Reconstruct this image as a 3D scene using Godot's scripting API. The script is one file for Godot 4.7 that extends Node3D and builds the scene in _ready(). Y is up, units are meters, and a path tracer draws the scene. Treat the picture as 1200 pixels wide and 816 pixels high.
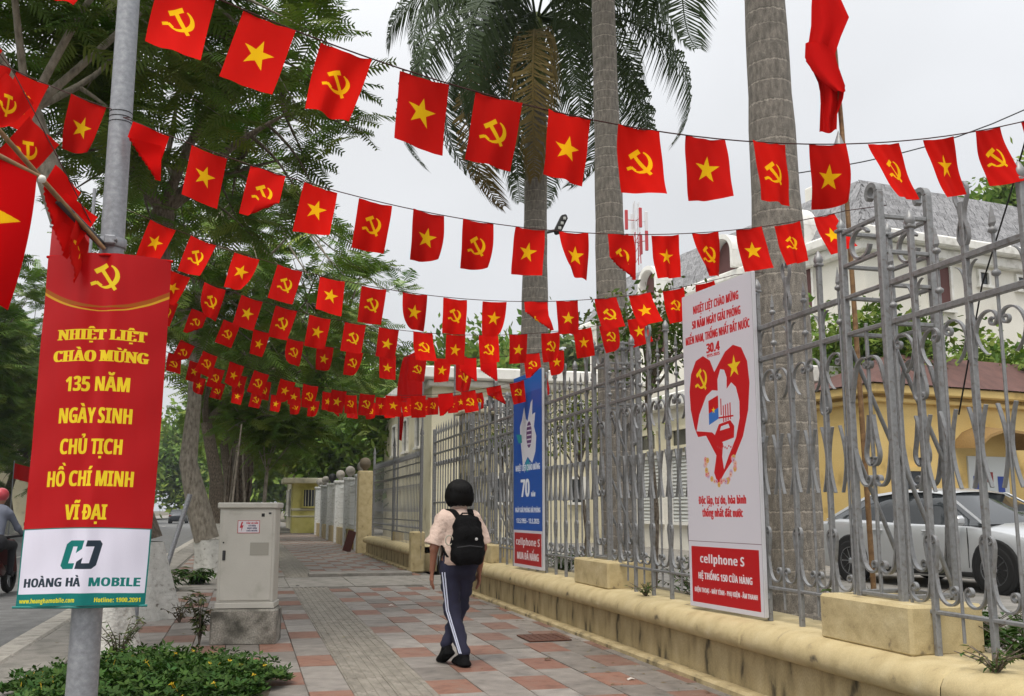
extends Node3D
# A Vietnamese pavement hung with rows of small red flags, an iron fence on a cream wall, palms and flame trees.
# x runs from the road (left) to the fence (right), -z runs down the street, the pavement is y = 0.

const FENCE_X := 3.8          # plane of the iron fence
const WALL_X := 3.55          # foot of the cream wall
const KERB_X := -2.05         # inner edge of the kerb
var M := {}                   # materials by name
var taken := {}

# ------------------------------------------------------------------ mesh building
class Shape:
	var v := PackedVector3Array()
	var n := PackedVector3Array()
	var uv := PackedVector2Array()
	var idx := PackedInt32Array()
	func tri(a: Vector3, b: Vector3, c: Vector3) -> void:   # corners counter-clockwise from outside
		var nn := (b - a).cross(c - a).normalized()
		var k := v.size()
		v.append_array([a, b, c]); n.append_array([nn, nn, nn])
		uv.append_array([Vector2(a.x + a.z, -a.y), Vector2(b.x + b.z, -b.y), Vector2(c.x + c.z, -c.y)])
		idx.append_array([k, k + 2, k + 1])
	func quad(a: Vector3, b: Vector3, c: Vector3, d: Vector3) -> void:
		var nn := (c - a).cross(d - b).normalized()
		var k := v.size()
		v.append_array([a, b, c, d]); n.append_array([nn, nn, nn, nn])
		uv.append_array([Vector2(0, 1), Vector2(1, 1), Vector2(1, 0), Vector2(0, 0)])
		idx.append_array([k, k + 2, k + 1, k, k + 3, k + 2])
	func box(c: Vector3, s: Vector3, t := Basis()) -> void:
		var h := s * 0.5
		var p := []
		for i in 8: p.append(c + t * Vector3(h.x if i & 1 else -h.x, h.y if i & 2 else -h.y, h.z if i & 4 else -h.z))
		quad(p[4], p[5], p[7], p[6]); quad(p[1], p[0], p[2], p[3]); quad(p[5], p[1], p[3], p[7])
		quad(p[0], p[4], p[6], p[2]); quad(p[6], p[7], p[3], p[2]); quad(p[0], p[1], p[5], p[4])
	func cbox(c: Vector3, s: Vector3, e: float, t := Basis()) -> void:   # box with chamfered edges
		var h := s * 0.5
		e = minf(e, minf(h.x, minf(h.y, h.z)) * 0.9)
		for ax in 3:
			for sg in [-1.0, 1.0]:
				var q := []
				for k in [[-1, -1], [1, -1], [1, 1], [-1, 1]]:
					var w := Vector3()
					w[ax] = h[ax] * sg; w[(ax + 1) % 3] = (h[(ax + 1) % 3] - e) * k[0]; w[(ax + 2) % 3] = (h[(ax + 2) % 3] - e) * k[1]
					q.append(c + t * w)
				if sg > 0: quad(q[0], q[1], q[2], q[3])
				else: quad(q[3], q[2], q[1], q[0])
		for ax in 3:
			var b := (ax + 1) % 3
			var d := (ax + 2) % 3
			for sb in [-1.0, 1.0]:
				for sd in [-1.0, 1.0]:
					var q := []
					for k in [[-1, 0], [1, 0], [1, 1], [-1, 1]]:
						var w := Vector3()
						w[ax] = (h[ax] - e) * k[0]
						w[b] = (h[b] - (e if k[1] == 1 else 0.0)) * sb
						w[d] = (h[d] - (e if k[1] == 0 else 0.0)) * sd
						q.append(c + t * w)
					if sb * sd < 0: quad(q[0], q[1], q[2], q[3])
					else: quad(q[3], q[2], q[1], q[0])
		for i in 8:
			var sg := Vector3(1 if i & 1 else -1, 1 if i & 2 else -1, 1 if i & 4 else -1)
			var q := []
			for ax in 3:
				var w := (h - Vector3(e, e, e)) * sg
				w[ax] = h[ax] * sg[ax]
				q.append(c + t * w)
			if sg.x * sg.y * sg.z > 0: tri(q[0], q[1], q[2])
			else: tri(q[2], q[1], q[0])
	func grid(rows: Array, close := false, flip := false, uvs := Vector2(1, 1)) -> void:   # rows of points -> smooth sheet
		var R := rows.size()
		var K: int = rows[0].size()
		var k0 := v.size()
		for r in R:
			for k in K:
				var p: Vector3 = rows[r][k]
				var kp := (k + 1) % K if close else mini(k + 1, K - 1)
				var km := (k - 1 + K) % K if close else maxi(k - 1, 0)
				if close and K > 2 and rows[r][0].is_equal_approx(rows[r][K - 1]):
					kp = 1 if k >= K - 1 else k + 1
					km = K - 2 if k == 0 else k - 1
				var du: Vector3 = rows[r][kp] - rows[r][km]
				var dv: Vector3 = rows[mini(r + 1, R - 1)][k] - rows[maxi(r - 1, 0)][k]
				var nn := du.cross(dv)
				if nn.length_squared() < 1e-16:
					var r2 := mini(r + 1, R - 1) if r == 0 else maxi(r - 1, 0)
					var du2: Vector3 = rows[r2][kp] - rows[r2][km]
					nn = du2.cross(dv)
				nn = nn.normalized()
				v.append(p); n.append(-nn if flip else nn)
				uv.append(Vector2(float(k) / maxf(K - 1, 1) * uvs.x, float(r) / maxf(R - 1, 1) * uvs.y))
		for r in R - 1:
			for k in K - 1:
				var a := k0 + r * K + k
				var b := a + 1
				var c := a + K
				var d := c + 1
				if flip: idx.append_array([a, b, c, b, d, c])
				else: idx.append_array([a, c, b, b, c, d])
	func tube(pts: Array, rad, sides := 8, caps := true, v_per_m := 1.0) -> void:   # rad: a number or one per point
		var K := pts.size()
		var ref := Vector3.UP if absf((pts[K - 1] - pts[0]).normalized().y) < 0.9 else Vector3.RIGHT
		var rows := []
		var d0: Vector3 = (pts[1] - pts[0]).normalized()
		var side := d0.cross(ref).normalized()
		for k in K:
			var d: Vector3 = (pts[mini(k + 1, K - 1)] - pts[maxi(k - 1, 0)]).normalized()
			side = (side - d * side.dot(d)).normalized()
			var up := side.cross(d)
			var r: float = rad[k] if rad is Array or rad is PackedFloat32Array else rad
			var row := []
			for s in sides + 1:
				var a := TAU * s / sides
				row.append(pts[k] + (side * cos(a) + up * sin(a)) * r)
			rows.append(row)
		var L := 0.0
		for k in K - 1: L += (pts[k + 1] - pts[k]).length()
		grid(rows, true, false, Vector2(1, L * v_per_m))
		if caps:
			for e in [0, K - 1]:
				for s in sides:
					if e == 0: tri(pts[0], rows[0][s], rows[0][s + 1])
					else: tri(pts[e], rows[e][s + 1], rows[e][s])
	func strip(pts: Array, wide: float, thick: float, across := Vector3.RIGHT, taper := 1.0) -> void:   # flat iron bent along a line; wide runs along 'across'
		var K := pts.size()
		var rows := [[], [], [], []]
		for k in K:
			var d: Vector3 = (pts[mini(k + 1, K - 1)] - pts[maxi(k - 1, 0)]).normalized()
			var s := across * wide * 0.5
			var u := across.cross(d).normalized() * thick * 0.5 * lerpf(1.0, taper, float(k) / (K - 1))
			rows[0].append(pts[k] + s + u); rows[1].append(pts[k] - s + u); rows[2].append(pts[k] - s - u); rows[3].append(pts[k] + s - u)
		for j in 4: grid([rows[j], rows[(j + 1) % 4]])
		quad(rows[0][0], rows[1][0], rows[2][0], rows[3][0])
		quad(rows[3][K - 1], rows[2][K - 1], rows[1][K - 1], rows[0][K - 1])
	func lathe(profile: Array, at := Vector3.ZERO, sides := 16, t := Basis()) -> void:   # profile of (radius, height), from below upwards
		var rows := []
		for p in profile:
			var row := []
			for s in sides + 1:
				var a := TAU * s / sides
				row.append(at + t * Vector3(cos(a) * p.x, p.y, -sin(a) * p.x))
			rows.append(row)
		grid(rows, true)
	func prism(poly: Array, depth: float, t: Transform3D) -> void:   # outline in x,y (counter-clockwise), extruded to +-depth/2
		var pk := PackedVector2Array(poly)
		if Geometry2D.is_polygon_clockwise(pk): pk.reverse()
		var ids := Geometry2D.triangulate_polygon(pk)
		for s in [1.0, -1.0]:
			for i in range(0, ids.size(), 3):
				var q := []
				for j in 3: q.append(t * Vector3(pk[ids[i + j]].x, pk[ids[i + j]].y, depth * 0.5 * s))
				var ccw := (pk[ids[i + 1]] - pk[ids[i]]).cross(pk[ids[i + 2]] - pk[ids[i]]) > 0
				if ccw == (s > 0): tri(q[0], q[1], q[2])
				else: tri(q[2], q[1], q[0])
		for i in pk.size():
			var a := pk[i]
			var b := pk[(i + 1) % pk.size()]
			quad(t * Vector3(a.x, a.y, -depth * 0.5), t * Vector3(b.x, b.y, -depth * 0.5), t * Vector3(b.x, b.y, depth * 0.5), t * Vector3(a.x, a.y, depth * 0.5))
	func mesh() -> ArrayMesh:
		var a := []
		a.resize(Mesh.ARRAY_MAX)
		a[Mesh.ARRAY_VERTEX] = v; a[Mesh.ARRAY_NORMAL] = n; a[Mesh.ARRAY_TEX_UV] = uv; a[Mesh.ARRAY_INDEX] = idx
		var m := ArrayMesh.new()
		m.add_surface_from_arrays(Mesh.PRIMITIVE_TRIANGLES, a)
		return m

func numbered(called: String) -> String:
	if not taken.has(called):
		taken[called] = 0
		return called
	taken[called] += 1
	return "%s_%03d" % [called, taken[called]]

func tag(o: Node, label: String, category: String, group := "", kind := "") -> Node:
	if label != "": o.set_meta("label", label)
	if category != "": o.set_meta("category", category)
	if group != "": o.set_meta("group", group)
	if kind != "": o.set_meta("kind", kind)
	return o

func thing(called: String, label: String, category: String, at := Vector3.ZERO, turn := 0.0, group := "") -> Node3D:
	var o := Node3D.new()
	o.name = numbered(called)
	add_child(o)
	o.position = at
	o.rotation.y = turn
	tag(o, label, category, group)
	return o

func put(called: String, shape, m: Material, parent: Node = self, at := Vector3.ZERO, turn := 0.0) -> MeshInstance3D:   # one named mesh
	var o := MeshInstance3D.new()
	o.name = numbered(called) if parent == self else called
	o.mesh = shape.mesh() if shape is Shape else shape
	o.material_override = m
	parent.add_child(o, true)
	o.position = at
	o.rotation.y = turn
	return o

func struct(called: String, shape, m: Material, parent: Node = self) -> MeshInstance3D:
	var o := put(called, shape, m, parent)
	if parent == self: o.set_meta("kind", "structure")
	return o

func copies(called: String, mesh: Mesh, m: Material, xf: Array, cols, parent: Node) -> MultiMeshInstance3D:
	var mm := MultiMesh.new()
	mm.transform_format = MultiMesh.TRANSFORM_3D
	mm.use_colors = cols != null
	mm.mesh = mesh
	mm.instance_count = xf.size()
	for i in xf.size():
		mm.set_instance_transform(i, xf[i])
		if cols != null: mm.set_instance_color(i, cols[i])
	var o := MultiMeshInstance3D.new()
	o.name = numbered(called) if parent == self else called
	o.multimesh = mm
	o.material_override = m
	parent.add_child(o, true)
	return o

# ------------------------------------------------------------------ textures and materials
func noise_image(size: int, sd: int, freq: float, oct := 4, kind := FastNoiseLite.TYPE_SIMPLEX_SMOOTH) -> Image:
	var f := FastNoiseLite.new()
	f.noise_type = kind; f.seed = sd; f.frequency = freq; f.fractal_octaves = oct
	return f.get_seamless_image(size, size)

func ramp_texture(size: int, sd: int, freq: float, stops: Array, fine := 0.0, oct := 4) -> ImageTexture:   # noise coloured by stops [[at, colour], ...]; fine adds grain
	var a := noise_image(size, sd, freq, oct).get_data()
	var b := noise_image(size, sd + 77, 0.22, 2).get_data()
	var g := Gradient.new()
	g.offsets = PackedFloat32Array(stops.map(func(s): return s[0]))
	g.colors = PackedColorArray(stops.map(func(s): return s[1]))
	var lut := []
	for i in 256: lut.append(g.sample(i / 255.0))
	var out := PackedByteArray()
	out.resize(size * size * 3)
	for i in size * size:
		var c: Color = lut[a[i]]
		var k := 1.0 + fine * (b[i] / 127.5 - 1.0)
		out[i * 3] = clampi(int(c.r * k * 255), 0, 255); out[i * 3 + 1] = clampi(int(c.g * k * 255), 0, 255); out[i * 3 + 2] = clampi(int(c.b * k * 255), 0, 255)
	return tex(Image.create_from_data(size, size, false, Image.FORMAT_RGB8, out))

func tex(im: Image) -> ImageTexture:
	return ImageTexture.create_from_image(im)

func bump(size: int, sd: int, freq: float, strength: float, oct := 4) -> ImageTexture:
	var im := noise_image(size, sd, freq, oct)
	im.convert(Image.FORMAT_RGBA8)
	im.bump_map_to_normal_map(strength)
	return tex(im)

func mat(c: Color, rough := 0.8, metal := 0.0) -> StandardMaterial3D:
	var m := StandardMaterial3D.new()
	m.albedo_color = c
	m.roughness = rough
	m.metallic = metal
	m.cull_mode = BaseMaterial3D.CULL_DISABLED
	return m

func worn(texture: Texture2D, scale: float, rough := 0.85, normal: Texture2D = null, nscale := 1.0, metal := 0.0) -> StandardMaterial3D:   # world-mapped surface
	var m := mat(Color.WHITE, rough, metal)
	m.albedo_texture = texture
	m.uv1_triplanar = true
	m.uv1_world_triplanar = true
	m.uv1_scale = Vector3.ONE * scale
	if normal != null:
		m.normal_enabled = true
		m.normal_texture = normal
		m.normal_scale = nscale
	return m

# ------------------------------------------------------------------ print: lettering and emblems drawn into images
var glyphs := {}
const SPLIT := {"Ệ": "Ê.", "Ừ": "U'`", "Ủ": "U?", "Ị": "I.", "Ồ": "Ô`", "Ạ": "A.", "Ắ": "Ă^", "Ả": "A?", "Ề": "Ê`", "Ố": "Ô^", "Ấ": "Â^", "Ầ": "Â`", "Ư": "U'", "Ớ": "O'^", "Ậ": "Â.", "Ử": "U'?", "Ụ": "U.",
	"ệ": "ê.", "ậ": "â.", "ự": "u'.", "ộ": "ô.", "ư": "u'", "ớ": "o'^", "ấ": "â^", "ố": "ô^", "Ể": "Ê?", "Ờ": "O'`", "Ọ": "O.", "Ẳ": "Ă?"}

func fonts(serif: bool) -> Font:
	var key := "serif" if serif else "sans"
	if not glyphs.has(key):
		var f := SystemFont.new()
		f.font_names = PackedStringArray(["Droid Serif" if serif else "Droid Sans"])
		f.font_weight = 700
		glyphs[key] = f
	return glyphs[key]

func glyph(ch: String, serif: bool) -> Array:   # [triangle corners, advance], y up from the baseline, capitals 1 high
	var key := ch + ("s" if serif else "n")
	if glyphs.has(key): return glyphs[key]
	var f := fonts(serif)
	var tm := TextMesh.new()
	tm.font = f; tm.font_size = 64; tm.pixel_size = 1.0; tm.depth = 0.0; tm.curve_step = 2.0
	tm.text = "H"
	var cap := tm.get_aabb()
	tm.text = ch
	var adv := f.get_string_size(ch, HORIZONTAL_ALIGNMENT_LEFT, -1, 64).x
	var pts := PackedVector2Array()
	if ch != " ":
		var a := tm.get_mesh_arrays()
		var vs: PackedVector3Array = a[Mesh.ARRAY_VERTEX]
		var ids = a[Mesh.ARRAY_INDEX]
		if ids == null or ids.size() == 0:
			for p in vs: pts.append(Vector2((p.x + adv * 0.5) / cap.size.y, (p.y - cap.position.y) / cap.size.y))
		else:
			for i in ids: pts.append(Vector2((vs[i].x + adv * 0.5) / cap.size.y, (vs[i].y - cap.position.y) / cap.size.y))
	glyphs[key] = [pts, adv / cap.size.y]
	return glyphs[key]

func fill_tri(im: Image, a: Vector2, b: Vector2, c: Vector2, col: Color) -> void:
	var y0 := maxi(int(floor(minf(a.y, minf(b.y, c.y)))), 0)
	var y1 := mini(int(ceil(maxf(a.y, maxf(b.y, c.y)))), im.get_height() - 1)
	for y in range(y0, y1 + 1):
		var yc := y + 0.5
		var lo := 1e9
		var hi := -1e9
		for e in [[a, b], [b, c], [c, a]]:
			var p: Vector2 = e[0]
			var q: Vector2 = e[1]
			if (p.y <= yc) != (q.y <= yc):
				var x := p.x + (q.x - p.x) * (yc - p.y) / (q.y - p.y)
				lo = minf(lo, x); hi = maxf(hi, x)
		if hi > lo:
			var x0 := int(round(lo))
			var w := int(round(hi)) - x0
			if w > 0: im.fill_rect(Rect2i(x0, y, w, 1), col)

func fill_poly(im: Image, poly: PackedVector2Array, col: Color) -> void:
	var ids := Geometry2D.triangulate_polygon(poly)
	for i in range(0, ids.size(), 3): fill_tri(im, poly[ids[i]], poly[ids[i + 1]], poly[ids[i + 2]], col)

func fill_disc(im: Image, c: Vector2, r: Vector2, col: Color) -> void:
	var p := PackedVector2Array()
	for i in 28: p.append(c + r * Vector2(cos(TAU * i / 28), sin(TAU * i / 28)))
	fill_poly(im, p, col)

func mark_poly(kind: String, cx: float, top: float, right: float, hat: bool) -> Array:   # outlines of a Vietnamese tone mark, in capitals
	var y := top
	var x := cx
	if hat and kind != ".":
		x += 0.3; y = top + 0.26
	match kind:
		".": return [[Vector2(cx - 0.09, -0.3), Vector2(cx + 0.09, -0.3), Vector2(cx + 0.09, -0.13), Vector2(cx - 0.09, -0.13)]]
		"`": return [[Vector2(x - 0.2, y + 0.28), Vector2(x + 0.0, y + 0.28), Vector2(x + 0.16, y + 0.09), Vector2(x + 0.03, y + 0.09)]]
		"^": return [[Vector2(x + 0.2, y + 0.28), Vector2(x + 0.0, y + 0.28), Vector2(x - 0.16, y + 0.09), Vector2(x - 0.03, y + 0.09)]]
		"?": return [[Vector2(x - 0.14, y + 0.2), Vector2(x - 0.12, y + 0.32), Vector2(x + 0.1, y + 0.34), Vector2(x + 0.16, y + 0.24), Vector2(x + 0.06, y + 0.08), Vector2(x - 0.05, y + 0.08), Vector2(x + 0.03, y + 0.2), Vector2(x - 0.02, y + 0.25)]]
		"'": return [[Vector2(right - 0.16, top - 0.02), Vector2(right - 0.02, top - 0.04), Vector2(right + 0.14, top + 0.14), Vector2(right + 0.04, top + 0.22), Vector2(right - 0.02, top + 0.06)]]
	return []

func lettering(im: Image, text: String, cx: float, base: float, cap: float, width: float, col: Color, serif := false, bold := 0, slant := 0.0) -> void:
	var items := []
	var total := 0.0
	for ch in text:
		var s: String = SPLIT.get(ch, ch)
		var g := glyph(s[0], serif)
		items.append([s, total])
		total += g[1]
	var sx := width / maxf(total, 0.01)
	var x0 := cx - width * 0.5
	for it in items:
		var s: String = it[0]
		var g := glyph(s[0], serif)
		var tris: PackedVector2Array = g[0]
		var all := PackedVector2Array(tris)
		if s.length() > 1:
			var low := s[0].to_lower() == s[0]
			var top := 0.76 if low else 1.0
			for k in range(1, s.length()):
				for poly in mark_poly(s[k], g[1] * 0.5, top, g[1] * 0.94, s[0] in "ÊÔÂĂêôâă"):
					var pk := PackedVector2Array(poly)
					for i in Geometry2D.triangulate_polygon(pk): all.append(pk[i])
		for b in bold + 1:
			for i in range(0, all.size(), 3):
				var q := []
				for j in 3: q.append(Vector2(x0 + (it[1] + all[i + j].x) * sx + all[i + j].y * cap * slant + b - bold * 0.5, base - all[i + j].y * cap))
				fill_tri(im, q[0], q[1], q[2], col)

func star_points(c: Vector2, r: float, turn := 0.0) -> PackedVector2Array:
	var p := PackedVector2Array()
	for i in 10:
		var a := -PI / 2 + TAU * i / 10 + turn
		p.append(c + Vector2(cos(a), sin(a)) * (r if i % 2 == 0 else r * 0.382))
	return p

func sickle_and_tool(im: Image, c: Vector2, r: float, col: Color) -> void:   # the crossed emblem, inside a circle of radius r
	var outer := PackedVector2Array()
	var n := 30
	for i in n + 1:                                   # blade: a crescent that opens to the left
		var a := deg_to_rad(lerpf(-74.0, 152.0, float(i) / n))
		outer.append(c + Vector2(cos(a) * 0.8 + 0.08, sin(a) * 0.82 + 0.0) * r)
	for i in n + 1:
		var t := float(i) / n
		var a := deg_to_rad(lerpf(152.0, -74.0, t))
		var thick := 0.27 * sin(PI * clampf(0.12 + (1.0 - t) * 0.88, 0, 1)) if t > 0.06 else 0.1
		outer.append(c + Vector2(cos(a) * (0.8 - thick) + 0.08 - thick * 0.15, sin(a) * (0.82 - thick) - thick * 0.12) * r)
	fill_poly(im, outer, col)
	var bar := func(p: Vector2, q: Vector2, w: float):
		var d := (q - p).normalized().orthogonal() * w * 0.5
		fill_poly(im, PackedVector2Array([c + (p + d) * r, c + (q + d) * r, c + (q - d) * r, c + (p - d) * r]), col)
	bar.call(Vector2(-0.6, 0.4), Vector2(-0.95, 0.55), 0.24)
	bar.call(Vector2(-0.62, 0.36), Vector2(-0.3, 0.62), 0.2)
	bar.call(Vector2(-0.32, -0.5), Vector2(0.66, 0.92), 0.24)      # shaft
	bar.call(Vector2(-0.72, -0.32), Vector2(0.02, -0.82), 0.34)    # head

# ------------------------------------------------------------------ the scene
func _ready():
	var cam := Camera3D.new()
	cam.name = "camera"
	add_child(cam)
	cam.position = Vector3(0, 1.36, 0)
	cam.rotation_degrees = Vector3(9.333, -14.987, 0)
	cam.fov = 39.068
	cam.near = 0.05
	cam.far = 1500.0
	cam.current = true

	var env := Environment.new()
	env.background_mode = Environment.BG_SKY
	env.tonemap_mode = Environment.TONE_MAPPER_LINEAR
	env.tonemap_exposure = EXPOSURE
	env.sdfgi_enabled = true
	env.ssao_enabled = true
	env.ssil_enabled = true
	var sky := Sky.new()
	var sm := PanoramaSkyMaterial.new()
	sm.panorama = tex(overcast())
	sky.sky_material = sm
	env.sky = sky
	env.fog_enabled = true
	env.fog_density = 0.0004
	env.fog_light_color = Color(0.80, 0.83, 0.87)
	var we := WorldEnvironment.new()
	we.name = "world"
	we.environment = env
	add_child(we)

	var sun := DirectionalLight3D.new()
	sun.name = "sun"
	add_child(sun)
	sun.rotation_degrees = Vector3(-64, -38, 0)
	sun.light_energy = 0.5
	sun.light_angular_distance = 20.0
	sun.light_color = Color(1.0, 0.97, 0.92)
	sun.shadow_enabled = true

	make_materials()
	build_ground()
	build_wall()
	build_fence()
	build_buildings()
	build_far_fence()
	build_palms()
	build_trees()
	build_pole_and_banner()
	build_boards()
	build_bunting()
	build_flags()
	build_cabinet()
	build_vehicles()
	build_student()
	build_plants()
	build_small_things()

const EXPOSURE := 1.4

func overcast() -> Image:   # an even cover of cloud: a little brighter high up and towards the hidden sun, faintly mottled
	var w := 512
	var h := 256
	var im := Image.create_empty(w, h, false, Image.FORMAT_RGBF)
	var f := FastNoiseLite.new()
	f.seed = 5; f.frequency = 1.3; f.fractal_octaves = 4
	for y in h:
		var el := (0.5 - (y + 0.5) / h) * PI
		for x in w:
			var az := ((x + 0.5) / w - 0.5) * TAU
			var d := Vector3(cos(el) * sin(az), sin(el), -cos(el) * cos(az))
			var up := maxf(d.y, 0.0)
			var k := 0.485 + 0.20 * up + 0.85 * up * up * up
			var toward := clampf(d.dot(Vector3(0.80, 0.45, -0.40)) * 0.5 + 0.5, 0, 1)
			k += 0.24 * toward * toward
			k *= 1.0 + 0.11 * f.get_noise_3d(d.x * 2.0, d.y * 3.5, d.z * 2.0)
			var tint := Color(0.955, 0.985, 1.035).lerp(Color(1.0, 1.0, 1.0), toward)
			if d.y < 0.0: k *= 0.8
			im.set_pixel(x, y, Color(tint.r * k, tint.g * k, tint.b * k))
	return im

func make_materials():
	var g := func(v: float, w := 0.0): return Color(v + w, v, v - w)
	M.asphalt = worn(ramp_texture(512, 3, 0.012, [[0.0, g.call(0.34)], [0.5, g.call(0.40)], [1.0, g.call(0.46)]], 0.16), 0.4, 0.85, bump(256, 9, 0.2, 2.0), 0.5)
	M.earth = worn(ramp_texture(256, 4, 0.02, [[0.0, Color(0.27, 0.24, 0.18)], [0.5, Color(0.36, 0.33, 0.26)], [1.0, Color(0.42, 0.39, 0.31)]], 0.25), 0.5, 0.95)
	M.mortar = worn(ramp_texture(256, 6, 0.03, [[0.0, Color(0.33, 0.32, 0.30)], [1.0, Color(0.48, 0.46, 0.43)]], 0.2), 1.0, 0.95)
	M.kerb = worn(ramp_texture(512, 8, 0.012, [[0.0, Color(0.50, 0.49, 0.46)], [0.45, Color(0.62, 0.60, 0.57)], [1.0, Color(0.70, 0.68, 0.64)]], 0.14), 0.7, 0.9, bump(256, 10, 0.1, 2.0), 0.4)
	M.slab = worn(ramp_texture(512, 18, 0.01, [[0.0, Color(0.42, 0.41, 0.385)], [0.5, Color(0.51, 0.495, 0.47)], [1.0, Color(0.57, 0.55, 0.525)]], 0.12), 0.6, 0.9, bump(256, 11, 0.08, 2.0), 0.3)
	M.tiles_grey = []
	M.tiles_red = []
	for i in 6:
		var b: float = [0.48, 0.51, 0.545, 0.455, 0.495, 0.425][i]
		M.tiles_grey.append(worn(ramp_texture(512, 20 + i, 0.009, [[0.0, g.call(b - 0.08, 0.02)], [0.4, g.call(b, 0.024)], [0.75, g.call(b + 0.03, 0.026)], [1.0, g.call(b + 0.08, 0.026)]], 0.11), 0.8, 0.6, bump(256, 30 + i, 0.06, 1.5), 0.35))
	for i in 3:
		var c: Color = [Color(0.515, 0.365, 0.305), Color(0.545, 0.395, 0.33), Color(0.49, 0.37, 0.32)][i]
		M.tiles_red.append(worn(ramp_texture(512, 40 + i, 0.01, [[0.0, c * 0.82], [0.45, c], [0.8, c.lerp(Color(0.5, 0.44, 0.40), 0.3)], [1.0, Color(0.52, 0.45, 0.41)]], 0.12), 0.8, 0.6, bump(256, 30 + i, 0.06, 1.5), 0.35))
	M.tactile = worn(ramp_texture(512, 50, 0.012, [[0.0, Color(0.44, 0.42, 0.385)], [0.5, Color(0.53, 0.505, 0.465)], [1.0, Color(0.59, 0.565, 0.525)]], 0.12), 0.7, 0.8)
	var cream := [[0.0, Color(0.32, 0.30, 0.24)], [0.12, Color(0.49, 0.44, 0.34)], [0.20, Color(0.67, 0.605, 0.45)], [0.45, Color(0.725, 0.66, 0.50)], [0.8, Color(0.755, 0.695, 0.54)], [1.0, Color(0.79, 0.74, 0.61)]]
	M.cream = worn(ramp_texture(1024, 60, 0.011, cream, 0.07, 7), 0.40, 0.92, bump(512, 61, 0.04, 3.0, 6), 0.3)
	M.cream_dirty = worn(ramp_texture(1024, 62, 0.007, [[0.0, Color(0.18, 0.17, 0.13)], [0.13, Color(0.33, 0.30, 0.23)], [0.26, Color(0.57, 0.515, 0.385)], [0.5, Color(0.67, 0.605, 0.455)], [1.0, Color(0.735, 0.675, 0.535)]], 0.10, 8), 0.25, 0.92, bump(512, 63, 0.03, 2.5, 5), 0.4)
	M.plinth = worn(ramp_texture(512, 64, 0.016, [[0.0, Color(0.18, 0.18, 0.16)], [0.25, Color(0.36, 0.35, 0.32)], [0.55, Color(0.54, 0.525, 0.49)], [1.0, Color(0.66, 0.645, 0.61)]], 0.22, 8), 0.45, 0.95, bump(256, 65, 0.05, 2.0), 0.5)
	M.iron = worn(ramp_texture(512, 70, 0.03, [[0.0, Color(0.38, 0.29, 0.23)], [0.13, Color(0.44, 0.42, 0.41)], [0.35, Color(0.50, 0.505, 0.51)], [0.7, Color(0.535, 0.54, 0.545)], [1.0, Color(0.58, 0.585, 0.59)]], 0.05, 6), 1.3, 0.45, bump(256, 71, 0.1, 1.0), 0.2, 0.3)
	M.iron_white = worn(ramp_texture(256, 73, 0.03, [[0.0, Color(0.62, 0.63, 0.62)], [0.4, Color(0.80, 0.81, 0.81)], [1.0, Color(0.86, 0.87, 0.87)]], 0.05), 1.2, 0.6)
	M.galvanised = worn(ramp_texture(512, 74, 0.03, [[0.0, Color(0.49, 0.50, 0.52)], [0.5, Color(0.57, 0.58, 0.60)], [1.0, Color(0.65, 0.66, 0.68)]], 0.07, 5), 1.6, 0.45, bump(256, 75, 0.12, 1.0), 0.15, 0.35)
	M.stucco = worn(ramp_texture(512, 80, 0.006, [[0.0, Color(0.74, 0.72, 0.67)], [0.25, Color(0.87, 0.855, 0.815)], [1.0, Color(0.91, 0.90, 0.865)]], 0.03, 5), 0.2, 0.9)
	M.stucco_cream = worn(ramp_texture(512, 81, 0.006, [[0.0, Color(0.66, 0.63, 0.54)], [0.3, Color(0.82, 0.79, 0.68)], [1.0, Color(0.86, 0.84, 0.75)]], 0.03, 5), 0.2, 0.9)
	M.stucco_yellow = worn(ramp_texture(512, 82, 0.006, [[0.0, Color(0.58, 0.48, 0.28)], [0.3, Color(0.80, 0.68, 0.42)], [1.0, Color(0.84, 0.74, 0.50)]], 0.04, 5), 0.25, 0.9)
	M.stucco_lemon = worn(ramp_texture(256, 83, 0.01, [[0.0, Color(0.66, 0.62, 0.33)], [0.4, Color(0.80, 0.76, 0.44)], [1.0, Color(0.85, 0.82, 0.55)]], 0.04), 0.3, 0.9)
	M.slate = []
	for i in 3: M.slate.append(worn(ramp_texture(256, 84 + i, 0.05, [[0.0, Color(0.36, 0.36, 0.37)], [0.5, Color(0.50, 0.50, 0.51) * [0.95, 1.05, 1.12][i]], [1.0, Color(0.66, 0.66, 0.67)]], 0.15), 0.6, 0.85))
	M.roof_brown = worn(ramp_texture(256, 88, 0.02, [[0.0, Color(0.30, 0.20, 0.18)], [1.0, Color(0.42, 0.29, 0.26)]], 0.12), 0.5, 0.85)
	M.roof_red = worn(ramp_texture(256, 89, 0.02, [[0.0, Color(0.52, 0.24, 0.17)], [1.0, Color(0.68, 0.36, 0.26)]], 0.12), 0.5, 0.85)
	M.shutter = mat(Color(0.36, 0.22, 0.21), 0.75)
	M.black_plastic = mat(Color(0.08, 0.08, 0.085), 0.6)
	M.glass = mat(Color(0.17, 0.185, 0.195), 0.06)
	M.white_trim = worn(ramp_texture(256, 90, 0.02, [[0.0, Color(0.70, 0.69, 0.66)], [0.4, Color(0.87, 0.865, 0.845)], [1.0, Color(0.91, 0.905, 0.89)]], 0.02), 0.4, 0.85)
	M.louvre = mat(Color(0.72, 0.73, 0.72), 0.7)
	M.cream_dirty.uv1_scale = Vector3(0.5, 0.2, 0.5)           # rain streaks run down the face
	M.palm_bark = bark_material()
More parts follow.
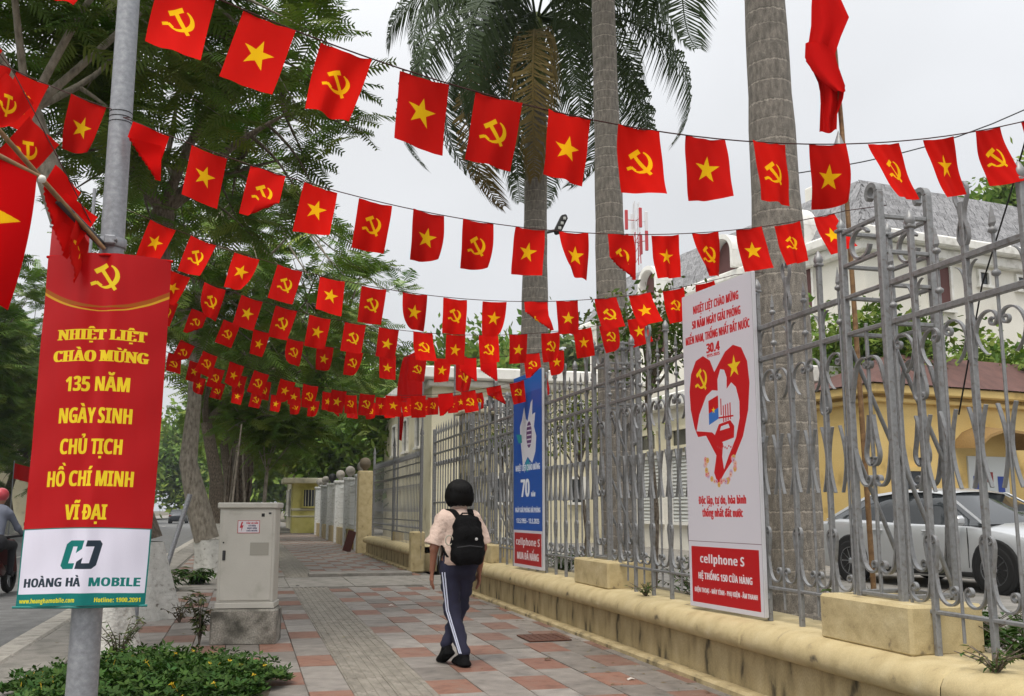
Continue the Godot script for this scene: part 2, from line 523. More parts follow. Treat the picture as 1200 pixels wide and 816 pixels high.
	M.bark = worn(ramp_texture(512, 92, 0.03, [[0.0, Color(0.20, 0.175, 0.15)], [0.4, Color(0.37, 0.33, 0.285)], [0.7, Color(0.47, 0.43, 0.38)], [1.0, Color(0.57, 0.54, 0.49)]], 0.2, 6), 0.5, 0.95, bump(512, 93, 0.05, 5.0, 5), 0.9)
	M.bark_pale = worn(ramp_texture(512, 94, 0.02, [[0.0, Color(0.30, 0.27, 0.23)], [0.4, Color(0.52, 0.49, 0.44)], [1.0, Color(0.68, 0.65, 0.60)]], 0.15, 6), 0.5, 0.95, bump(512, 93, 0.05, 4.0, 5), 0.7)
	M.bark.uv1_scale = Vector3(1.7, 0.55, 1.7)
	M.bark_pale.uv1_scale = Vector3(1.4, 0.5, 1.4)
	M.lime = worn(ramp_texture(512, 95, 0.025, [[0.0, Color(0.26, 0.24, 0.20)], [0.15, Color(0.46, 0.43, 0.38)], [0.24, Color(0.74, 0.735, 0.71)], [1.0, Color(0.86, 0.855, 0.83)]], 0.08, 7), 0.7, 0.95, bump(512, 93, 0.05, 5.0, 5), 0.8)
	for nm in ["leaf", "leaf_far", "leaf_palm", "leaf_dead", "leaf_low"]:
		var m := mat(Color.WHITE, 0.6)
		m.metallic_specular = 0.22
		m.vertex_color_use_as_albedo = true
		m.backlight_enabled = true
		m.backlight = Color(0.42, 0.55, 0.12) if nm != "leaf_dead" else Color(0.12, 0.09, 0.04)
		M[nm] = m
	M.leaf_palm.vertex_color_use_as_albedo = false
	M.leaf_palm.albedo_color = Color(0.235, 0.29, 0.185)
	M.leaf_palm.backlight = Color(0.16, 0.20, 0.06)
	M.leaf_palm.roughness = 0.42
	M.leaf_dead.vertex_color_use_as_albedo = false
	M.leaf_dead.albedo_color = Color(0.44, 0.38, 0.22)
	M.crownshaft = worn(ramp_texture(256, 96, 0.03, [[0.0, Color(0.27, 0.33, 0.14)], [0.6, Color(0.42, 0.47, 0.22)], [1.0, Color(0.60, 0.52, 0.25)]], 0.08), 0.8, 0.5)
	M.cord = mat(Color(0.22, 0.07, 0.06), 0.8)
	M.wire = mat(Color(0.10, 0.10, 0.10), 0.7)
	M.bamboo = worn(ramp_texture(256, 97, 0.04, [[0.0, Color(0.38, 0.27, 0.16)], [1.0, Color(0.60, 0.47, 0.31)]], 0.1), 1.5, 0.6)
	M.steel_dark = mat(Color(0.25, 0.25, 0.26), 0.5, 0.4)
	M.cabinet = worn(ramp_texture(512, 98, 0.01, [[0.0, Color(0.65, 0.64, 0.60)], [0.2, Color(0.715, 0.705, 0.67)], [1.0, Color(0.75, 0.74, 0.705)]], 0.02, 5), 0.5, 0.5)
	M.rubber = mat(Color(0.09, 0.09, 0.09), 0.85)
	M.red_cloth = cloth(Color(0.72, 0.08, 0.075))

func bark_material() -> StandardMaterial3D:   # ringed grey trunk: rings of leaf scars with darker speckle between
	var w := 512
	var h := 1024
	var a := noise_image(512, 301, 0.02, 5).get_data()
	var b := noise_image(512, 302, 0.12, 3).get_data()
	var r := RandomNumberGenerator.new()
	r.seed = 11
	var out := PackedByteArray()
	out.resize(w * h * 3)
	var ring := PackedFloat32Array()
	ring.resize(h)
	var y := 0
	while y < h:
		var n := r.randi_range(36, 62)
		var s := r.randf_range(0.5, 1.0)
		for k in n:
			if y + k < h: ring[y + k] = s if k < 4 else (-0.35 * s if k < 8 else 0.0)
		y += n
	for yy in h:
		for x in w:
			var na: float = a[(yy % 512) * 512 + x] / 255.0
			var nb: float = b[((yy * 2) % 512) * 512 + x] / 255.0
			var wob := int((a[((yy * 3) % 512) * 512 + x] / 255.0 - 0.5) * 10)
			var k := 0.47 + 0.20 * (na - 0.5) + 0.22 * (nb - 0.5) + 0.15 * ring[clampi(yy + wob, 0, h - 1)]
			var i := (yy * w + x) * 3
			out[i] = clampi(int(k * 1.05 * 255), 0, 255); out[i + 1] = clampi(int(k * 1.0 * 255), 0, 255); out[i + 2] = clampi(int(k * 0.93 * 255), 0, 255)
	var m := mat(Color.WHITE, 0.9)
	m.albedo_texture = tex(Image.create_from_data(w, h, false, Image.FORMAT_RGB8, out))
	m.uv1_scale = Vector3(2, 0.28, 1)
	m.normal_enabled = true
	m.normal_texture = bump(512, 303, 0.06, 3.0)
	m.normal_scale = 0.4
	return m

func cloth(c: Color, texture: Texture2D = null) -> StandardMaterial3D:
	var m := mat(c, 0.9)
	m.metallic_specular = 0.12
	if texture != null: m.albedo_texture = texture
	m.backlight_enabled = true
	m.backlight = Color(0.45, 0.05, 0.04)
	return m

# ------------------------------------------------------------------ ground, road, pavement
func build_ground():
	var s := Shape.new()
	s.quad(Vector3(-600, -0.16, 300), Vector3(600, -0.16, 300), Vector3(600, -0.16, -900), Vector3(-600, -0.16, -900))
	struct("ground", s, M.earth)
	s = Shape.new()
	s.box(Vector3(-7.0, -0.145, -120), Vector3(9.5, 0.05, 290))
	var road := struct("road", s, M.asphalt)
	var paint := worn(ramp_texture(256, 99, 0.05, [[0.0, Color(0.40, 0.40, 0.39)], [0.35, Color(0.62, 0.61, 0.58)], [1.0, Color(0.72, 0.71, 0.68)]], 0.12), 1.0, 0.8)
	for k in 12:
		var l := Shape.new()
		l.box(Vector3(-6.8, -0.117, -14.0 - k * 7.0), Vector3(0.14, 0.008, 3.0))
		put("lane_marking", l, paint, road)
	s = Shape.new()
	s.box(Vector3(-14.5, -0.03, -120), Vector3(5.2, 0.1, 290))
	struct("far_pavement", s, M.slab)
	# kerb stones
	s = Shape.new()
	s.box(Vector3(-2.19, -0.10, -60), Vector3(0.22, 0.12, 130))
	var kerb := struct("kerb", s, M.mortar)
	var ks := Shape.new()
	ks.cbox(Vector3.ZERO, Vector3(0.27, 0.16, 0.988), 0.022)
	var km := ks.mesh()
	var r := RandomNumberGenerator.new()
	r.seed = 71
	for k in 60:
		var o := put("kerb_stone", km, M.kerb, kerb, Vector3(-2.19 + r.randf_range(-0.006, 0.006), -0.066 + r.randf_range(-0.006, 0.004), -3.0 - k))
		o.rotation.z = r.randf_range(-0.012, 0.012)
	# pavement bed and tiles
	s = Shape.new()
	s.box(Vector3(0.9, -0.075, -55), Vector3(5.9, 0.12, 120))
	var bed := struct("pavement", s, M.mortar)
	var bs := Shape.new()
	bs.cbox(Vector3.ZERO, Vector3(0.52, 0.024, 0.99), 0.004)
	var bm := bs.mesh()
	for k in 60:
		var o := put("border_slab", bm, M.slab, bed, Vector3(-1.78, -0.010 + r.randf_range(-0.004, 0.003), -3.2 - k))
		o.rotation.x = r.randf_range(-0.004, 0.004)
	var cols := []      # [left edge, width, phase of the red tiles, shifted by half a tile]
	for k in 7: cols.append([0.51 - 0.325 * k, 0.325, 7.2 if k % 2 == 0 else 8.15])
	cols.append([1.44, 0.35, 7.48]); cols.append([1.79, 0.35, 8.43])
	for k in 4: cols.append([2.14 + 0.325 * k, 0.325, 7.48 if k % 2 == 0 else 8.43])
	cols.append([3.44, 0.16, 7.48])
	var L := 1.9 / 3.0
	var shapes := {}
	var rest_grey := Shape.new()
	var rest_red := Shape.new()
	var n := 0
	for row in range(-3, 90):
		for c in cols:
			var z0: float = c[2] + row * L
			var red := posmod(row, 3) == 0
			if z0 < 4.6 or z0 > 58.0: continue
			if z0 + L > 18.1 and z0 < 20.7: continue
			if c[0] > -0.95 and c[0] < 0.2 and z0 > 7.0 and z0 + L < 9.35 and c[0] + c[1] < 0.3:
				if c[0] < -0.4: continue            # the planted bed has no tiles
			var w: float = c[1]
			var p := Vector3(c[0] + w * 0.5, -0.011 + r.randf_range(-0.0035, 0.0035), -(z0 + L * 0.5))
			if r.randf() < 0.05: p.y -= 0.006
			var variant := r.randi()
			if z0 < 15.9 and n < 300:
				var key := "%.3f" % w
				if not shapes.has(key):
					var ts := Shape.new()
					ts.cbox(Vector3.ZERO, Vector3(w - 0.007, 0.028, L - 0.007), 0.003)
					shapes[key] = ts.mesh()
				var o := put("tile", shapes[key], M.tiles_red[variant % 3] if red else M.tiles_grey[variant % 6], bed, p)
				o.rotation = Vector3(r.randf_range(-0.004, 0.004), 0, r.randf_range(-0.005, 0.005))
				n += 1
			else:
				(rest_red if red else rest_grey).box(p, Vector3(w - 0.007, 0.028, L - 0.007))
	put("far_tiles", rest_grey, M.tiles_grey[1], bed).set_meta("kind", "stuff")
	put("far_red_tiles", rest_red, M.tiles_red[0], bed).set_meta("kind", "stuff")
	# ribbed guidance strip
	var tp := Shape.new()
	tp.box(Vector3(0, 0, 0), Vector3(0.306, 0.02, 0.306))
	for k in 4:
		tp.cbox(Vector3(-0.1145 + 0.0763 * k, 0.0115, 0), Vector3(0.042, 0.012, 0.300), 0.005)
	var tm := tp.mesh()
	for k in 130:
		for j in 2:
			var z := 4.8 + k * 0.311
			if z > 18.0 and z < 20.9: continue
			if z > 48.0: continue
			var o := put("guidance_tile", tm, M.tactile, bed, Vector3(0.99 + 0.311 * j, -0.012 + r.randf_range(-0.002, 0.002), -z))
			o.rotation.x = r.randf_range(-0.003, 0.003)
	# driveway slabs across the pavement
	for k in 5:
		var ds := Shape.new()
		var w: float = [1.1, 1.2, 1.15, 1.3, 0.9][k]
		ds.cbox(Vector3.ZERO, Vector3(w - 0.012, 0.03, 2.55), 0.005)
		var x0 := -1.5
		for j in k: x0 += [1.1, 1.2, 1.15, 1.3, 0.9][j]
		put("driveway_slab", ds, M.slab, bed, Vector3(x0 + w * 0.5, -0.012 + 0.003 * (k % 2), -19.42))
	var lip := Shape.new()
	lip.cbox(Vector3(2.35, 0.02, -21.0), Vector3(2.1, 0.1, 0.55), 0.01)
	put("raised_slab", lip, M.slab, bed)
	var cover := Shape.new()
	cover.cbox(Vector3.ZERO, Vector3(0.46, 0.014, 0.52), 0.004)
	for k in 5: cover.box(Vector3(-0.16 + 0.08 * k, 0.008, 0), Vector3(0.012, 0.006, 0.42))
	put("drain_cover", cover, worn(ramp_texture(256, 101, 0.05, [[0.0, Color(0.26, 0.16, 0.12)], [1.0, Color(0.46, 0.31, 0.25)]], 0.15), 2.0, 0.7, null, 1.0, 0.2), bed, Vector3(3.12, 0.012, -10.35))
	# courtyard behind the wall
	s = Shape.new()
	s.box(Vector3(25, 0.05, -40), Vector3(41.6, 0.30, 90))
	struct("courtyard", s, M.slab)
	s = Shape.new()
	s.box(Vector3(4.85, 0.12, -16), Vector3(1.3, 0.4, 30))
	struct("planting_bed_soil", s, M.earth)

# ------------------------------------------------------------------ cream wall
func wall_run(label: String, z0: float, z1: float, r: RandomNumberGenerator) -> Node3D:
	var t := thing("low_wall", label, "wall", Vector3(WALL_X, 0, -z0))
	var L := z1 - z0
	var s := Shape.new()
	s.cbox(Vector3(0.04, 0.0, -L * 0.5), Vector3(0.13, 0.11, L), 0.02)
	put("footing", s, M.cream_dirty, t)
	s = Shape.new()
	s.box(Vector3(0.34, 0.2, -L * 0.5), Vector3(0.50, 0.39, L - 0.01))
	put("wall_face", s, M.cream_dirty, t)
	var z := 0.0
	while z < L - 0.05:
		var seg := minf(r.randf_range(1.5, 2.4), L - z)
		if L - z - seg < 0.5: seg = L - z
		var c := Shape.new()
		var rows := []
		var cuts := [0.004, 0.02, seg * 0.25, seg * 0.5, seg * 0.75, seg - 0.02, seg - 0.004]
		for k in cuts.size():
			var pinch := 0.012 if k == 0 or k == cuts.size() - 1 else 0.0
			var row := []
			var wob := r.randf_range(-0.004, 0.004)
			for q in [[0.60, 0.33], [0.09, 0.345], [0.03, 0.345], [-0.012, 0.365], [-0.030, 0.405], [-0.026, 0.45], [-0.004, 0.492], [0.035, 0.520], [0.09, 0.538], [0.18, 0.546], [0.40, 0.55], [0.60, 0.548], [0.60, 0.33]]:
				row.append(Vector3(q[0] + (pinch if q[0] < 0.05 else 0.0), q[1] - (pinch if q[1] > 0.4 else 0.0) + (wob if q[1] > 0.4 else 0.0), -(z + cuts[k])))
			rows.append(row)
		c.grid(rows)
		put("coping", c, M.cream, t)
		z += seg
	return t

func build_wall():
	var r := RandomNumberGenerator.new()
	r.seed = 21
	wall_run("long low cream plaster wall with rounded coping, below both advertising boards", 2.2, 17.0, r)
	wall_run("short low cream wall with stubs beyond the gate, below the spear-topped fence", 21.9, 31.0, r)
	# stub blocks that carry the fence piers
	for b in [[5.4, 0.92, "cream plaster block on the wall, foot of the fence pier beside the white heart board"], [10.35, 1.1, "cream plaster block on the wall, foot of the fence pier between the two boards"], [15.4, 1.0, "cream plaster block on the wall behind the walking student"]]:
		var s := Shape.new()
		var h := 0.285
		s.cbox(Vector3(0, h * 0.5, 0), Vector3(0.50, h, b[1]), 0.018)
		var o := put("pier_block", s, M.cream, self, Vector3(3.9, 0.535, -b[0]))
		tag(o, b[2], "block", "blocks under the fence piers")
	var e := Shape.new()
	e.cbox(Vector3(0, 0.36, 0), Vector3(0.42, 0.72, 0.42), 0.03)
	tag(put("wall_end_block", e, M.cream_dirty, self, Vector3(3.72, 0, -17.25)), "mossy cream end block of the low wall beside the gate opening", "block")
	e = Shape.new()
	e.cbox(Vector3(0, 0.44, 0), Vector3(0.3, 0.88, 0.34), 0.03)
	tag(put("wall_end_block", e, M.cream, self, Vector3(3.66, 0, -21.75)), "narrow cream end block of the short wall beyond the gate", "block")
	e = Shape.new()
	e.cbox(Vector3(0, 0.34, 0), Vector3(0.26, 0.68, 0.26), 0.02)
	tag(put("wall_stub", e, M.cream, self, Vector3(3.9, 0.1, -26.2)), "small cream stub standing on the short wall below the spear-topped fence", "block")

# ------------------------------------------------------------------ wrought iron fence
func bend(start: Vector2, heading: float, steps: Array, ds := 0.012) -> Array:   # steps of [length, curvature at start, curvature at end]; points in (along, up)
	var p := start
	var a := heading
	var out := [p]
	for s in steps:
		var n := maxi(2, int(ceil(s[0] / ds)))
		for k in n:
			var c: float = lerpf(s[1], s[2], (k + 0.5) / n)
			a += c * s[0] / n
			p += Vector2(cos(a), sin(a)) * s[0] / n
			out.append(p)
	return out

func in_plane(pts: Array, flip := 1.0, dx := 0.0) -> Array:
	return pts.map(func(q): return Vector3(dx, q.y, -q.x * flip))

var iron := {}

func iron_shapes():
	var s := Shape.new()
	var W := 0.023
	# tall bar with a lotus knot
	for v in 2:
		s = Shape.new()
		s.cbox(Vector3(0, 1.80, 0), Vector3(0.034, 2.52, 0.034), 0.004)
		if v == 0:
			for f in [-1.0, 1.0]:
				s.strip(in_plane([Vector2(0.0, 2.80), Vector2(0.022, 2.815), Vector2(0.040, 2.85), Vector2(0.036, 2.90), Vector2(0.012, 2.96), Vector2(0.022, 3.02), Vector2(0.048, 3.08), Vector2(0.052, 3.13), Vector2(0.036, 3.165), Vector2(0.014, 3.165), Vector2(0.004, 3.13)], f), 0.026, 0.009)
		else:
			s.cbox(Vector3(0, 3.045, 0), Vector3(0.056, 0.022, 0.056), 0.006)
			s.lathe([Vector2(0.024, 3.05), Vector2(0.034, 3.075), Vector2(0.030, 3.10), Vector2(0.012, 3.135), Vector2(0.0, 3.15)], Vector3.ZERO, 8)
		iron["bar%d" % v] = s.mesh()
	# thin baluster with collars and a spear
	s = Shape.new()
	s.tube([Vector3(0, 0.64, 0), Vector3(0, 2.86, 0)], 0.0095, 6)
	for y in [2.60, 2.835]:
		s.lathe([Vector2(0.010, y - 0.02), Vector2(0.024, y - 0.008), Vector2(0.024, y + 0.008), Vector2(0.010, y + 0.02)], Vector3.ZERO, 8)
	var rows := []
	for q in [[2.85, 0.012], [2.875, 0.030], [2.895, 0.026], [2.98, 0.0015]]:
		rows.append([Vector3(q[1] * 0.55, q[0], 0), Vector3(0, q[0], -q[1]), Vector3(-q[1] * 0.55, q[0], 0), Vector3(0, q[0], q[1]), Vector3(q[1] * 0.55, q[0], 0)])
	for k in rows.size() - 1:
		for j in 4: s.quad(rows[k][j], rows[k][j + 1], rows[k + 1][j + 1], rows[k + 1][j])
	iron.baluster = s.mesh()
	# hourglass claws, one pair to each upright
	for f in [-1.0, 1.0]:
		s = Shape.new()
		var pts := []
		for k in 13:
			var u := k / 12.0 * 2.0 - 1.0
			pts.append(Vector2(0.016 + 0.050 * pow(absf(u), 1.7), 1.69 + 0.22 * u))
		s.strip(in_plane(pts, f), W, 0.010)
		iron["claw%d" % f] = s.mesh()
	# bent flat iron, one piece to each side of an upright
	for f in [-1.0, 1.0]:
		for q in [["arch_scroll", bend(Vector2(0.02, 2.16), 1.50, [[0.16, 0.6, -3.0], [0.16, -6.0, -13.0], [0.10, -16.0, -30.0], [0.09, -40.0, -60.0]]), W, 0.011, 1.0],
			["hanging_leaf", bend(Vector2(0.018, 2.40), -1.45, [[0.13, 0.4, 1.5], [0.13, 4.0, 7.0]]), W, 0.010, 0.4],
			["rising_leaf", bend(Vector2(0.016, 2.58), 1.5, [[0.08, -1.0, -6.0], [0.07, -10.0, -16.0]]), W * 0.8, 0.010, 0.4],
			["drop_loop", bend(Vector2(0.016, 2.26), -1.48, [[0.14, 0.9, 1.8], [0.09, -1.0, -6.0], [0.08, -20.0, -34.0], [0.07, -48.0, -70.0]]), W, 0.011, 1.0],
			["vase_scroll", bend(Vector2(0.014, 0.93), 1.50, [[0.10, -0.6, -1.6], [0.13, -0.6, 1.2], [0.06, 6.0, 20.0], [0.10, 38.0, 62.0]]), W, 0.011, 1.0],
			["bowl_scroll", bend(Vector2(0.018, 1.06), -1.52, [[0.16, 0.5, 2.0], [0.20, 9.0, 14.0], [0.07, 16.0, 28.0], [0.10, 38.0, 60.0]]), W, 0.012, 1.0]]:
			s = Shape.new()
			s.strip(in_plane(q[1], f), q[2], q[3], Vector3.RIGHT, q[4])
			iron["%s%d" % [q[0], f]] = s.mesh()

func fence_panel(label: String, z0: float, z1: float, phase: int) -> void:
	var t := thing("iron_fence", label, "fence", Vector3(FENCE_X, 0, -z0), 0.0, "grey iron fences on the cream wall")
	var L := z1 - z0
	for y in [[0.785, 0.034, 0.016], [2.50, 0.034, 0.030], [2.745, 0.034, 0.030]]:
		var s := Shape.new()
		s.cbox(Vector3(0.004, y[0], -L * 0.5), Vector3(y[1] + 0.006, y[2] + 0.006, L), 0.004)
		put("rail", s, M.iron, t)
	var n := int(floor(L / 0.40))
	var pitch := L / n
	var r := RandomNumberGenerator.new()
	r.seed = 300 + int(z0 * 10)
	for k in n:
		var z := -(k + 0.5) * pitch + r.randf_range(-0.008, 0.008)
		put("bar", iron["bar%d" % ((k + phase) % 2)], M.iron, t, Vector3(0, 0, z))
		put("baluster", iron.baluster, M.iron, t, Vector3(0, 0, z + pitch * 0.5))
		for f in [-1, 1]:
			put("claw", iron["claw%d" % f], M.iron, t, Vector3(0, r.randf_range(-0.012, 0.012), z)).rotation.y = r.randf_range(-0.06, 0.06)
			put("claw", iron["claw%d" % f], M.iron, t, Vector3(0, 0, z + pitch * 0.5))
			for q in ["arch_scroll", "hanging_leaf", "rising_leaf", "vase_scroll", "bowl_scroll", "drop_loop"]:
				if q != "drop_loop" or (k + phase) % 2 == 1: put(q, iron["%s%d" % [q, f]], M.iron, t, Vector3(0, r.randf_range(-0.01, 0.01) if q != "bowl_scroll" else 0.0, z)).rotation.y = r.randf_range(-0.05, 0.05)
	put("baluster", iron.baluster, M.iron, t, Vector3(0, 0, -(n - 0.02) * pitch))

func fence_pier(label: String, zc: float) -> void:   # a cage of four posts with hooked tops, scrolls and raking braces
	var t := thing("iron_fence_pier", label, "fence post", Vector3(FENCE_X, 0, -zc), 0.0, "caged iron piers of the fence")
	for a in [[0.0, -0.21], [0.0, 0.21], [0.36, -0.21], [0.36, 0.21]]:
		var s := Shape.new()
		var top := 3.36 if a[1] > 0 else 3.2
		s.cbox(Vector3(a[0], (top + 0.80) * 0.5, a[1]), Vector3(0.046, top - 0.80, 0.046), 0.006)
		if a[1] > 0:
			var pts := []
			for k in 11:
				var an := PI - PI * 1.25 * k / 10.0
				pts.append(Vector3(a[0], top + 0.0 + 0.05 * sin(an), a[1] - 0.05 - 0.05 * cos(an)))
			s.strip(pts, 0.046, 0.03)
		else:
			s.cbox(Vector3(a[0], top + 0.012, a[1]), Vector3(0.07, 0.024, 0.07), 0.006)
			s.lathe([Vector2(0.02, top + 0.02), Vector2(0.03, top + 0.05), Vector2(0.0, top + 0.1)], Vector3(a[0], 0, a[1]), 8)
		put("post", s, M.iron, t)
	for y in [0.84, 2.50, 2.745, 2.96, 3.19]:
		for dx in [0.0, 0.36]:
			var s := Shape.new()
			s.cbox(Vector3(dx, y, 0), Vector3(0.03, 0.026, 0.374), 0.004)
			put("cross_bar", s, M.iron, t)
		for dz in [-0.21, 0.21]:
			var s := Shape.new()
			s.cbox(Vector3(0.18, y + 0.004, dz), Vector3(0.314, 0.026, 0.03), 0.004)
			put("cross_bar", s, M.iron, t)
	for dx in [0.0, 0.36]:
		var s := Shape.new()     # ring scroll at the head
		var pts := []
		for k in 25:
			var an := TAU * k / 24.0 * 0.86 + 0.6
			pts.append(Vector3(dx, 3.07 + 0.10 * sin(an), 0.10 * cos(an)))
		s.strip(pts, 0.03, 0.016)
		put("ring", s, M.iron, t)
		for f in [-1.0, 1.0]:
			for q in [bend(Vector2(0.185, 2.05), 1.75, [[0.22, 0.6, 1.2], [0.16, 8.0, 16.0], [0.12, 26.0, 52.0]]),
				bend(Vector2(0.185, 1.75), -1.7, [[0.20, -0.8, -1.4], [0.13, -9.0, -18.0], [0.11, -28.0, -52.0]]),
				bend(Vector2(0.185, 1.25), -1.62, [[0.22, -0.5, -1.8], [0.16, -9.0, -16.0], [0.12, -28.0, -52.0]]),
				bend(Vector2(0.02, 1.95), -1.45, [[0.22, 0.4, 1.2], [0.12, -6.0, -18.0], [0.1, -30.0, -52.0]])]:
				s = Shape.new()
				s.strip(in_plane(q, f, dx), 0.03, 0.013)
				put("pier_scroll", s, M.iron, t)
		s = Shape.new()
		s.cbox(Vector3(dx, 1.69, 0), Vector3(0.02, 1.70, 0.02), 0.003)
		put("middle_bar", s, M.iron, t)
	for dz in [-0.21, 0.21]:
		for q in [[0.9, 1.75], [1.65, 2.45]]:
			var s := Shape.new()
			s.tube([Vector3(0.01, q[1], dz), Vector3(0.35, q[0], dz)], 0.014, 6)
			put("brace", s, M.iron, t)

func build_fence():
	iron_shapes()
	fence_panel("grey wrought iron fence before the silver car, ending at the hooked pier", 2.5, 5.12, 0)
	fence_panel("grey wrought iron fence that carries the white heart board", 5.68, 10.05, 1)
	fence_panel("grey wrought iron fence that carries the blue dove board", 10.62, 15.1, 0)
	fence_panel("short grey wrought iron fence behind the student, next to the gate opening", 15.7, 17.0, 1)
	fence_pier("caged iron fence pier with hooked top, between the white heart board and the car", 5.4)
	fence_pier("caged iron fence pier between the white heart board and the blue dove board", 10.34)
	fence_pier("caged iron fence pier behind the walking student's head", 15.4)

# ------------------------------------------------------------------ buildings behind the fence
func win(parent: Node, called: String, c: Vector3, size: Vector2, facing: Vector3, pane: Material, frame: Material, slats := 0) -> void:   # window with a proud frame, a recessed pane or shutter leaves
	var side := Vector3.UP.cross(facing).normalized()
	var t := Basis(side, Vector3.UP, facing)
	var s := Shape.new()
	var e := 0.09
	s.box(c + t * Vector3(0, size.y * 0.5 + e * 0.5, 0.03), Vector3(size.x + 2 * e, e, 0.12), t)
	s.box(c + t * Vector3(0, -size.y * 0.5 - e * 0.5, 0.05), Vector3(size.x + 2 * e + 0.1, e, 0.18), t)
	for k in [-1.0, 1.0]: s.box(c + t * Vector3(k * (size.x + e) * 0.5, 0, 0.03), Vector3(e, size.y, 0.12), t)
	var w := put(called, s, frame, parent)
	s = Shape.new()
	if slats == 0:
		s.box(c + t * Vector3(0, 0, 0.012), Vector3(size.x, size.y, 0.02), t)
		put("pane", s, pane, w)
	else:
		s.box(c + t * Vector3(0, 0, 0.006), Vector3(size.x, size.y, 0.01), t)
		put("recess", s, frame, w)
		for k in slats:
			var y := (k + 0.5) / slats * size.y - size.y * 0.5
			var b := Shape.new()
			b.box(c + t * Vector3(0, y, 0.03), Vector3(size.x - 0.01, size.y / slats * 0.72, 0.012), t * Basis(Vector3.RIGHT, -0.35))
			put("slat", b, pane, w)

func build_buildings():
	var r := RandomNumberGenerator.new()
	r.seed = 31
	# white villa with a slate mansard roof
	var v := thing("villa", "white two-storey villa with grey slate mansard roof, round dormers and brown shutters", "house", Vector3(17.3, 0, -24.5), deg_to_rad(8.8))
	var s := Shape.new()
	s.box(Vector3(9, 4.45, -8.5), Vector3(18, 8.9, 17))
	put("wall", s, M.stucco, v)
	s = Shape.new()
	s.cbox(Vector3(9, 9.05, -8.5), Vector3(18.5, 0.36, 17.5), 0.05)
	s.cbox(Vector3(9, 9.4, -8.5), Vector3(19.0, 0.34, 18.0), 0.06)
	put("cornice", s, M.white_trim, v)
	s = Shape.new()
	s.cbox(Vector3(9, 5.0, -8.5), Vector3(18.2, 0.3, 17.2), 0.04)
	put("string_course", s, M.white_trim, v)
	var roof := Shape.new()
	var o := [Vector3(-0.2, 9.57, 0.2), Vector3(18.2, 9.57, 0.2), Vector3(18.2, 9.57, -17.2), Vector3(-0.2, 9.57, -17.2)]
	var u := [Vector3(1.0, 11.5, -1.0), Vector3(17.0, 11.5, -1.0), Vector3(17.0, 11.5, -16.0), Vector3(1.0, 11.5, -16.0)]
	for k in 4: roof.quad(o[k], o[(k + 1) % 4], u[(k + 1) % 4], u[k])
	roof.quad(u[0], u[1], u[2], u[3])
	var ro := put("roof", roof, M.slate[0], v)
	var sl := [Shape.new(), Shape.new(), Shape.new()]
	for f in 2:                                     # courses of slates on the two faces in view
		for row in 13:
			var t := row / 13.0
			var a: Vector3 = o[0].lerp(u[0], t)
			var b: Vector3 = (o[1] if f == 0 else o[3]).lerp(u[1] if f == 0 else u[3], t)
			var dir := (b - a).normalized()
			var upd: Vector3 = ((u[1] - o[1]) if f == 0 else (u[3] - o[3])).normalized()
			upd = Vector3(0, 1.93, -1.2).normalized() if f == 0 else Vector3(1.2, 1.93, 0).normalized()
			var nrm := dir.cross(upd).normalized() * (1.0 if f == 0 else -1.0)
			var x := r.randf_range(0, 0.2)
			var L := (b - a).length()
			while x < L - 0.1:
				var w := r.randf_range(0.24, 0.42)
				var c := a + dir * (x + w * 0.5) + upd * 0.09 + nrm * r.randf_range(0.012, 0.03)
				sl[r.randi() % 3].box(c, Vector3(w - 0.02, 0.2, 0.02), Basis(dir, upd, nrm) * Basis(Vector3.RIGHT, 0.08 * (1 if f == 0 else 1)))
				x += w
	for k in 3: put("slates", sl[k], M.slate[k], ro).set_meta("kind", "stuff")
	for q in [[2.95, 8.05, 0.85, 1.35], [8.2, 8.05, 0.85, 1.35], [11.5, 8.05, 0.85, 1.35]]: win(v, "window", Vector3(q[0], q[1], 0), Vector2(q[2], q[3]), Vector3(0, 0, 1), M.shutter, M.white_trim)
	for q in [[4.85, 8.5, 0.35, 0.4], [6.6, 8.5, 0.5, 0.4]]: win(v, "small_window", Vector3(q[0], q[1], 0), Vector2(q[2], q[3]), Vector3(0, 0, 1), M.glass, M.white_trim)
	for q in [[2.6, 8.3, 0.8, 1.8], [6.6, 8.1, 0.9, 1.6], [11.2, 8.05, 0.9, 1.3], [14.2, 8.05, 0.9, 1.3]]: win(v, "window", Vector3(0, q[1], -q[0]), Vector2(q[2], q[3]), Vector3(-1, 0, 0), M.shutter, M.white_trim)
	for q in [2.7, 6.1, 11.0]:                       # round-headed dormers
		var d := Shape.new()
		var pts := []
		for k in 17: pts.append(Vector3(-0.28, 10.2 + 0.62 * sin(PI * k / 16.0), -q + 0.62 * cos(PI * k / 16.0)))
		d.strip(pts, 0.75, 0.16)
		d.box(Vector3(-0.28, 9.9, -q + 0.62), Vector3(0.75, 0.6, 0.158)); d.box(Vector3(-0.28, 9.9, -q - 0.62), Vector3(0.75, 0.6, 0.158))
		var dm := put("dormer", d, M.white_trim, v)
		d = Shape.new()
		d.lathe([Vector2(0.0, 0.0), Vector2(0.52, 0.0), Vector2(0.52, 0.05), Vector2(0.0, 0.05)], Vector3(-0.3, 10.15, -q), 20, Basis(Vector3.BACK, PI / 2))
		d.box(Vector3(-0.33, 9.85, -q), Vector3(0.05, 0.6, 1.04))
		put("dormer_shutter", d, M.shutter, dm)
	s = Shape.new()
	s.cbox(Vector3(3.0, 12.0, -5), Vector3(0.8, 1.6, 0.8), 0.04)
	put("chimney", s, M.stucco, v)
	# pale flat-roofed wing along the courtyard
	var a := thing("courtyard_wing", "pale low flat-roofed wing with strip windows and white louvred shutters behind the fence", "building", Vector3(12.2, 0, -20.6))
	s = Shape.new()
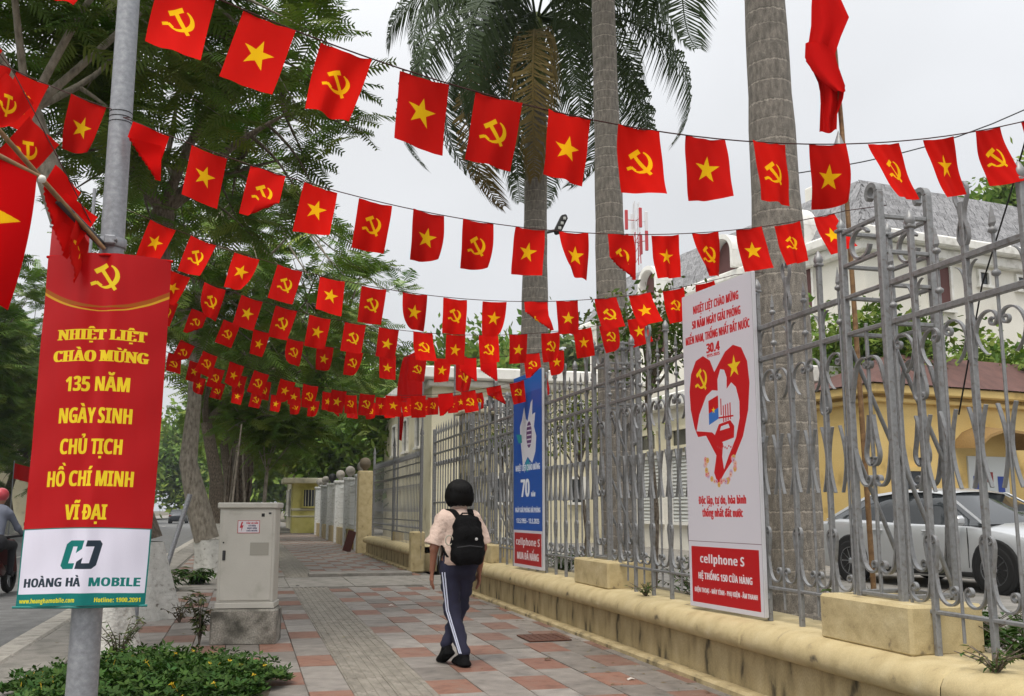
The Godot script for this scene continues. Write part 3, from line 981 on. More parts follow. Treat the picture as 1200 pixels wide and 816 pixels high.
	s.box(Vector3(0.85, 2.15, -6.0), Vector3(1.7, 4.3, 12.0))
	put("wall", s, M.stucco, a)
	s = Shape.new()
	s.cbox(Vector3(0.75, 4.52, -6.0), Vector3(2.1, 0.42, 12.5), 0.04)
	put("roof_slab", s, M.white_trim, a)
	s = Shape.new()
	s.box(Vector3(-0.012, 3.55, -6.0), Vector3(0.03, 0.9, 11.9))
	put("cream_band", s, M.stucco_cream, a)
	for q in [0.95, 3.3, 5.7, 8.1, 10.6]:
		win(a, "strip_window", Vector3(-0.03, 3.42, -q), Vector2(1.15, 0.46), Vector3(-1, 0, 0), M.glass, M.stucco_cream)
		win(a, "louvred_shutter", Vector3(0, 1.95, -q), Vector2(1.5, 1.9), Vector3(-1, 0, 0), M.louvre, M.white_trim, 18)
	# cream house further on, end wall to the street
	var h := thing("cream_house", "cream house with a wide white flat roof behind the gate pier", "house", Vector3(6.0, 0, -33.0))
	s = Shape.new()
	s.box(Vector3(4.0, 2.85, -6.0), Vector3(8.0, 5.7, 12.0))
	put("wall", s, M.stucco_cream, h)
	s = Shape.new()
	s.cbox(Vector3(4.0, 5.95, -5.9), Vector3(8.9, 0.42, 12.9), 0.05)
	s.cbox(Vector3(4.0, 5.62, -5.95), Vector3(8.4, 0.2, 12.4), 0.04)
	put("roof_slab", s, M.white_trim, h)
	for q in [[2.1, 4.7], [2.75, 4.7], [5.2, 4.7], [2.4, 2.0], [5.2, 2.0]]: win(h, "window", Vector3(q[0], q[1], 0), Vector2(0.42, 0.8), Vector3(0, 0, 1), M.glass, M.white_trim)
	for q in [2.5, 5.5, 8.5]: win(h, "window", Vector3(0, 4.2, -q), Vector2(0.9, 1.2), Vector3(-1, 0, 0), M.glass, M.white_trim)
	# yellow lodge behind the car
	var y := thing("yellow_lodge", "low ochre-yellow lodge with brown hipped roof and straw-coloured canopy over its door", "building", Vector3(12.6, 0, -17.75), deg_to_rad(8.8))
	s = Shape.new()
	s.box(Vector3(4.5, 1.87, -1.1), Vector3(9.0, 3.74, 2.2))
	put("wall", s, M.stucco_yellow, y)
	s = Shape.new()
	s.cbox(Vector3(4.5, 3.62, -1.1), Vector3(9.24, 0.10, 2.44), 0.02)
	s.cbox(Vector3(4.5, 3.84, -1.1), Vector3(9.5, 0.2, 2.7), 0.03)
	put("cornice", s, M.stucco_yellow, y)
	s = Shape.new()
	var e := [Vector3(-0.3, 3.95, 0.3), Vector3(9.3, 3.95, 0.3), Vector3(9.3, 3.95, -2.5), Vector3(-0.3, 3.95, -2.5)]
	var p0 := Vector3(1.6, 4.85, -1.1)
	var p1 := Vector3(7.4, 4.85, -1.1)
	s.quad(e[0], e[1], p1, p0); s.quad(e[2], e[3], p0, p1); s.tri(e[3], e[0], p0); s.tri(e[1], e[2], p1)
	put("roof", s, M.roof_brown, y)
	s = Shape.new()
	var rows := []
	for k in 9:
		var an := PI * k / 8.0
		rows.append([Vector3(3.1 + 0.95 * cos(an), 2.62 + 0.42 * sin(an), 0.72), Vector3(3.1 + 0.95 * cos(an), 2.66 + 0.5 * sin(an), 0.0)])
	s.grid(rows)
	rows = []
	for k in 9:
		var an := PI * k / 8.0
		rows.append([Vector3(3.1 + 0.95 * cos(an), 2.56 + 0.42 * sin(an), 0.74), Vector3(3.1 + 0.95 * cos(an), 2.62 + 0.42 * sin(an), 0.72)])
	s.grid(rows)
	put("canopy", s, worn(ramp_texture(256, 110, 0.08, [[0.0, Color(0.40, 0.31, 0.17)], [1.0, Color(0.62, 0.50, 0.30)]], 0.25), 2.0, 0.9), y)
	s = Shape.new()
	s.box(Vector3(3.1, 1.25, 0.02), Vector3(1.2, 2.5, 0.04))
	var door := put("door", s, mat(Color(0.78, 0.80, 0.80), 0.6), y)
	for q in [[2.72, 1.9, 0.2, 0.34, Color(0.20, 0.30, 0.62)], [3.45, 1.9, 0.2, 0.34, Color(0.18, 0.28, 0.6)], [3.12, 2.05, 0.18, 0.22, Color(0.55, 0.2, 0.2)]]:
		s = Shape.new()
		s.box(Vector3(q[0], q[1], 0.046), Vector3(q[2], q[3], 0.006))
		put("notice", s, mat(q[4], 0.7), door)
	for q in [[0.9, 1.55], [5.6, 1.55], [7.4, 1.55]]: win(y, "window", Vector3(q[0], q[1], 0), Vector2(0.9, 1.2), Vector3(0, 0, 1), M.glass, M.stucco_yellow)
	# red-white mast
	var m := thing("radio_mast", "tall thin red and white lattice mast far behind the palms", "mast", Vector3(34.4, 0, -83.2))
	var red := mat(Color(0.72, 0.22, 0.24), 0.7)
	var white := mat(Color(0.85, 0.85, 0.86), 0.7)
	for k in 10:
		var y0 := k * 3.0
		var b := Shape.new()
		var w0 := 1.1 - 0.07 * k
		for q in [[-1, -1], [1, -1], [1, 1], [-1, 1]]:
			b.tube([Vector3(q[0] * w0 * 0.5, y0, q[1] * w0 * 0.5), Vector3(q[0] * (w0 - 0.07) * 0.5, y0 + 2.98, q[1] * (w0 - 0.07) * 0.5)], 0.05, 5)
		for q in 3:
			var yy := y0 + q
			b.tube([Vector3(-w0 * 0.5, yy, w0 * 0.5), Vector3(w0 * 0.5, yy + 1, w0 * 0.5)], 0.03, 4)
			b.tube([Vector3(-w0 * 0.5, yy, -w0 * 0.5), Vector3(-w0 * 0.5, yy + 1, w0 * 0.5)], 0.03, 4)
		put("mast_section", b, red if k % 2 == 0 else white, m)
	for k in 8:
		var b := Shape.new()
		var an := TAU * k / 8.0
		b.cbox(Vector3(cos(an) * 1.0, 28.2 - (k % 2) * 2.1, sin(an) * 1.0), Vector3(0.28, 1.9, 0.2), 0.03)
		b.tube([Vector3(0, 28.2 - (k % 2) * 2.1, 0), Vector3(cos(an), 28.2 - (k % 2) * 2.1, sin(an))], 0.04, 4)
		put("antenna", b, red if k % 3 else white, m)

# ------------------------------------------------------------------ the fence and lodge further down the street
func build_far_fence():
	# gate pier and open gate leaf
	var p := thing("gate_pier", "tall stained cream gate pier behind the gate opening", "pier", Vector3(4.35, 0, -18.9))
	var s := Shape.new()
	s.cbox(Vector3(0, 1.6, 0), Vector3(0.62, 3.2, 0.62), 0.02)
	put("shaft", s, worn(ramp_texture(512, 111, 0.008, [[0.0, Color(0.22, 0.23, 0.22)], [0.33, Color(0.42, 0.41, 0.35)], [0.45, Color(0.70, 0.66, 0.53)], [1.0, Color(0.80, 0.77, 0.65)]], 0.06, 6), 0.6, 0.9), p)
	s = Shape.new()
	s.cbox(Vector3(0, 3.27, 0), Vector3(0.78, 0.14, 0.78), 0.03)
	put("cap", s, M.stucco_cream, p)
	var g := thing("iron_gate", "grey wrought iron gate leaf with scrolls, standing before the cream gate pier", "gate", Vector3(3.95, 0, -17.6))
	for y in [0.5, 0.9, 1.5, 2.55, 2.8]:
		s = Shape.new()
		s.box(Vector3(0, y, -1.9), Vector3(0.03, 0.035, 3.76))
		put("rail", s, M.iron, g)
	for k in 2:
		s = Shape.new()
		s.cbox(Vector3(0, 1.6, -0.03 - 3.74 * k), Vector3(0.06, 3.0, 0.06), 0.006)
		put("gate_post", s, M.iron, g)
	for k in 13:
		s = Shape.new()
		s.tube([Vector3(0, 0.2, -0.28 - 0.272 * k), Vector3(0, 2.95 + 0.1 * (k % 2), -0.28 - 0.272 * k)], 0.013, 5)
		s.lathe([Vector2(0.012, 2.9), Vector2(0.03, 2.95), Vector2(0.0, 3.15)], Vector3(0, 0.05, -0.28 - 0.272 * k), 5)
		put("bar", s, M.iron, g)
		s = Shape.new()
		for f in [-1.0, 1.0]:
			s.strip(in_plane(bend(Vector2(0.0, 0.92), 1.4, [[0.14, -1.0, -3.0], [0.18, 8.0, 22.0], [0.1, 30.0, 50.0]]), f), 0.025, 0.012)
			s.strip(in_plane(bend(Vector2(0.0, 2.2), 1.4, [[0.12, -1.0, -3.0], [0.18, -8.0, -22.0], [0.1, -30.0, -50.0]]), f), 0.025, 0.012)
		put("gate_scroll", s, M.iron, g, Vector3(0, 0, -0.28 - 0.272 * k))
	# pale panel beyond the gate
	var t := thing("pale_iron_fence", "fine-barred grey iron fence with spear tops on the short wall beyond the gate", "fence", Vector3(FENCE_X, 0, -22.0))
	for y in [0.80, 1.1, 2.18, 2.42]:
		s = Shape.new()
		s.box(Vector3(0.003, y, -4.4), Vector3(0.018, 0.03, 8.8))
		put("rail", s, M.iron, t)
	var bs := Shape.new()
	bs.tube([Vector3(0, 0.55, 0), Vector3(0, 2.56, 0)], 0.008, 5)
	bs.lathe([Vector2(0.012, 2.54), Vector2(0.034, 2.58), Vector2(0.0, 2.76)], Vector3.ZERO, 5)
	var bm := bs.mesh()
	var cs := Shape.new()
	for f in [-1.0, 1.0]:
		var pts := []
		for k in 9:
			var u := k / 8.0 * 2.0 - 1.0
			pts.append(Vector2(0.012 + 0.045 * pow(absf(u), 1.7), 1.62 + 0.32 * u))
		cs.strip(in_plane(pts, f), 0.010, 0.014)
		cs.strip(in_plane(bend(Vector2(0.0, 2.02), 1.4, [[0.10, -1.0, -3.0], [0.14, -8.0, -26.0]]), f), 0.010, 0.014)
		cs.strip(in_plane(bend(Vector2(0.0, 1.08), -1.4, [[0.12, 1.0, 3.0], [0.14, 9.0, 26.0]]), f), 0.010, 0.014)
	var cm := cs.mesh()
	for k in 40:
		put("bar", bm, M.iron, t, Vector3(0, 0, -0.1 - 0.219 * k))
		put("scrollwork", cm, M.iron, t, Vector3(0, 0, -0.1 - 0.219 * k))
	for k in 3:
		s = Shape.new()
		s.cbox(Vector3(0, 1.75, -0.1 - 4.3 * k), Vector3(0.07, 2.5, 0.07), 0.008)
		s.lathe([Vector2(0.02, 3.0), Vector2(0.05, 3.05), Vector2(0.0, 3.3)], Vector3(0, 0, -0.1 - 4.3 * k), 6)
		put("fence_post", s, M.iron, t)
	# pillars with balls
	var ball := [Vector2(0.0, 0.0), Vector2(0.09, 0.02), Vector2(0.07, 0.07), Vector2(0.16, 0.16), Vector2(0.19, 0.26), Vector2(0.16, 0.37), Vector2(0.09, 0.43), Vector2(0.0, 0.45)]
	var y0 := thing("yellow_pillar", "square yellow plaster pillar with a dark round ball on top", "pillar", Vector3(3.62, 0, -31.6))
	s = Shape.new()
	s.cbox(Vector3(0, 1.28, 0), Vector3(0.44, 2.56, 0.5), 0.02)
	put("shaft", s, M.cream, y0)
	s = Shape.new()
	s.lathe(ball, Vector3(0, 2.54, 0), 14)
	put("ball", s, mat(Color(0.40, 0.36, 0.30), 0.8), y0)
	for k in 6:
		var z := 33.6 + k * 4.0
		var w := thing("white_pillar", "white fence pillar topped with a pale ball, between yellow pillar and lemon lodge", "pillar", Vector3(3.75, 0, -z), 0.0, "white pillars with ball tops")
		s = Shape.new()
		s.cbox(Vector3(0, 1.22, 0), Vector3(0.42, 2.44, 0.42), 0.02)
		s.cbox(Vector3(0, 2.48, 0), Vector3(0.52, 0.1, 0.52), 0.02)
		put("shaft", s, M.iron_white, w)
		s = Shape.new()
		s.lathe(ball, Vector3(0, 2.52, 0), 12)
		put("ball", s, M.kerb if k != 3 else M.steel_dark, w)
	for k in 5:
		var z := 33.6 + k * 4.0
		var f := thing("white_fence_panel", "white barred fence panel on a mossy yellow base, between two ball-topped white pillars", "fence", Vector3(3.75, 0, -z), 0.0, "white barred panels beyond the yellow pillar")
		s = Shape.new()
		s.box(Vector3(0.02, 0.32, -2.0), Vector3(0.3, 0.66, 3.56))
		put("base", s, worn(ramp_texture(256, 112, 0.02, [[0.0, Color(0.22, 0.20, 0.10)], [0.5, Color(0.52, 0.46, 0.22)], [1.0, Color(0.72, 0.64, 0.34)]], 0.1), 0.5, 0.95) if k == 0 else M.cream_dirty, f)
		for y in [0.8, 2.0, 2.2]:
			s = Shape.new()
			s.box(Vector3(0.003, y, -2.0), Vector3(0.03, 0.04, 3.56))
			put("rail", s, M.iron_white, f)
		for j in 22:
			s = Shape.new()
			s.box(Vector3(0, 1.5, -0.3 - j * 0.162), Vector3(0.03, 1.7, 0.03))
			put("bar", s, M.iron_white, f)
	# guard booth
	var b := thing("guard_booth", "small lemon-yellow guard booth with flat overhanging roof and barred window", "booth", Vector3(3.35, 0, -58.8))
	s = Shape.new()
	s.box(Vector3(0, 1.45, -1.1), Vector3(1.5, 2.9, 2.2))
	put("wall", s, M.stucco_lemon, b)
	s = Shape.new()
	s.cbox(Vector3(-0.1, 3.0, -1.1), Vector3(2.5, 0.3, 3.0), 0.03)
	put("roof_slab", s, M.stucco_cream, b)
	s = Shape.new()
	s.cbox(Vector3(0, 1.35, -1.1), Vector3(1.6, 0.14, 2.3), 0.02)
	s.cbox(Vector3(0, 0.95, -1.1), Vector3(1.56, 0.1, 2.26), 0.02)
	put("band", s, M.stucco_cream, b)
	win(b, "window", Vector3(0.22, 2.0, 0), Vector2(0.7, 0.95), Vector3(0, 0, 1), M.glass, M.stucco_lemon)
	for k in 4:
		s = Shape.new()
		s.box(Vector3(-0.03 + k * 0.165, 2.0, 0.06), Vector3(0.03, 0.95, 0.03))
		put("window_bar", s, M.stucco_cream, b)
	# roofs and walls further on
	var far := [[Vector3(7.5, 0, -74), 9.0, 4.6, 8.0, 1.6, M.stucco_cream, M.roof_red, "distant house with red hipped roof behind the guard booth"],
		[Vector3(9.5, 0, -92), 7.0, 4.0, 8.0, 1.2, M.stucco_lemon, M.roof_red, "distant yellow house with low red roof down the street"],
		[Vector3(-19, 0, -34), 8.0, 7.5, 14.0, 1.0, M.stucco_lemon, M.roof_brown, "yellow shop house across the road behind the trees"],
		[Vector3(-20, 0, -52), 8.0, 9.0, 14.0, 1.0, M.stucco_cream, M.roof_red, "cream shop house across the road, further down than the yellow one"],
		[Vector3(-20, 0, -14), 8.0, 8.0, 16.0, 1.0, M.stucco, M.roof_brown, "white shop house across the road with a dark shopfront"],
		[Vector3(-18, 0, -80), 9.0, 8.0, 18.0, 1.2, M.stucco_cream, M.roof_red, "pale far house across the road near the parked car"]]
	for q in far:
		var hse := thing("far_house", q[7], "house", q[0])
		s = Shape.new()
		s.box(Vector3(0, q[2] * 0.5, 0), Vector3(q[1], q[2], q[3]))
		put("wall", s, q[5], hse)
		s = Shape.new()
		var hx: float = q[1] * 0.5 + 0.5
		var hz: float = q[3] * 0.5 + 0.5
		var e := [Vector3(-hx, q[2], hz), Vector3(hx, q[2], hz), Vector3(hx, q[2], -hz), Vector3(-hx, q[2], -hz)]
		var a0 := Vector3(-hx * 0.3, q[2] + q[4], 0)
		var a1 := Vector3(hx * 0.3, q[2] + q[4], 0)
		s.quad(e[0], e[1], a1, a0); s.quad(e[2], e[3], a0, a1); s.tri(e[3], e[0], a0); s.tri(e[1], e[2], a1)
		s.quad(e[3], e[2], e[1], e[0])
		put("roof", s, q[6], hse)
		var fx: float = q[1] * 0.5 if q[0].x < 0 else -q[1] * 0.5
		for k in int(q[3] / 2.6):
			for yy in ([1.6, 4.8] if q[2] > 5 else [1.8]):
				win(hse, "window", Vector3(fx, yy, q[3] * 0.5 - 1.4 - k * 2.6), Vector2(1.3, 1.7), Vector3(signf(fx), 0, 0), M.glass, M.white_trim)
		for k in int(q[1] / 2.8):
			for yy in ([1.8, 5.0] if q[2] > 5 else [1.9]): win(hse, "window", Vector3(-q[1] * 0.5 + 1.5 + k * 2.7, yy, q[3] * 0.5), Vector2(1.1, 1.5), Vector3(0, 0, 1), M.glass, M.white_trim)

# ------------------------------------------------------------------ palms
func palm_frond(len: float, droop: float, spread: float, r: RandomNumberGenerator) -> ArrayMesh:   # grows along +x from the origin, arching down
	var s := Shape.new()
	var pts := []
	var rad := []
	var p := Vector3.ZERO
	var a := 0.75
	var n := 26
	for k in n + 1:
		pts.append(p)
		rad.append(lerpf(0.028, 0.004, float(k) / n))
		p += Vector3(cos(a), sin(a), 0) * len / n
		a -= droop / n * (0.5 + 1.0 * k / n)
	s.tube(pts, rad, 5)
	for k in range(3, n):
		for sub in 5:
			var t := (k + sub / 5.0)
			var q: Vector3 = pts[k].lerp(pts[k + 1], sub / 5.0)
			var d: Vector3 = (pts[k + 1] - pts[k]).normalized()
			for sg in [-1.0, 1.0]:
				var L := (0.62 * sin(PI * clampf(t / n * 0.85 + 0.14, 0, 1)) + 0.10) * spread * r.randf_range(0.85, 1.1)
				var lift := r.randf_range(-0.25, 0.55)
				var out := (Vector3(0, lift, sg) + d * r.randf_range(0.45, 0.8)).normalized()
				var m := q + out * L * 0.45 + Vector3(0, -0.10 * L, 0)
				var tip := q + out * L * 0.62 + Vector3(0, -0.72 * L, 0) + d * 0.05
				var wv := d.cross(out).cross(out).normalized() * 0.017
				s.quad(q - wv * 0.5, q + wv * 0.5, m + wv, m - wv)
				s.tri(m - wv, m + wv, tip)
	return s.mesh()

func royal_palm(label: String, base: Vector3, h: float, r0: float, lean: Vector3, fronds: Array, r: RandomNumberGenerator) -> void:
	var t := thing("royal_palm", label, "palm tree", base, 0.0, "royal palms behind the fence")
	var s := Shape.new()
	var pts := []
	var rad := []
	for k in 25:
		var u := k / 24.0
		pts.append(Vector3(0, h * u, 0) + lean * u)
		rad.append(r0 * (1.0 + 0.025 * sin(k * 2.3 + r0 * 90.0)) * (1.12 - 0.30 * u + 0.10 * sin(PI * clampf(u * 1.5, 0, 1))) + (0.10 * r0 if k == 0 else 0.0))
	s.tube(pts, rad, 24, false)
	put("trunk", s, M.palm_bark, t)
	var top: Vector3 = pts[24]
	s = Shape.new()
	var cs := []
	var cr := []
	for k in 9:
		var u := k / 8.0
		cs.append(top + Vector3(0, 1.5 * u, 0))
		cr.append(r0 * (0.84 + 0.16 * sin(PI * u) - 0.42 * u))
	s.tube(cs, cr, 16, true)
	put("crownshaft", s, M.crownshaft, t)
	var meshes := [palm_frond(3.3, 1.9, 1.15, r), palm_frond(3.7, 2.6, 1.25, r), palm_frond(4.7, 2.6, 1.2, r)]
	for f in fronds:      # [heading, which, tilt, dead]
		var o := put("dead_frond" if f[3] else "frond", meshes[f[1]], M.leaf_dead if f[3] else M.leaf_palm, t)
		o.position = top + Vector3(cos(f[0]) * 0.1, 1.40 if not f[3] else 0.9, -sin(f[0]) * 0.1)
		o.basis = Basis(Vector3.UP, f[0]) * Basis(Vector3.BACK, f[2])

func build_palms():
	var r := RandomNumberGenerator.new()
	r.seed = 41
	var full := []
	for k in 13: full.append([TAU * k / 13.0 + r.randf_range(-0.12, 0.12), [0, 1, 1, 2, 1][k % 5], [0.35, 0.0, -0.35, -0.7, -0.1][k % 5] + r.randf_range(-0.1, 0.1), false])
	var drooping := full.duplicate()
	for q in [[2.9, 2, -0.75, false], [3.6, 2, -0.7, false], [0.2, 2, -0.8, false], [5.9, 2, -0.6, false], [4.4, 2, -0.9, true], [3.9, 2, -1.0, false], [1.2, 2, -1.05, false], [3.2, 2, -1.15, false], [4.1, 2, -1.1, false], [5.3, 2, -1.15, false], [6.0, 2, -1.0, false], [3.75, 2, -1.1, true]]: drooping.append(q)
	royal_palm("grey royal palm whose full drooping crown shows, with brown dead fronds against the trunk", Vector3(4.86, 0.3, -16.75), 8.9, 0.235, Vector3(0.10, 0, 0), drooping, r)
	royal_palm("straight grey royal palm trunk between the blue dove board and the white heart board", Vector3(5.0, 0.3, -12.95), 9.6, 0.205, Vector3(-0.12, 0, 0), full, r)
	royal_palm("thick ringed royal palm trunk right behind the white heart board", Vector3(4.93, 0.3, -8.25), 8.2, 0.225, Vector3(-0.10, 0, 0.0), full, r)

# ------------------------------------------------------------------ leafy trees
func feather_leaf(len: float, pairs: int, r: RandomNumberGenerator) -> ArrayMesh:   # twice-feathered leaf along +x, hanging a little
	var s := Shape.new()
	var pts := []
	for k in 7:
		var u := k / 6.0
		pts.append(Vector3(len * u, -0.16 * len * u * u, 0))
	s.strip(pts, 0.008, 0.006, Vector3.BACK)
	for k in pairs:
		var u := 0.12 + 0.86 * k / (pairs - 1.0)
		var q := Vector3(len * u, -0.16 * len * u * u, 0)
		var L := len * 0.34 * sin(PI * clampf(0.22 + 0.66 * u, 0, 1)) * r.randf_range(0.85, 1.1)
		for sg in [-1.0, 1.0]:
			var out := Vector3(0.5, r.randf_range(-0.35, 0.08), sg).normalized()
			var wv := Vector3(1, 0, -0.5 * sg).normalized() * 0.052 * len
			var m := q + out * L * 0.45
			var tip := q + out * L + Vector3(0, -0.10 * L, 0)
			s.quad(q - wv * 0.3, q + wv * 0.3, m + wv * 0.55, m - wv * 0.55)
			s.tri(m - wv * 0.55, m + wv * 0.55, tip)
	return s.mesh()

func leaf_spray(n: int, size: float, r: RandomNumberGenerator) -> ArrayMesh:   # a twig of separate pointed leaves
	var s := Shape.new()
	for k in n:
		var q := Vector3(r.randf_range(-0.5, 0.5), r.randf_range(-0.35, 0.35), r.randf_range(-0.5, 0.5))
		var d := Vector3(r.randf_range(-1, 1), r.randf_range(-0.7, 0.35), r.randf_range(-1, 1)).normalized()
		var sd := d.cross(Vector3(r.randf_range(-0.4, 0.4), 1, r.randf_range(-0.4, 0.4))).normalized()
		var L := size * r.randf_range(0.7, 1.2)
		s.quad(q, q + d * L * 0.5 + sd * L * 0.24, q + d * L, q + d * L * 0.5 - sd * L * 0.24)
	return s.mesh()

func leaf_color(r: RandomNumberGenerator, base: Color, spread: float) -> Color:
	var k := 1.0 + r.randf_range(-spread, spread)
	return Color(base.r * k * (1.0 + r.randf_range(-0.15, 0.25)), base.g * k, base.b * k * (1.0 + r.randf_range(-0.2, 0.2)))

func limb(a: Vector3, b: Vector3, r: RandomNumberGenerator, sag := 0.12) -> Array:
	var pts := []
	var L := (b - a).length()
	var off := Vector3(r.randf_range(-1, 1), r.randf_range(0.2, 1), r.randf_range(-1, 1)) * L * sag
	for k in 7:
		var u := k / 6.0
		pts.append(a.lerp(b, u) + off * sin(PI * u) * (1.0 - 0.3 * u))
	return pts

func feathery_tree(t: Node3D, trunk: Array, rad: Array, lime_to: float, centre: Vector3, size: Vector3, clusters: int, per: int, sd: int, base: Color, mesh_scale := 1.0, min_y := 2.6, pale := false) -> void:
	var r := RandomNumberGenerator.new()
	r.seed = sd
	var s := Shape.new()
	# trunk with a limewashed foot
	var low := []
	var lr := []
	var up := []
	var ur := []
	for k in trunk.size():
		if trunk[k].y <= lime_to + 0.001: low.append(trunk[k]); lr.append(rad[k])
		if trunk[k].y >= lime_to - 0.001: up.append(trunk[k]); ur.append(rad[k])
	s.tube(up, ur, 14, false)
	put("trunk", s, M.bark_pale if pale else M.bark, t)
	if low.size() > 1:
		s = Shape.new()
		var rows := []
		var K := 20
		for k in low.size():
			var row := []
			for j in K + 1:
				var an := TAU * j / K
				var flare: float = 1.0 + (0.16 * sin(an * 5.0 + sd) + 0.10 * sin(an * 3.0)) * (1.0 - float(k) / low.size())
				row.append(low[k] + Vector3(cos(an), 0, -sin(an)) * lr[k] * flare)
			rows.append(row)
		s.grid(rows, true)
		put("limewashed_foot", s, M.lime, t)
	var fork: Vector3 = trunk[trunk.size() - 1]
	var tips := []
	var mains := []
	for k in 6:
		var an := TAU * k / 6.0 + r.randf_range(-0.4, 0.4)
		var b := centre + Vector3(cos(an) * size.x * 0.5, r.randf_range(-0.25, 0.35) * size.y, sin(an) * size.z * 0.5)
		var pts := limb(fork, b, r, 0.1)
		var l := Shape.new()
		var rr := []
		for j in 7: rr.append(lerpf(rad[rad.size() - 1] * (0.36 if pale else 0.55), 0.02, j / 6.0))
		l.tube(pts, rr, 8, false)
		put("limb", l, M.bark_pale if pale else M.bark, t)
		mains.append(pts)
	var tw := Shape.new()
	for k in clusters:
		var d := Vector3(r.randfn(), r.randfn() * 0.8, r.randfn()).normalized()
		var rr := pow(r.randf(), 0.42)
		var c := centre + d * rr * size * Vector3(1, 1, 1)
		if c.y < min_y: c.y = min_y + r.randf() * 0.5
		var best: Vector3 = fork
		for m in mains:
			for q in m:
				if (q - c).length() < (best - c).length(): best = q
		tw.tube(limb(best, c, r, 0.08), [0.028, 0.025, 0.021, 0.017, 0.013, 0.009, 0.005], 4, false)
		tips.append([c, (c - best).normalized()])
	put("twigs", tw, M.bark_pale if pale else M.bark, t).set_meta("kind", "stuff")
	var xf := []
	var cols := []
	for q in tips:
		var tone := r.randf_range(0.75, 1.25)
		for j in per:
			var dir: Vector3 = (Vector3(r.randf_range(-1, 1), r.randf_range(-0.35, 0.4), r.randf_range(-1, 1)).normalized() + q[1] * 0.5).normalized()
			var side := dir.cross(Vector3.UP).normalized()
			var upv := side.cross(dir).normalized()
			var bs := Basis(dir, upv, side).rotated(dir, r.randf_range(-0.5, 0.5)) * Basis.from_scale(Vector3.ONE * r.randf_range(0.75, 1.2) * mesh_scale)
			xf.append(Transform3D(bs, q[0] - q[1] * r.randf_range(0, 0.45) + Vector3(r.randf_range(-0.12, 0.12), r.randf_range(-0.12, 0.12), r.randf_range(-0.12, 0.12))))
			var cc := leaf_color(r, base, 0.2)
			cols.append(Color(cc.r * tone, cc.g * tone, cc.b * tone))
	copies("crown", feather, M.leaf, xf, cols, t).set_meta("kind", "stuff")

var feather: ArrayMesh

func broad_tree(t: Node3D, h: float, centre: Vector3, size: Vector3, n: int, spray: ArrayMesh, sd: int, base: Color, sc := 1.0, trunk_r := 0.2) -> void:
	var r := RandomNumberGenerator.new()
	r.seed = sd
	var s := Shape.new()
	s.tube([Vector3.ZERO, Vector3(0.05, h * 0.4, 0.03), Vector3(-0.04, h, 0)], [trunk_r * 1.25, trunk_r, trunk_r * 0.7], 10, false)
	put("trunk", s, M.bark, t)
	var lumps := []
	for k in 16:
		var d := Vector3(r.randfn(), r.randfn() * 0.8, r.randfn()).normalized() * pow(r.randf(), 0.5)
		lumps.append(centre + d * size * 0.8)
		var l := Shape.new()
		var rr := []
		for j in 7: rr.append(lerpf(trunk_r * 0.4, 0.02, j / 6.0))
		l.tube(limb(Vector3(-0.04, h * 0.95, 0), lumps[k], r), rr, 5, false)
		if k < 9: put("limb", l, M.bark, t)
	var xf := []
	var cols := []
	for k in n:
		var c: Vector3 = lumps[r.randi() % lumps.size()]
		var d := Vector3(r.randfn(), r.randfn(), r.randfn()) * 0.26
		var p := c + Vector3(d.x * size.x, d.y * size.y, d.z * size.z) * 1.0
		var bs := Basis(Vector3(r.randf_range(-1, 1), r.randf_range(-1, 1), r.randf_range(-1, 1)).normalized(), r.randf_range(0, TAU)) * Basis.from_scale(Vector3.ONE * sc * r.randf_range(0.7, 1.3))
		xf.append(Transform3D(bs, p))
		cols.append(leaf_color(r, base, 0.28))
	copies("crown", spray, M.leaf_far, xf, cols, t).set_meta("kind", "stuff")

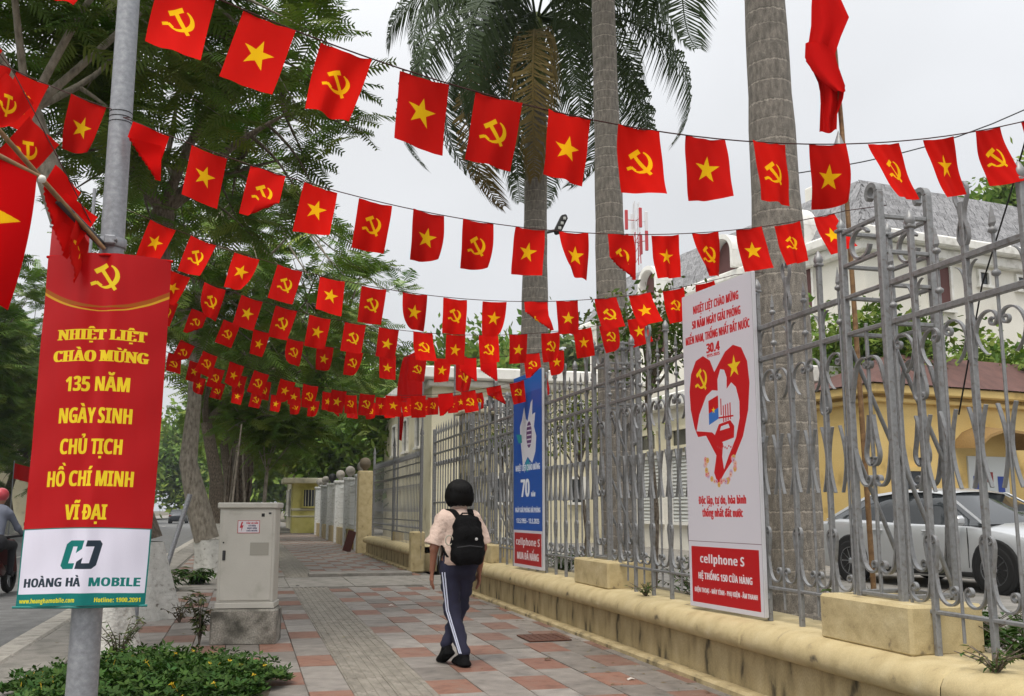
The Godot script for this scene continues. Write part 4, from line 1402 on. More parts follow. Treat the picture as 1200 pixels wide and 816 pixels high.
func build_trees():
	var r := RandomNumberGenerator.new()
	r.seed = 51
	feather = feather_leaf(0.5, 11, r)
	var spray := leaf_spray(16, 0.26, r)
	var dk := Color(0.118, 0.182, 0.036)
	# street trees along the kerb
	var t := thing("street_tree", "leaning feathery-leaved street tree whose pale trunk rises behind the red banner", "tree", Vector3(-1.22, 0, -10.2), 0.0, "feathery street trees along the kerb")
	feathery_tree(t, [Vector3(0, -0.05, 0), Vector3(0.0, 0.35, 0), Vector3(-0.02, 0.95, 0), Vector3(-0.08, 1.8, 0.05), Vector3(-0.2, 2.8, 0.1), Vector3(-0.55, 4.0, 0.15), Vector3(-1.0, 5.2, 0.2)], [0.30, 0.23, 0.18, 0.165, 0.155, 0.14, 0.12], 0.95, Vector3(-0.8, 6.9, -0.1), Vector3(2.9, 2.0, 2.8), 100, 14, 511, dk, 1.0, 5.0, true)
	t = thing("street_tree", "feathery-leaved street tree with a wide limewashed foot beside the grey cabinet", "tree", Vector3(-1.16, 0, -13.6), 0.0, "feathery street trees along the kerb")
	feathery_tree(t, [Vector3(0, -0.05, 0), Vector3(-0.02, 0.3, 0), Vector3(-0.10, 0.95, 0), Vector3(-0.27, 1.5, 0), Vector3(-0.42, 2.6, 0.0), Vector3(-0.16, 4.2, 0.1), Vector3(-0.08, 5.3, 0.1)], [0.46, 0.36, 0.25, 0.20, 0.18, 0.17, 0.15], 0.95, Vector3(0.05, 6.8, 0.4), Vector3(2.8, 2.1, 3.0), 112, 13, 512, dk, 1.0, 4.3)
	t = thing("street_tree", "crooked old street tree with a leaning pipe stay beyond the grey cabinet", "tree", Vector3(-0.95, 0, -21.0), 0.0, "feathery street trees along the kerb")
	feathery_tree(t, [Vector3(0.35, -0.05, 0), Vector3(0.3, 0.4, 0), Vector3(0.22, 0.75, 0), Vector3(0.05, 1.3, 0), Vector3(-0.22, 2.3, 0), Vector3(-0.16, 3.6, 0), Vector3(-0.22, 5.0, 0)], [0.34, 0.28, 0.25, 0.24, 0.18, 0.135, 0.12], 0.75, Vector3(0.3, 6.5, 0), Vector3(3.3, 2.5, 3.6), 95, 11, 513, dk * 1.1, 1.25, 3.6, true)
	t = thing("street_tree", "dark gnarled street tree with hanging roots seen above the cabinet top", "tree", Vector3(-0.25, 0, -26.0), 0.0, "feathery street trees along the kerb")
	feathery_tree(t, [Vector3(0, -0.05, 0), Vector3(0, 0.5, 0), Vector3(0, 0.9, 0), Vector3(0.1, 2.0, 0), Vector3(0.1, 3.2, 0), Vector3(0.3, 4.4, 0)], [0.34, 0.28, 0.25, 0.23, 0.21, 0.17], 0.9, Vector3(0.9, 6.0, 0), Vector3(3.6, 2.6, 4.0), 80, 11, 514, dk * 1.15, 1.5, 3.2)
	var rr := RandomNumberGenerator.new()
	rr.seed = 52
	var young := thing("young_street_tree", "young feathery tree with bright low leaves beside the gnarled street tree", "tree", Vector3(0.35, 0, -23.4))
	feathery_tree(young, [Vector3(0, -0.05, 0), Vector3(0.02, 1.0, 0), Vector3(0.08, 2.2, 0)], [0.06, 0.05, 0.04], -1.0, Vector3(0.2, 3.3, 0), Vector3(1.3, 1.0, 1.0), 46, 10, 561, dk * 1.15, 1.1, 2.2, true)
	for k in 16:                                              # roots that hang down its trunk
		var an := TAU * k / 16.0 + rr.randf_range(-0.15, 0.15)
		var q := Shape.new()
		var pts := []
		for j in 9:
			var u := j / 8.0
			var ra := 0.33 - 0.09 * u + 0.04 * sin(u * 9.0 + k)
			pts.append(Vector3(cos(an + 0.25 * sin(u * 5.0 + k)) * ra + 0.1 * u, 0.0 + u * rr.randf_range(3.0, 3.3), sin(an + 0.25 * sin(u * 5.0 + k)) * ra))
		q.tube(pts, [0.08, 0.055, 0.045, 0.04, 0.035, 0.035, 0.03, 0.025, 0.02], 6, false)
		put("hanging_root", q, M.bark if k % 3 else M.bark_pale, t)
	for k in 5:
		t = thing("street_tree", "distant feathery street tree in the row on the pavement side", "tree", Vector3(-0.9 + rr.randf_range(-0.3, 0.3), 0, -34.0 - k * 11.0), 0.0, "distant street trees on the pavement side")
		feathery_tree(t, [Vector3(0, -0.05, 0), Vector3(0, 0.9, 0), Vector3(rr.randf_range(-0.3, 0.3), 2.4, 0), Vector3(rr.randf_range(-0.5, 0.5), 4.2, 0)], [0.34, 0.26, 0.22, 0.18], 0.9, Vector3(1.2, 6.2, 0), Vector3(4.2, 2.7, 4.6), 66, 12, 520 + k, dk * 1.2, 2.0, 3.0)
	for k in 7:
		t = thing("street_tree", "feathery street tree across the road, in the row along the far pavement", "tree", Vector3(-12.6 + rr.randf_range(-0.4, 0.4), 0, -19.0 - k * 10.5), 0.0, "street trees across the road")
		feathery_tree(t, [Vector3(0, -0.05, 0), Vector3(0, 0.9, 0), Vector3(rr.randf_range(-0.3, 0.3), 2.2, 0), Vector3(rr.randf_range(-0.5, 0.5), 3.6, 0)], [0.34, 0.26, 0.22, 0.18], 0.9, Vector3(0.6, 7.4, 0), Vector3(4.6, 5.2, 4.8), 150, 18, 540 + k, dk * 1.1, 1.8, 2.3)
	# trees in and beyond the compound
	for q in [[Vector3(9.5, 0, -46), 3.0, Vector3(0, 4.8, 0), Vector3(4.5, 3.4, 4.0), 800, dk * 1.0, 2.4, "dense dark tree behind the lemon guard booth and the ball-topped pillars"],
		[Vector3(7.2, 0, -66), 4.0, Vector3(0, 7.5, 0), Vector3(5.0, 4.0, 4.5), 900, dk * 1.2, 2.6, "tall light green tree down the street beyond the guard booth"],
		[Vector3(-8, 0, -150), 4.0, Vector3(0, 8.0, 0), Vector3(12.0, 7.5, 6.0), 1300, dk * 1.2, 4.0, "mass of green trees closing the end of the street"],
		[Vector3(6, 0, -130), 4.0, Vector3(0, 8.0, 0), Vector3(10.0, 7.0, 6.0), 1000, dk * 1.3, 4.0, "large tree at the end of the pavement side"],
		[Vector3(-17, 0, -110), 3.0, Vector3(0, 6.5, 0), Vector3(6.0, 6.0, 8.0), 1000, dk * 1.1, 3.4, "bushy tree behind the far pavement near the parked car"],
		[Vector3(14.5, 0, -62), 5.0, Vector3(0, 8.6, 0), Vector3(4.5, 4.0, 4.5), 800, dk * 1.2, 2.6, "bright green tree far behind the cream house roof"],
		[Vector3(21.5, 0, -58), 5.0, Vector3(0, 9.5, 0), Vector3(3.6, 3.6, 4.0), 520, Color(0.10, 0.14, 0.05), 2.2, "thin yellow-green tree far behind, beside the palm trunks"],
		[Vector3(14.9, 0, -20.6), 2.4, Vector3(0, 4.9, 0), Vector3(1.7, 1.3, 1.6), 900, dk * 1.1, 0.9, "leafy green tree between the villa and the yellow lodge's left end"],
		[Vector3(19.4, 0, -20.8), 2.2, Vector3(0, 4.3, 0), Vector3(2.6, 1.4, 1.8), 1200, dk * 1.2, 0.9, "spreading green tree behind the yellow lodge's roof"],
		[Vector3(37.0, 0, -37.0), 6.0, Vector3(0, 15.6, 0), Vector3(3.4, 2.0, 3.0), 600, dk * 1.4, 1.8, "tall green treetop beyond the villa's slate roof"],
		[Vector3(-24, 0, -30), 4.0, Vector3(0, 9.0, 0), Vector3(5, 4.0, 8), 900, dk * 1.1, 2.6, "big dark tree behind the shop houses across the road"]]:
		t = thing("garden_tree", q[7], "tree", q[0])
		broad_tree(t, q[1], q[2], q[3], q[4], spray, int(q[4]) + int(q[0].x * 10), q[5], q[6], 0.16)
	# the slender tree that reaches over the fence between the palms
	t = thing("young_tree", "slender young tree with yellow-green leaves in front of the middle palm trunk", "tree", Vector3(4.75, 0.3, -11.2))
	broad_tree(t, 2.5, Vector3(0.1, 3.25, 0.2), Vector3(0.75, 0.5, 0.8), 190, leaf_spray(9, 0.16, r), 570, Color(0.085, 0.13, 0.03), 0.55, 0.035)
	t = thing("young_tree", "thin yellow-leaved shrub tree behind the blue dove board", "tree", Vector3(5.4, 0.3, -15.6))
	broad_tree(t, 1.6, Vector3(0.0, 2.3, 0.0), Vector3(0.9, 0.7, 1.0), 200, leaf_spray(9, 0.16, r), 571, Color(0.15, 0.19, 0.035), 0.55, 0.035)
	t = thing("young_tree", "small bright green shrub on the fence top beside the gate", "tree", Vector3(4.3, 0.3, -16.6))
	broad_tree(t, 1.9, Vector3(0.0, 2.25, 0.0), Vector3(0.45, 0.3, 0.5), 90, leaf_spray(9, 0.14, r), 572, Color(0.12, 0.18, 0.03), 0.5, 0.03)

# ------------------------------------------------------------------ lamp post and hanging banner
func wavy_sheet(w: float, h: float, nx: int, ny: int, wave: Callable) -> Shape:   # hangs down from its top edge, faces +z
	var rows := []
	for j in ny + 1:
		var row := []
		for i in nx + 1:
			var u := float(i) / nx
			var v := float(j) / ny
			row.append(Vector3((u - 0.5) * w, -v * h, 0) + wave.call(u, v))
		rows.append(row)
	var s := Shape.new()
	s.grid(rows, false, true)
	return s

func build_pole_and_banner():
	var base := Vector3(-0.785, 0, -5.72)
	var t := thing("lamp_post", "galvanised round steel lamp post behind the tall red banner", "lamp post", base)
	var s := Shape.new()
	s.tube([Vector3(0, 0, 0), Vector3(0, 2.78, 0), Vector3(0, 8.2, 0)], [0.082, 0.064, 0.052], 28, false)
	put("shaft", s, M.galvanised, t)
	s = Shape.new()
	s.cbox(Vector3(0, 0.015, 0), Vector3(0.42, 0.03, 0.42), 0.006)
	for q in [[-1, -1], [1, -1], [1, 1], [-1, 1]]: s.tube([Vector3(q[0] * 0.15, 0.02, q[1] * 0.15), Vector3(q[0] * 0.15, 0.08, q[1] * 0.15)], 0.014, 6)
	put("base_plate", s, M.galvanised, t)
	s = Shape.new()
	s.lathe([Vector2(0.062, 2.80), Vector2(0.076, 2.80), Vector2(0.076, 2.85), Vector2(0.062, 2.85)], Vector3.ZERO, 24)
	s.cbox(Vector3(0.0, 2.825, 0.088), Vector3(0.06, 0.05, 0.04), 0.006)
	s.tube([Vector3(0.03, 2.825, 0.07), Vector3(0.03, 2.825, 0.13)], 0.009, 6)
	put("clamp", s, M.galvanised, t)
	s = Shape.new()
	s.tube([Vector3(-0.045, 2.80, 0.07), Vector3(-0.24, 2.97, 0.28)], 0.022, 10)
	put("flag_socket", s, M.steel_dark, t)
	s = Shape.new()
	for k in 3: s.lathe([Vector2(0.0615, 3.53 + 0.03 * k), Vector2(0.0655, 3.534 + 0.03 * k), Vector2(0.0615, 3.538 + 0.03 * k)], Vector3.ZERO, 20)
	put("wire_binding", s, M.wire, t)
	s = Shape.new()
	s.tube([Vector3(0, 8.1, 0), Vector3(-0.3, 8.6, 0), Vector3(-1.2, 8.9, 0), Vector3(-2.0, 8.95, 0)], [0.05, 0.045, 0.04, 0.035], 10)
	var arm := put("lamp_arm", s, M.galvanised, t)
	s = Shape.new()
	s.cbox(Vector3(-2.3, 8.96, 0), Vector3(0.7, 0.12, 0.26), 0.04)
	put("lamp_head", s, M.steel_dark, arm)
	# sticks in the socket
	s = Shape.new()
	s.tube([Vector3(-0.12, 2.86, 0.16), Vector3(-0.46, 3.20, 0.55), Vector3(-0.76, 3.50, 0.85)], [0.014, 0.013, 0.011], 8)
	var st := put("flag_stick", s, M.bamboo, self, base)
	tag(st, "bare brown bamboo flag stick leaning out of the lamp post socket", "flag stick")
	s = Shape.new()
	s.tube([Vector3(-0.02, 2.76, 0.13), Vector3(-0.30, 3.05, 0.30)], 0.012, 8)
	tag(put("flag_stick", s, M.bamboo, self, base), "short second bamboo stick tied below the longer one at the lamp post", "flag stick")

	# the banner
	var im := Image.create_empty(640, 1850, false, Image.FORMAT_RGB8)
	var red := Color(0.69, 0.035, 0.06)
	var gold := Color(0.92, 0.80, 0.14)
	var W := 640.0
	var H := 1850.0
	im.fill(red)
	for q in [[Color(0.62, 0.32, 0.05), 0.0, 30.0], [Color(0.80, 0.60, 0.14), 24.0, 12.0]]:      # sweeping gold ribbon
		var poly := PackedVector2Array()
		for k in 31:
			var u := k / 30.0
			poly.append(Vector2(u * W, H * 0.094 + 128.0 * 4.0 * u * (1.0 - u) * 0.9 + q[1]))
		for k in 31:
			var u := 1.0 - k / 30.0
			poly.append(Vector2(u * W, H * 0.094 + 128.0 * 4.0 * u * (1.0 - u) * 0.9 + q[1] + q[2] * (0.15 + absf(u - 0.5) * 1.8) + 3))
		fill_poly(im, poly, q[0])
	sickle_and_tool(im, Vector2(W * 0.51, H * 0.070), W * 0.125, gold)
	lettering(im, "NHIỆT LIỆT", W * 0.50, H * 0.255, H * 0.030, W * 0.70, gold, true, 9)
	lettering(im, "CHÀO MỪNG", W * 0.50, H * 0.318, H * 0.032, W * 0.75, gold, true, 9)
	lettering(im, "135 NĂM", W * 0.50, H * 0.404, H * 0.042, W * 0.51, gold, false, 5)
	lettering(im, "NGÀY SINH", W * 0.50, H * 0.495, H * 0.043, W * 0.58, gold, false, 5)
	lettering(im, "CHỦ TỊCH", W * 0.49, H * 0.583, H * 0.043, W * 0.49, gold, false, 5)
	lettering(im, "HỒ CHÍ MINH", W * 0.50, H * 0.673, H * 0.043, W * 0.68, gold, false, 5)
	lettering(im, "VĨ ĐẠI", W * 0.50, H * 0.766, H * 0.042, W * 0.32, gold, false, 5)
	var wh := Color(0.86, 0.85, 0.91)
	var teal := Color(0.06, 0.45, 0.43)
	var ink := Color(0.15, 0.20, 0.25)
	im.fill_rect(Rect2i(0, int(H * 0.79), 640, int(H * 0.181)), wh)
	im.fill_rect(Rect2i(0, int(H * 0.788), 640, 5), teal)
	im.fill_rect(Rect2i(0, int(H * 0.79), 7, int(H * 0.2)), teal)
	im.fill_rect(Rect2i(633, int(H * 0.79), 7, int(H * 0.2)), teal)
	im.fill_rect(Rect2i(0, int(H * 0.967), 640, 64), teal)
	var lg := func(pts: Array, c: Color): fill_poly(im, PackedVector2Array(pts.map(func(p): return Vector2(W * 0.5 + p.x * 95.0 + p.y * -14.0, H * 0.862 + p.y * 72.0))), c)
	lg.call([Vector2(-0.02, -1), Vector2(-0.75, -1), Vector2(-0.92, -0.75), Vector2(-0.92, 0.75), Vector2(-0.75, 1), Vector2(-0.24, 1), Vector2(-0.24, 0.6), Vector2(-0.56, 0.6), Vector2(-0.56, -0.56), Vector2(-0.32, -0.56), Vector2(-0.32, -0.1), Vector2(-0.02, -0.4)], teal)
	lg.call([Vector2(-0.02, -0.4), Vector2(-0.32, -0.1), Vector2(-0.32, -0.56), Vector2(-0.02, -0.56)], teal)
	lg.call([Vector2(0.14, -1), Vector2(0.75, -1), Vector2(0.92, -0.75), Vector2(0.92, 0.75), Vector2(0.75, 1), Vector2(-0.14, 1), Vector2(-0.14, 0.5), Vector2(0.16, 0.2), Vector2(0.16, 0.6), Vector2(0.56, 0.6), Vector2(0.56, -0.56), Vector2(0.14, -0.56)], ink)
	lettering(im, "HOÀNG HÀ", W * 0.285, H * 0.948, H * 0.0235, W * 0.47, ink, false, 4)
	lettering(im, "MOBILE", W * 0.765, H * 0.948, H * 0.0235, W * 0.38, teal, false, 4)
	lettering(im, "www.hoanghamobile.com", W * 0.26, H * 0.991, H * 0.012, W * 0.46, Color(0.85, 0.80, 0.15), false, 1)
	lettering(im, "Hotline: 1900.2091", W * 0.80, H * 0.991, H * 0.012, W * 0.34, Color(0.85, 0.80, 0.15), false, 1)
	var bm := mat(Color.WHITE, 0.42)
	bm.albedo_texture = tex(im)
	bm.metallic_specular = 0.35
	var bn := thing("hanging_banner", "tall red banner with yellow lettering and white sponsor panel, tied to the lamp post", "banner", base + Vector3(0, 2.72, 0.125), deg_to_rad(-6))
	var sheet := wavy_sheet(0.645, 1.86, 40, 60, func(u, v):
		var x: float = u - 0.5
		var wrap: float = -0.10 * x * x * 4.0 * (0.8 + 0.2 * v)                        # falls back round the post
		var fold: float = 0.013 * sin(u * 23.0 + v * 2.0) * exp(-pow(x / 0.13, 2)) + 0.008 * sin(v * 5.0 + u * 3.0) + 0.003 * sin(v * 31.0 + u * 9.0) * (0.3 + absf(x)) + 0.0025 * sin(u * 37.0 - v * 14.0)
		var lean := Vector3(-0.035 * v * v, 0.012 * sin(u * 3.0) , 0)
		return Vector3(0, 0, wrap + fold + 0.025) + lean)
	put("sheet", sheet, bm, bn)
	s = Shape.new()
	s.tube([Vector3(-0.33, 0.0, -0.06), Vector3(0, 0.004, 0.03), Vector3(0.33, 0.0, -0.06)], 0.008, 6)
	put("top_rod", s, M.red_cloth, bn)
	s = Shape.new()
	s.tube([Vector3(-0.365, -1.86, -0.065), Vector3(-0.035, -1.856, 0.028), Vector3(0.30, -1.86, -0.065)], 0.007, 6)
	put("bottom_rod", s, mat(teal, 0.6), bn)
	# the smaller sign behind the post
	im = Image.create_empty(256, 512, false, Image.FORMAT_RGB8)
	im.fill(Color(0.66, 0.05, 0.08))
	fill_disc(im, Vector2(128, 130), Vector2(56, 56), Color(0.85, 0.85, 0.88))
	fill_disc(im, Vector2(128, 130), Vector2(46, 46), Color(0.18, 0.24, 0.55))
	fill_disc(im, Vector2(128, 130), Vector2(24, 24), Color(0.85, 0.85, 0.88))
	var sm := mat(Color.WHITE, 0.5)
	sm.albedo_texture = tex(im)
	var sg := thing("small_banner", "small red banner with a round blue and white badge, behind the lamp post", "banner", Vector3(-1.29, 3.36, -7.4), deg_to_rad(-4))
	var sh := wavy_sheet(0.27, 0.56, 8, 8, func(u, v): return Vector3(0, 0, 0.012 * sin(u * 5.0 + v * 3.0)))
	put("sheet", sh, sm, sg)
	s = Shape.new()
	s.tube([Vector3(-0.15, 0, 0), Vector3(0.15, 0, 0)], 0.012, 6)
	s.tube([Vector3(0.13, -0.6, -0.01), Vector3(0.13, 0.3, -0.01)], 0.012, 6)
	put("hanger", s, M.galvanised, sg)

# ------------------------------------------------------------------ boards on the fence
func board(label: String, a: Vector3, b: Vector3, y0: float, y1: float, im: Image) -> void:   # a, b: left and right foot as seen from the pavement
	var c := (a + b) * 0.5
	var d := (b - a).normalized()
	var t := thing("advertising_board", label, "board", Vector3(c.x, 0, c.z), atan2(-d.z, d.x))
	var w := (b - a).length()
	var s := Shape.new()
	s.cbox(Vector3(0, (y0 + y1) * 0.5, -0.02), Vector3(w, y1 - y0, 0.035), 0.004)
	put("panel", s, mat(Color(0.74, 0.74, 0.76), 0.5), t)
	var m := mat(Color.WHITE, 0.45)
	m.albedo_texture = tex(im)
	s = Shape.new()
	s.quad(Vector3(-w * 0.5 + 0.004, y0 + 0.004, 0.001), Vector3(w * 0.5 - 0.004, y0 + 0.004, 0.001), Vector3(w * 0.5 - 0.004, y1 - 0.004, 0.001), Vector3(-w * 0.5 + 0.004, y1 - 0.004, 0.001))
	put("print", s, m, t)
	s = Shape.new()
	for q in [0.06, 0.5, 0.94]:
		s.box(Vector3(0, lerpf(y0, y1, q), -0.05), Vector3(w - 0.02, 0.04, 0.024))
	put("batten", s, M.galvanised, t)

func build_boards():
	var W := 640.0
	var H := 1640.0
	var im := Image.create_empty(640, 1640, false, Image.FORMAT_RGB8)
	var wh := Color(0.80, 0.79, 0.825)
	var red := Color(0.74, 0.07, 0.10)
	im.fill(wh)
	lettering(im, "NHIỆT LIỆT CHÀO MỪNG", W * 0.50, H * 0.070, H * 0.026, W * 0.66, red, false, 4)
	lettering(im, "50 NĂM NGÀY GIẢI PHÓNG", W * 0.50, H * 0.118, H * 0.026, W * 0.70, red, false, 4)
	lettering(im, "MIỀN NAM, THỐNG NHẤT ĐẤT NƯỚC", W * 0.50, H * 0.166, H * 0.026, W * 0.92, red, false, 4)
	lettering(im, "30.4", W * 0.45, H * 0.210, H * 0.030, W * 0.19, red, false, 6)
	lettering(im, "1975-2025", W * 0.45, H * 0.224, H * 0.010, W * 0.19, red, false, 2)
	# heart of two red lobes with a white bird between them
	var uv := func(pts: Array): return PackedVector2Array(pts.map(func(p): return Vector2(p[0] * W, p[1] * H)))
	fill_poly(im, uv.call([[0.46, 0.275], [0.40, 0.235], [0.30, 0.215], [0.19, 0.225], [0.11, 0.265], [0.08, 0.32], [0.09, 0.38], [0.14, 0.44], [0.22, 0.49], [0.30, 0.53], [0.40, 0.58], [0.46, 0.625], [0.56, 0.588], [0.70, 0.545], [0.82, 0.485], [0.90, 0.41], [0.93, 0.33], [0.91, 0.265], [0.84, 0.22], [0.73, 0.205], [0.62, 0.22], [0.53, 0.25]]), red)
	fill_poly(im, uv.call([[0.50, 0.335], [0.50, 0.30], [0.545, 0.270], [0.60, 0.275], [0.63, 0.30], [0.625, 0.335], [0.69, 0.318], [0.75, 0.335], [0.79, 0.38], [0.785, 0.43], [0.73, 0.485], [0.62, 0.54], [0.55, 0.58], [0.53, 0.54], [0.55, 0.50], [0.40, 0.462], [0.17, 0.452], [0.22, 0.40], [0.33, 0.345], [0.42, 0.33]]), wh)
	fill_poly(im, uv.call([[0.04, 0.472], [0.31, 0.470], [0.45, 0.535], [0.40, 0.60], [0.30, 0.66], [0.04, 0.62]]), wh)
	sickle_and_tool(im, Vector2(W * 0.265, H * 0.288), 62.0, Color(0.90, 0.76, 0.12))
	fill_poly(im, star_points(Vector2(W * 0.735, H * 0.272), 60.0), Color(0.90, 0.76, 0.12))
	# small flag, building and vehicle inside the bird
	fill_poly(im, uv.call([[0.36, 0.362], [0.50, 0.350], [0.50, 0.388], [0.36, 0.402]]), red)
	fill_poly(im, uv.call([[0.36, 0.402], [0.50, 0.388], [0.50, 0.422], [0.36, 0.438]]), Color(0.20, 0.42, 0.72))
	fill_poly(im, star_points(Vector2(W * 0.43, H * 0.394), 19.0), Color(0.90, 0.76, 0.12))
	var r := RandomNumberGenerator.new()
	r.seed = 81
	for k in 5: im.fill_rect(Rect2i(int(W * 0.53) + k * 20, int(H * 0.362) + (k * 37) % 40, 10, 84), Color(0.74, 0.26, 0.28))
	im.fill_rect(Rect2i(int(W * 0.50), int(H * 0.418), 130, 8), red)
	fill_poly(im, uv.call([[0.44, 0.470], [0.50, 0.440], [0.66, 0.432], [0.71, 0.452], [0.70, 0.486], [0.46, 0.500]]), red)
	fill_poly(im, uv.call([[0.51, 0.460], [0.53, 0.447], [0.63, 0.442], [0.65, 0.455]]), wh)
	for k in 9: im.fill_rect(Rect2i(int(W * 0.46) + k * 17, int(H * 0.506) + (k * 23) % 17, 11, 9), Color(0.74, 0.26, 0.28))
	for k in 26:                                             # scatter of small blossoms at the tip of the heart
		var a := lerpf(-0.4, PI + 0.4, k / 25.0)
		var p := Vector2(W * 0.49 + cos(a) * (130 + r.randf_range(-16, 16)), H * 0.575 + sin(a) * 92 - 20 + r.randf_range(-12, 12))
		fill_disc(im, p, Vector2(15, 15) * r.randf_range(0.7, 1.15), [Color(0.84, 0.55, 0.55), Color(0.80, 0.66, 0.36), Color(0.74, 0.62, 0.74), Color(0.84, 0.68, 0.62)][k % 4])
		fill_disc(im, p, Vector2(4, 4), Color(0.72, 0.30, 0.28))
	lettering(im, "Độc lập, tự do, hòa bình", W * 0.50, H * 0.683, H * 0.024, W * 0.66, red, false, 4)
	lettering(im, "thống nhất đất nước", W * 0.50, H * 0.722, H * 0.024, W * 0.56, red, false, 4)
	im.fill_rect(Rect2i(0, int(H * 0.798), 640, 3), Color(0.45, 0.35, 0.38))
	im.fill_rect(Rect2i(24, int(H * 0.815), 592, int(H * 0.172)), Color(0.70, 0.06, 0.09))
	lettering(im, "cellphone S", W * 0.47, H * 0.864, H * 0.026, W * 0.62, Color(0.86, 0.84, 0.86), false, 2)
	lettering(im, "HỆ THỐNG 150 CỬA HÀNG", W * 0.50, H * 0.914, H * 0.020, W * 0.74, Color(0.86, 0.84, 0.86), false, 3)
	lettering(im, "ĐIỆN THOẠI - MÁY TÍNH - PHỤ KIỆN - ÂM THANH", W * 0.50, H * 0.955, H * 0.014, W * 0.86, Color(0.86, 0.84, 0.86), false, 2)
	board("tall white advertising board with a red heart, leaning on the iron fence", Vector3(3.63, 0, -7.78), Vector3(3.735, 0, -6.73), 0.565, 3.20, im)

	im = Image.create_empty(640, 1400, false, Image.FORMAT_RGB8)
	H = 1400.0
	var blue := Color(0.10, 0.32, 0.66)
	im.fill(blue)
	im.fill_rect(Rect2i(0, 0, 640, int(H * 0.10)), Color(0.14, 0.40, 0.74))
	fill_poly(im, PackedVector2Array([Vector2(150, 380), Vector2(200, 330), Vector2(250, 240), Vector2(290, 330), Vector2(330, 350), Vector2(400, 220), Vector2(440, 200), Vector2(430, 310), Vector2(500, 300), Vector2(470, 400), Vector2(520, 470), Vector2(500, 580), Vector2(430, 660), Vector2(330, 610), Vector2(220, 680), Vector2(190, 560), Vector2(160, 470)]), Color(0.82, 0.83, 0.87))
	fill_poly(im, PackedVector2Array([Vector2(60, 430), Vector2(190, 440), Vector2(200, 500), Vector2(120, 500)]), Color(0.10, 0.56, 0.60))
	fill_poly(im, PackedVector2Array([Vector2(230, 690), Vector2(330, 620), Vector2(400, 670), Vector2(330, 720)]), Color(0.12, 0.56, 0.66))
	fill_disc(im, Vector2(360, 450), Vector2(60, 96), Color(0.38, 0.25, 0.44))
	for k in 5: im.fill_rect(Rect2i(310, 384 + k * 32, 100, 10), Color(0.80, 0.78, 0.84))
	lettering(im, "NHIỆT LIỆT CHÀO MỪNG", W * 0.5, H * 0.505, H * 0.030, W * 0.86, Color(0.84, 0.87, 0.93), false, 5)
	lettering(im, "70", W * 0.42, H * 0.640, H * 0.090, W * 0.32, Color(0.88, 0.90, 0.94), false, 10)
	lettering(im, "NĂM", W * 0.70, H * 0.640, H * 0.022, W * 0.14, Color(0.88, 0.90, 0.94), false, 4)
	lettering(im, "NGÀY GIẢI PHÓNG HẢI PHÒNG", W * 0.5, H * 0.720, H * 0.024, W * 0.88, Color(0.84, 0.87, 0.93), false, 4)
	lettering(im, "13.5.1955 - 13.5.2025", W * 0.5, H * 0.775, H * 0.024, W * 0.80, Color(0.84, 0.87, 0.93), false, 4)
	im.fill_rect(Rect2i(0, int(H * 0.812), 640, int(H * 0.19)), Color(0.80, 0.79, 0.83))
	im.fill_rect(Rect2i(20, int(H * 0.825), 600, int(H * 0.16)), Color(0.66, 0.07, 0.10))
	lettering(im, "cellphone S", W * 0.5, H * 0.888, H * 0.036, W * 0.84, Color(0.86, 0.82, 0.84), false, 3)
	lettering(im, "MUA ĐÃ NẮNG", W * 0.5, H * 0.960, H * 0.036, W * 0.76, Color(0.86, 0.82, 0.84), false, 6)
	board("tall blue board with a white dove and red foot panel on the iron fence", Vector3(3.66, 0, -13.58), Vector3(3.73, 0, -12.40), 0.575, 3.22, im)

# ------------------------------------------------------------------ rows of small flags
const FLAG_W := 0.205
const FLAG_H := 0.300
var flag_mats := {}
var flag_meshes := []
var folded_meshes := []

func flag_image(star: bool) -> Image:
	var im := Image.create_empty(256, 374, false, Image.FORMAT_RGB8)
	im.fill(Color(0.765, 0.105, 0.085))
	var gold := Color(0.93, 0.73, 0.10)
	if star: fill_poly(im, star_points(Vector2(128, 188), 78.0, 0.10), gold)
	else: sickle_and_tool(im, Vector2(130, 182), 76.0, gold)
	return im

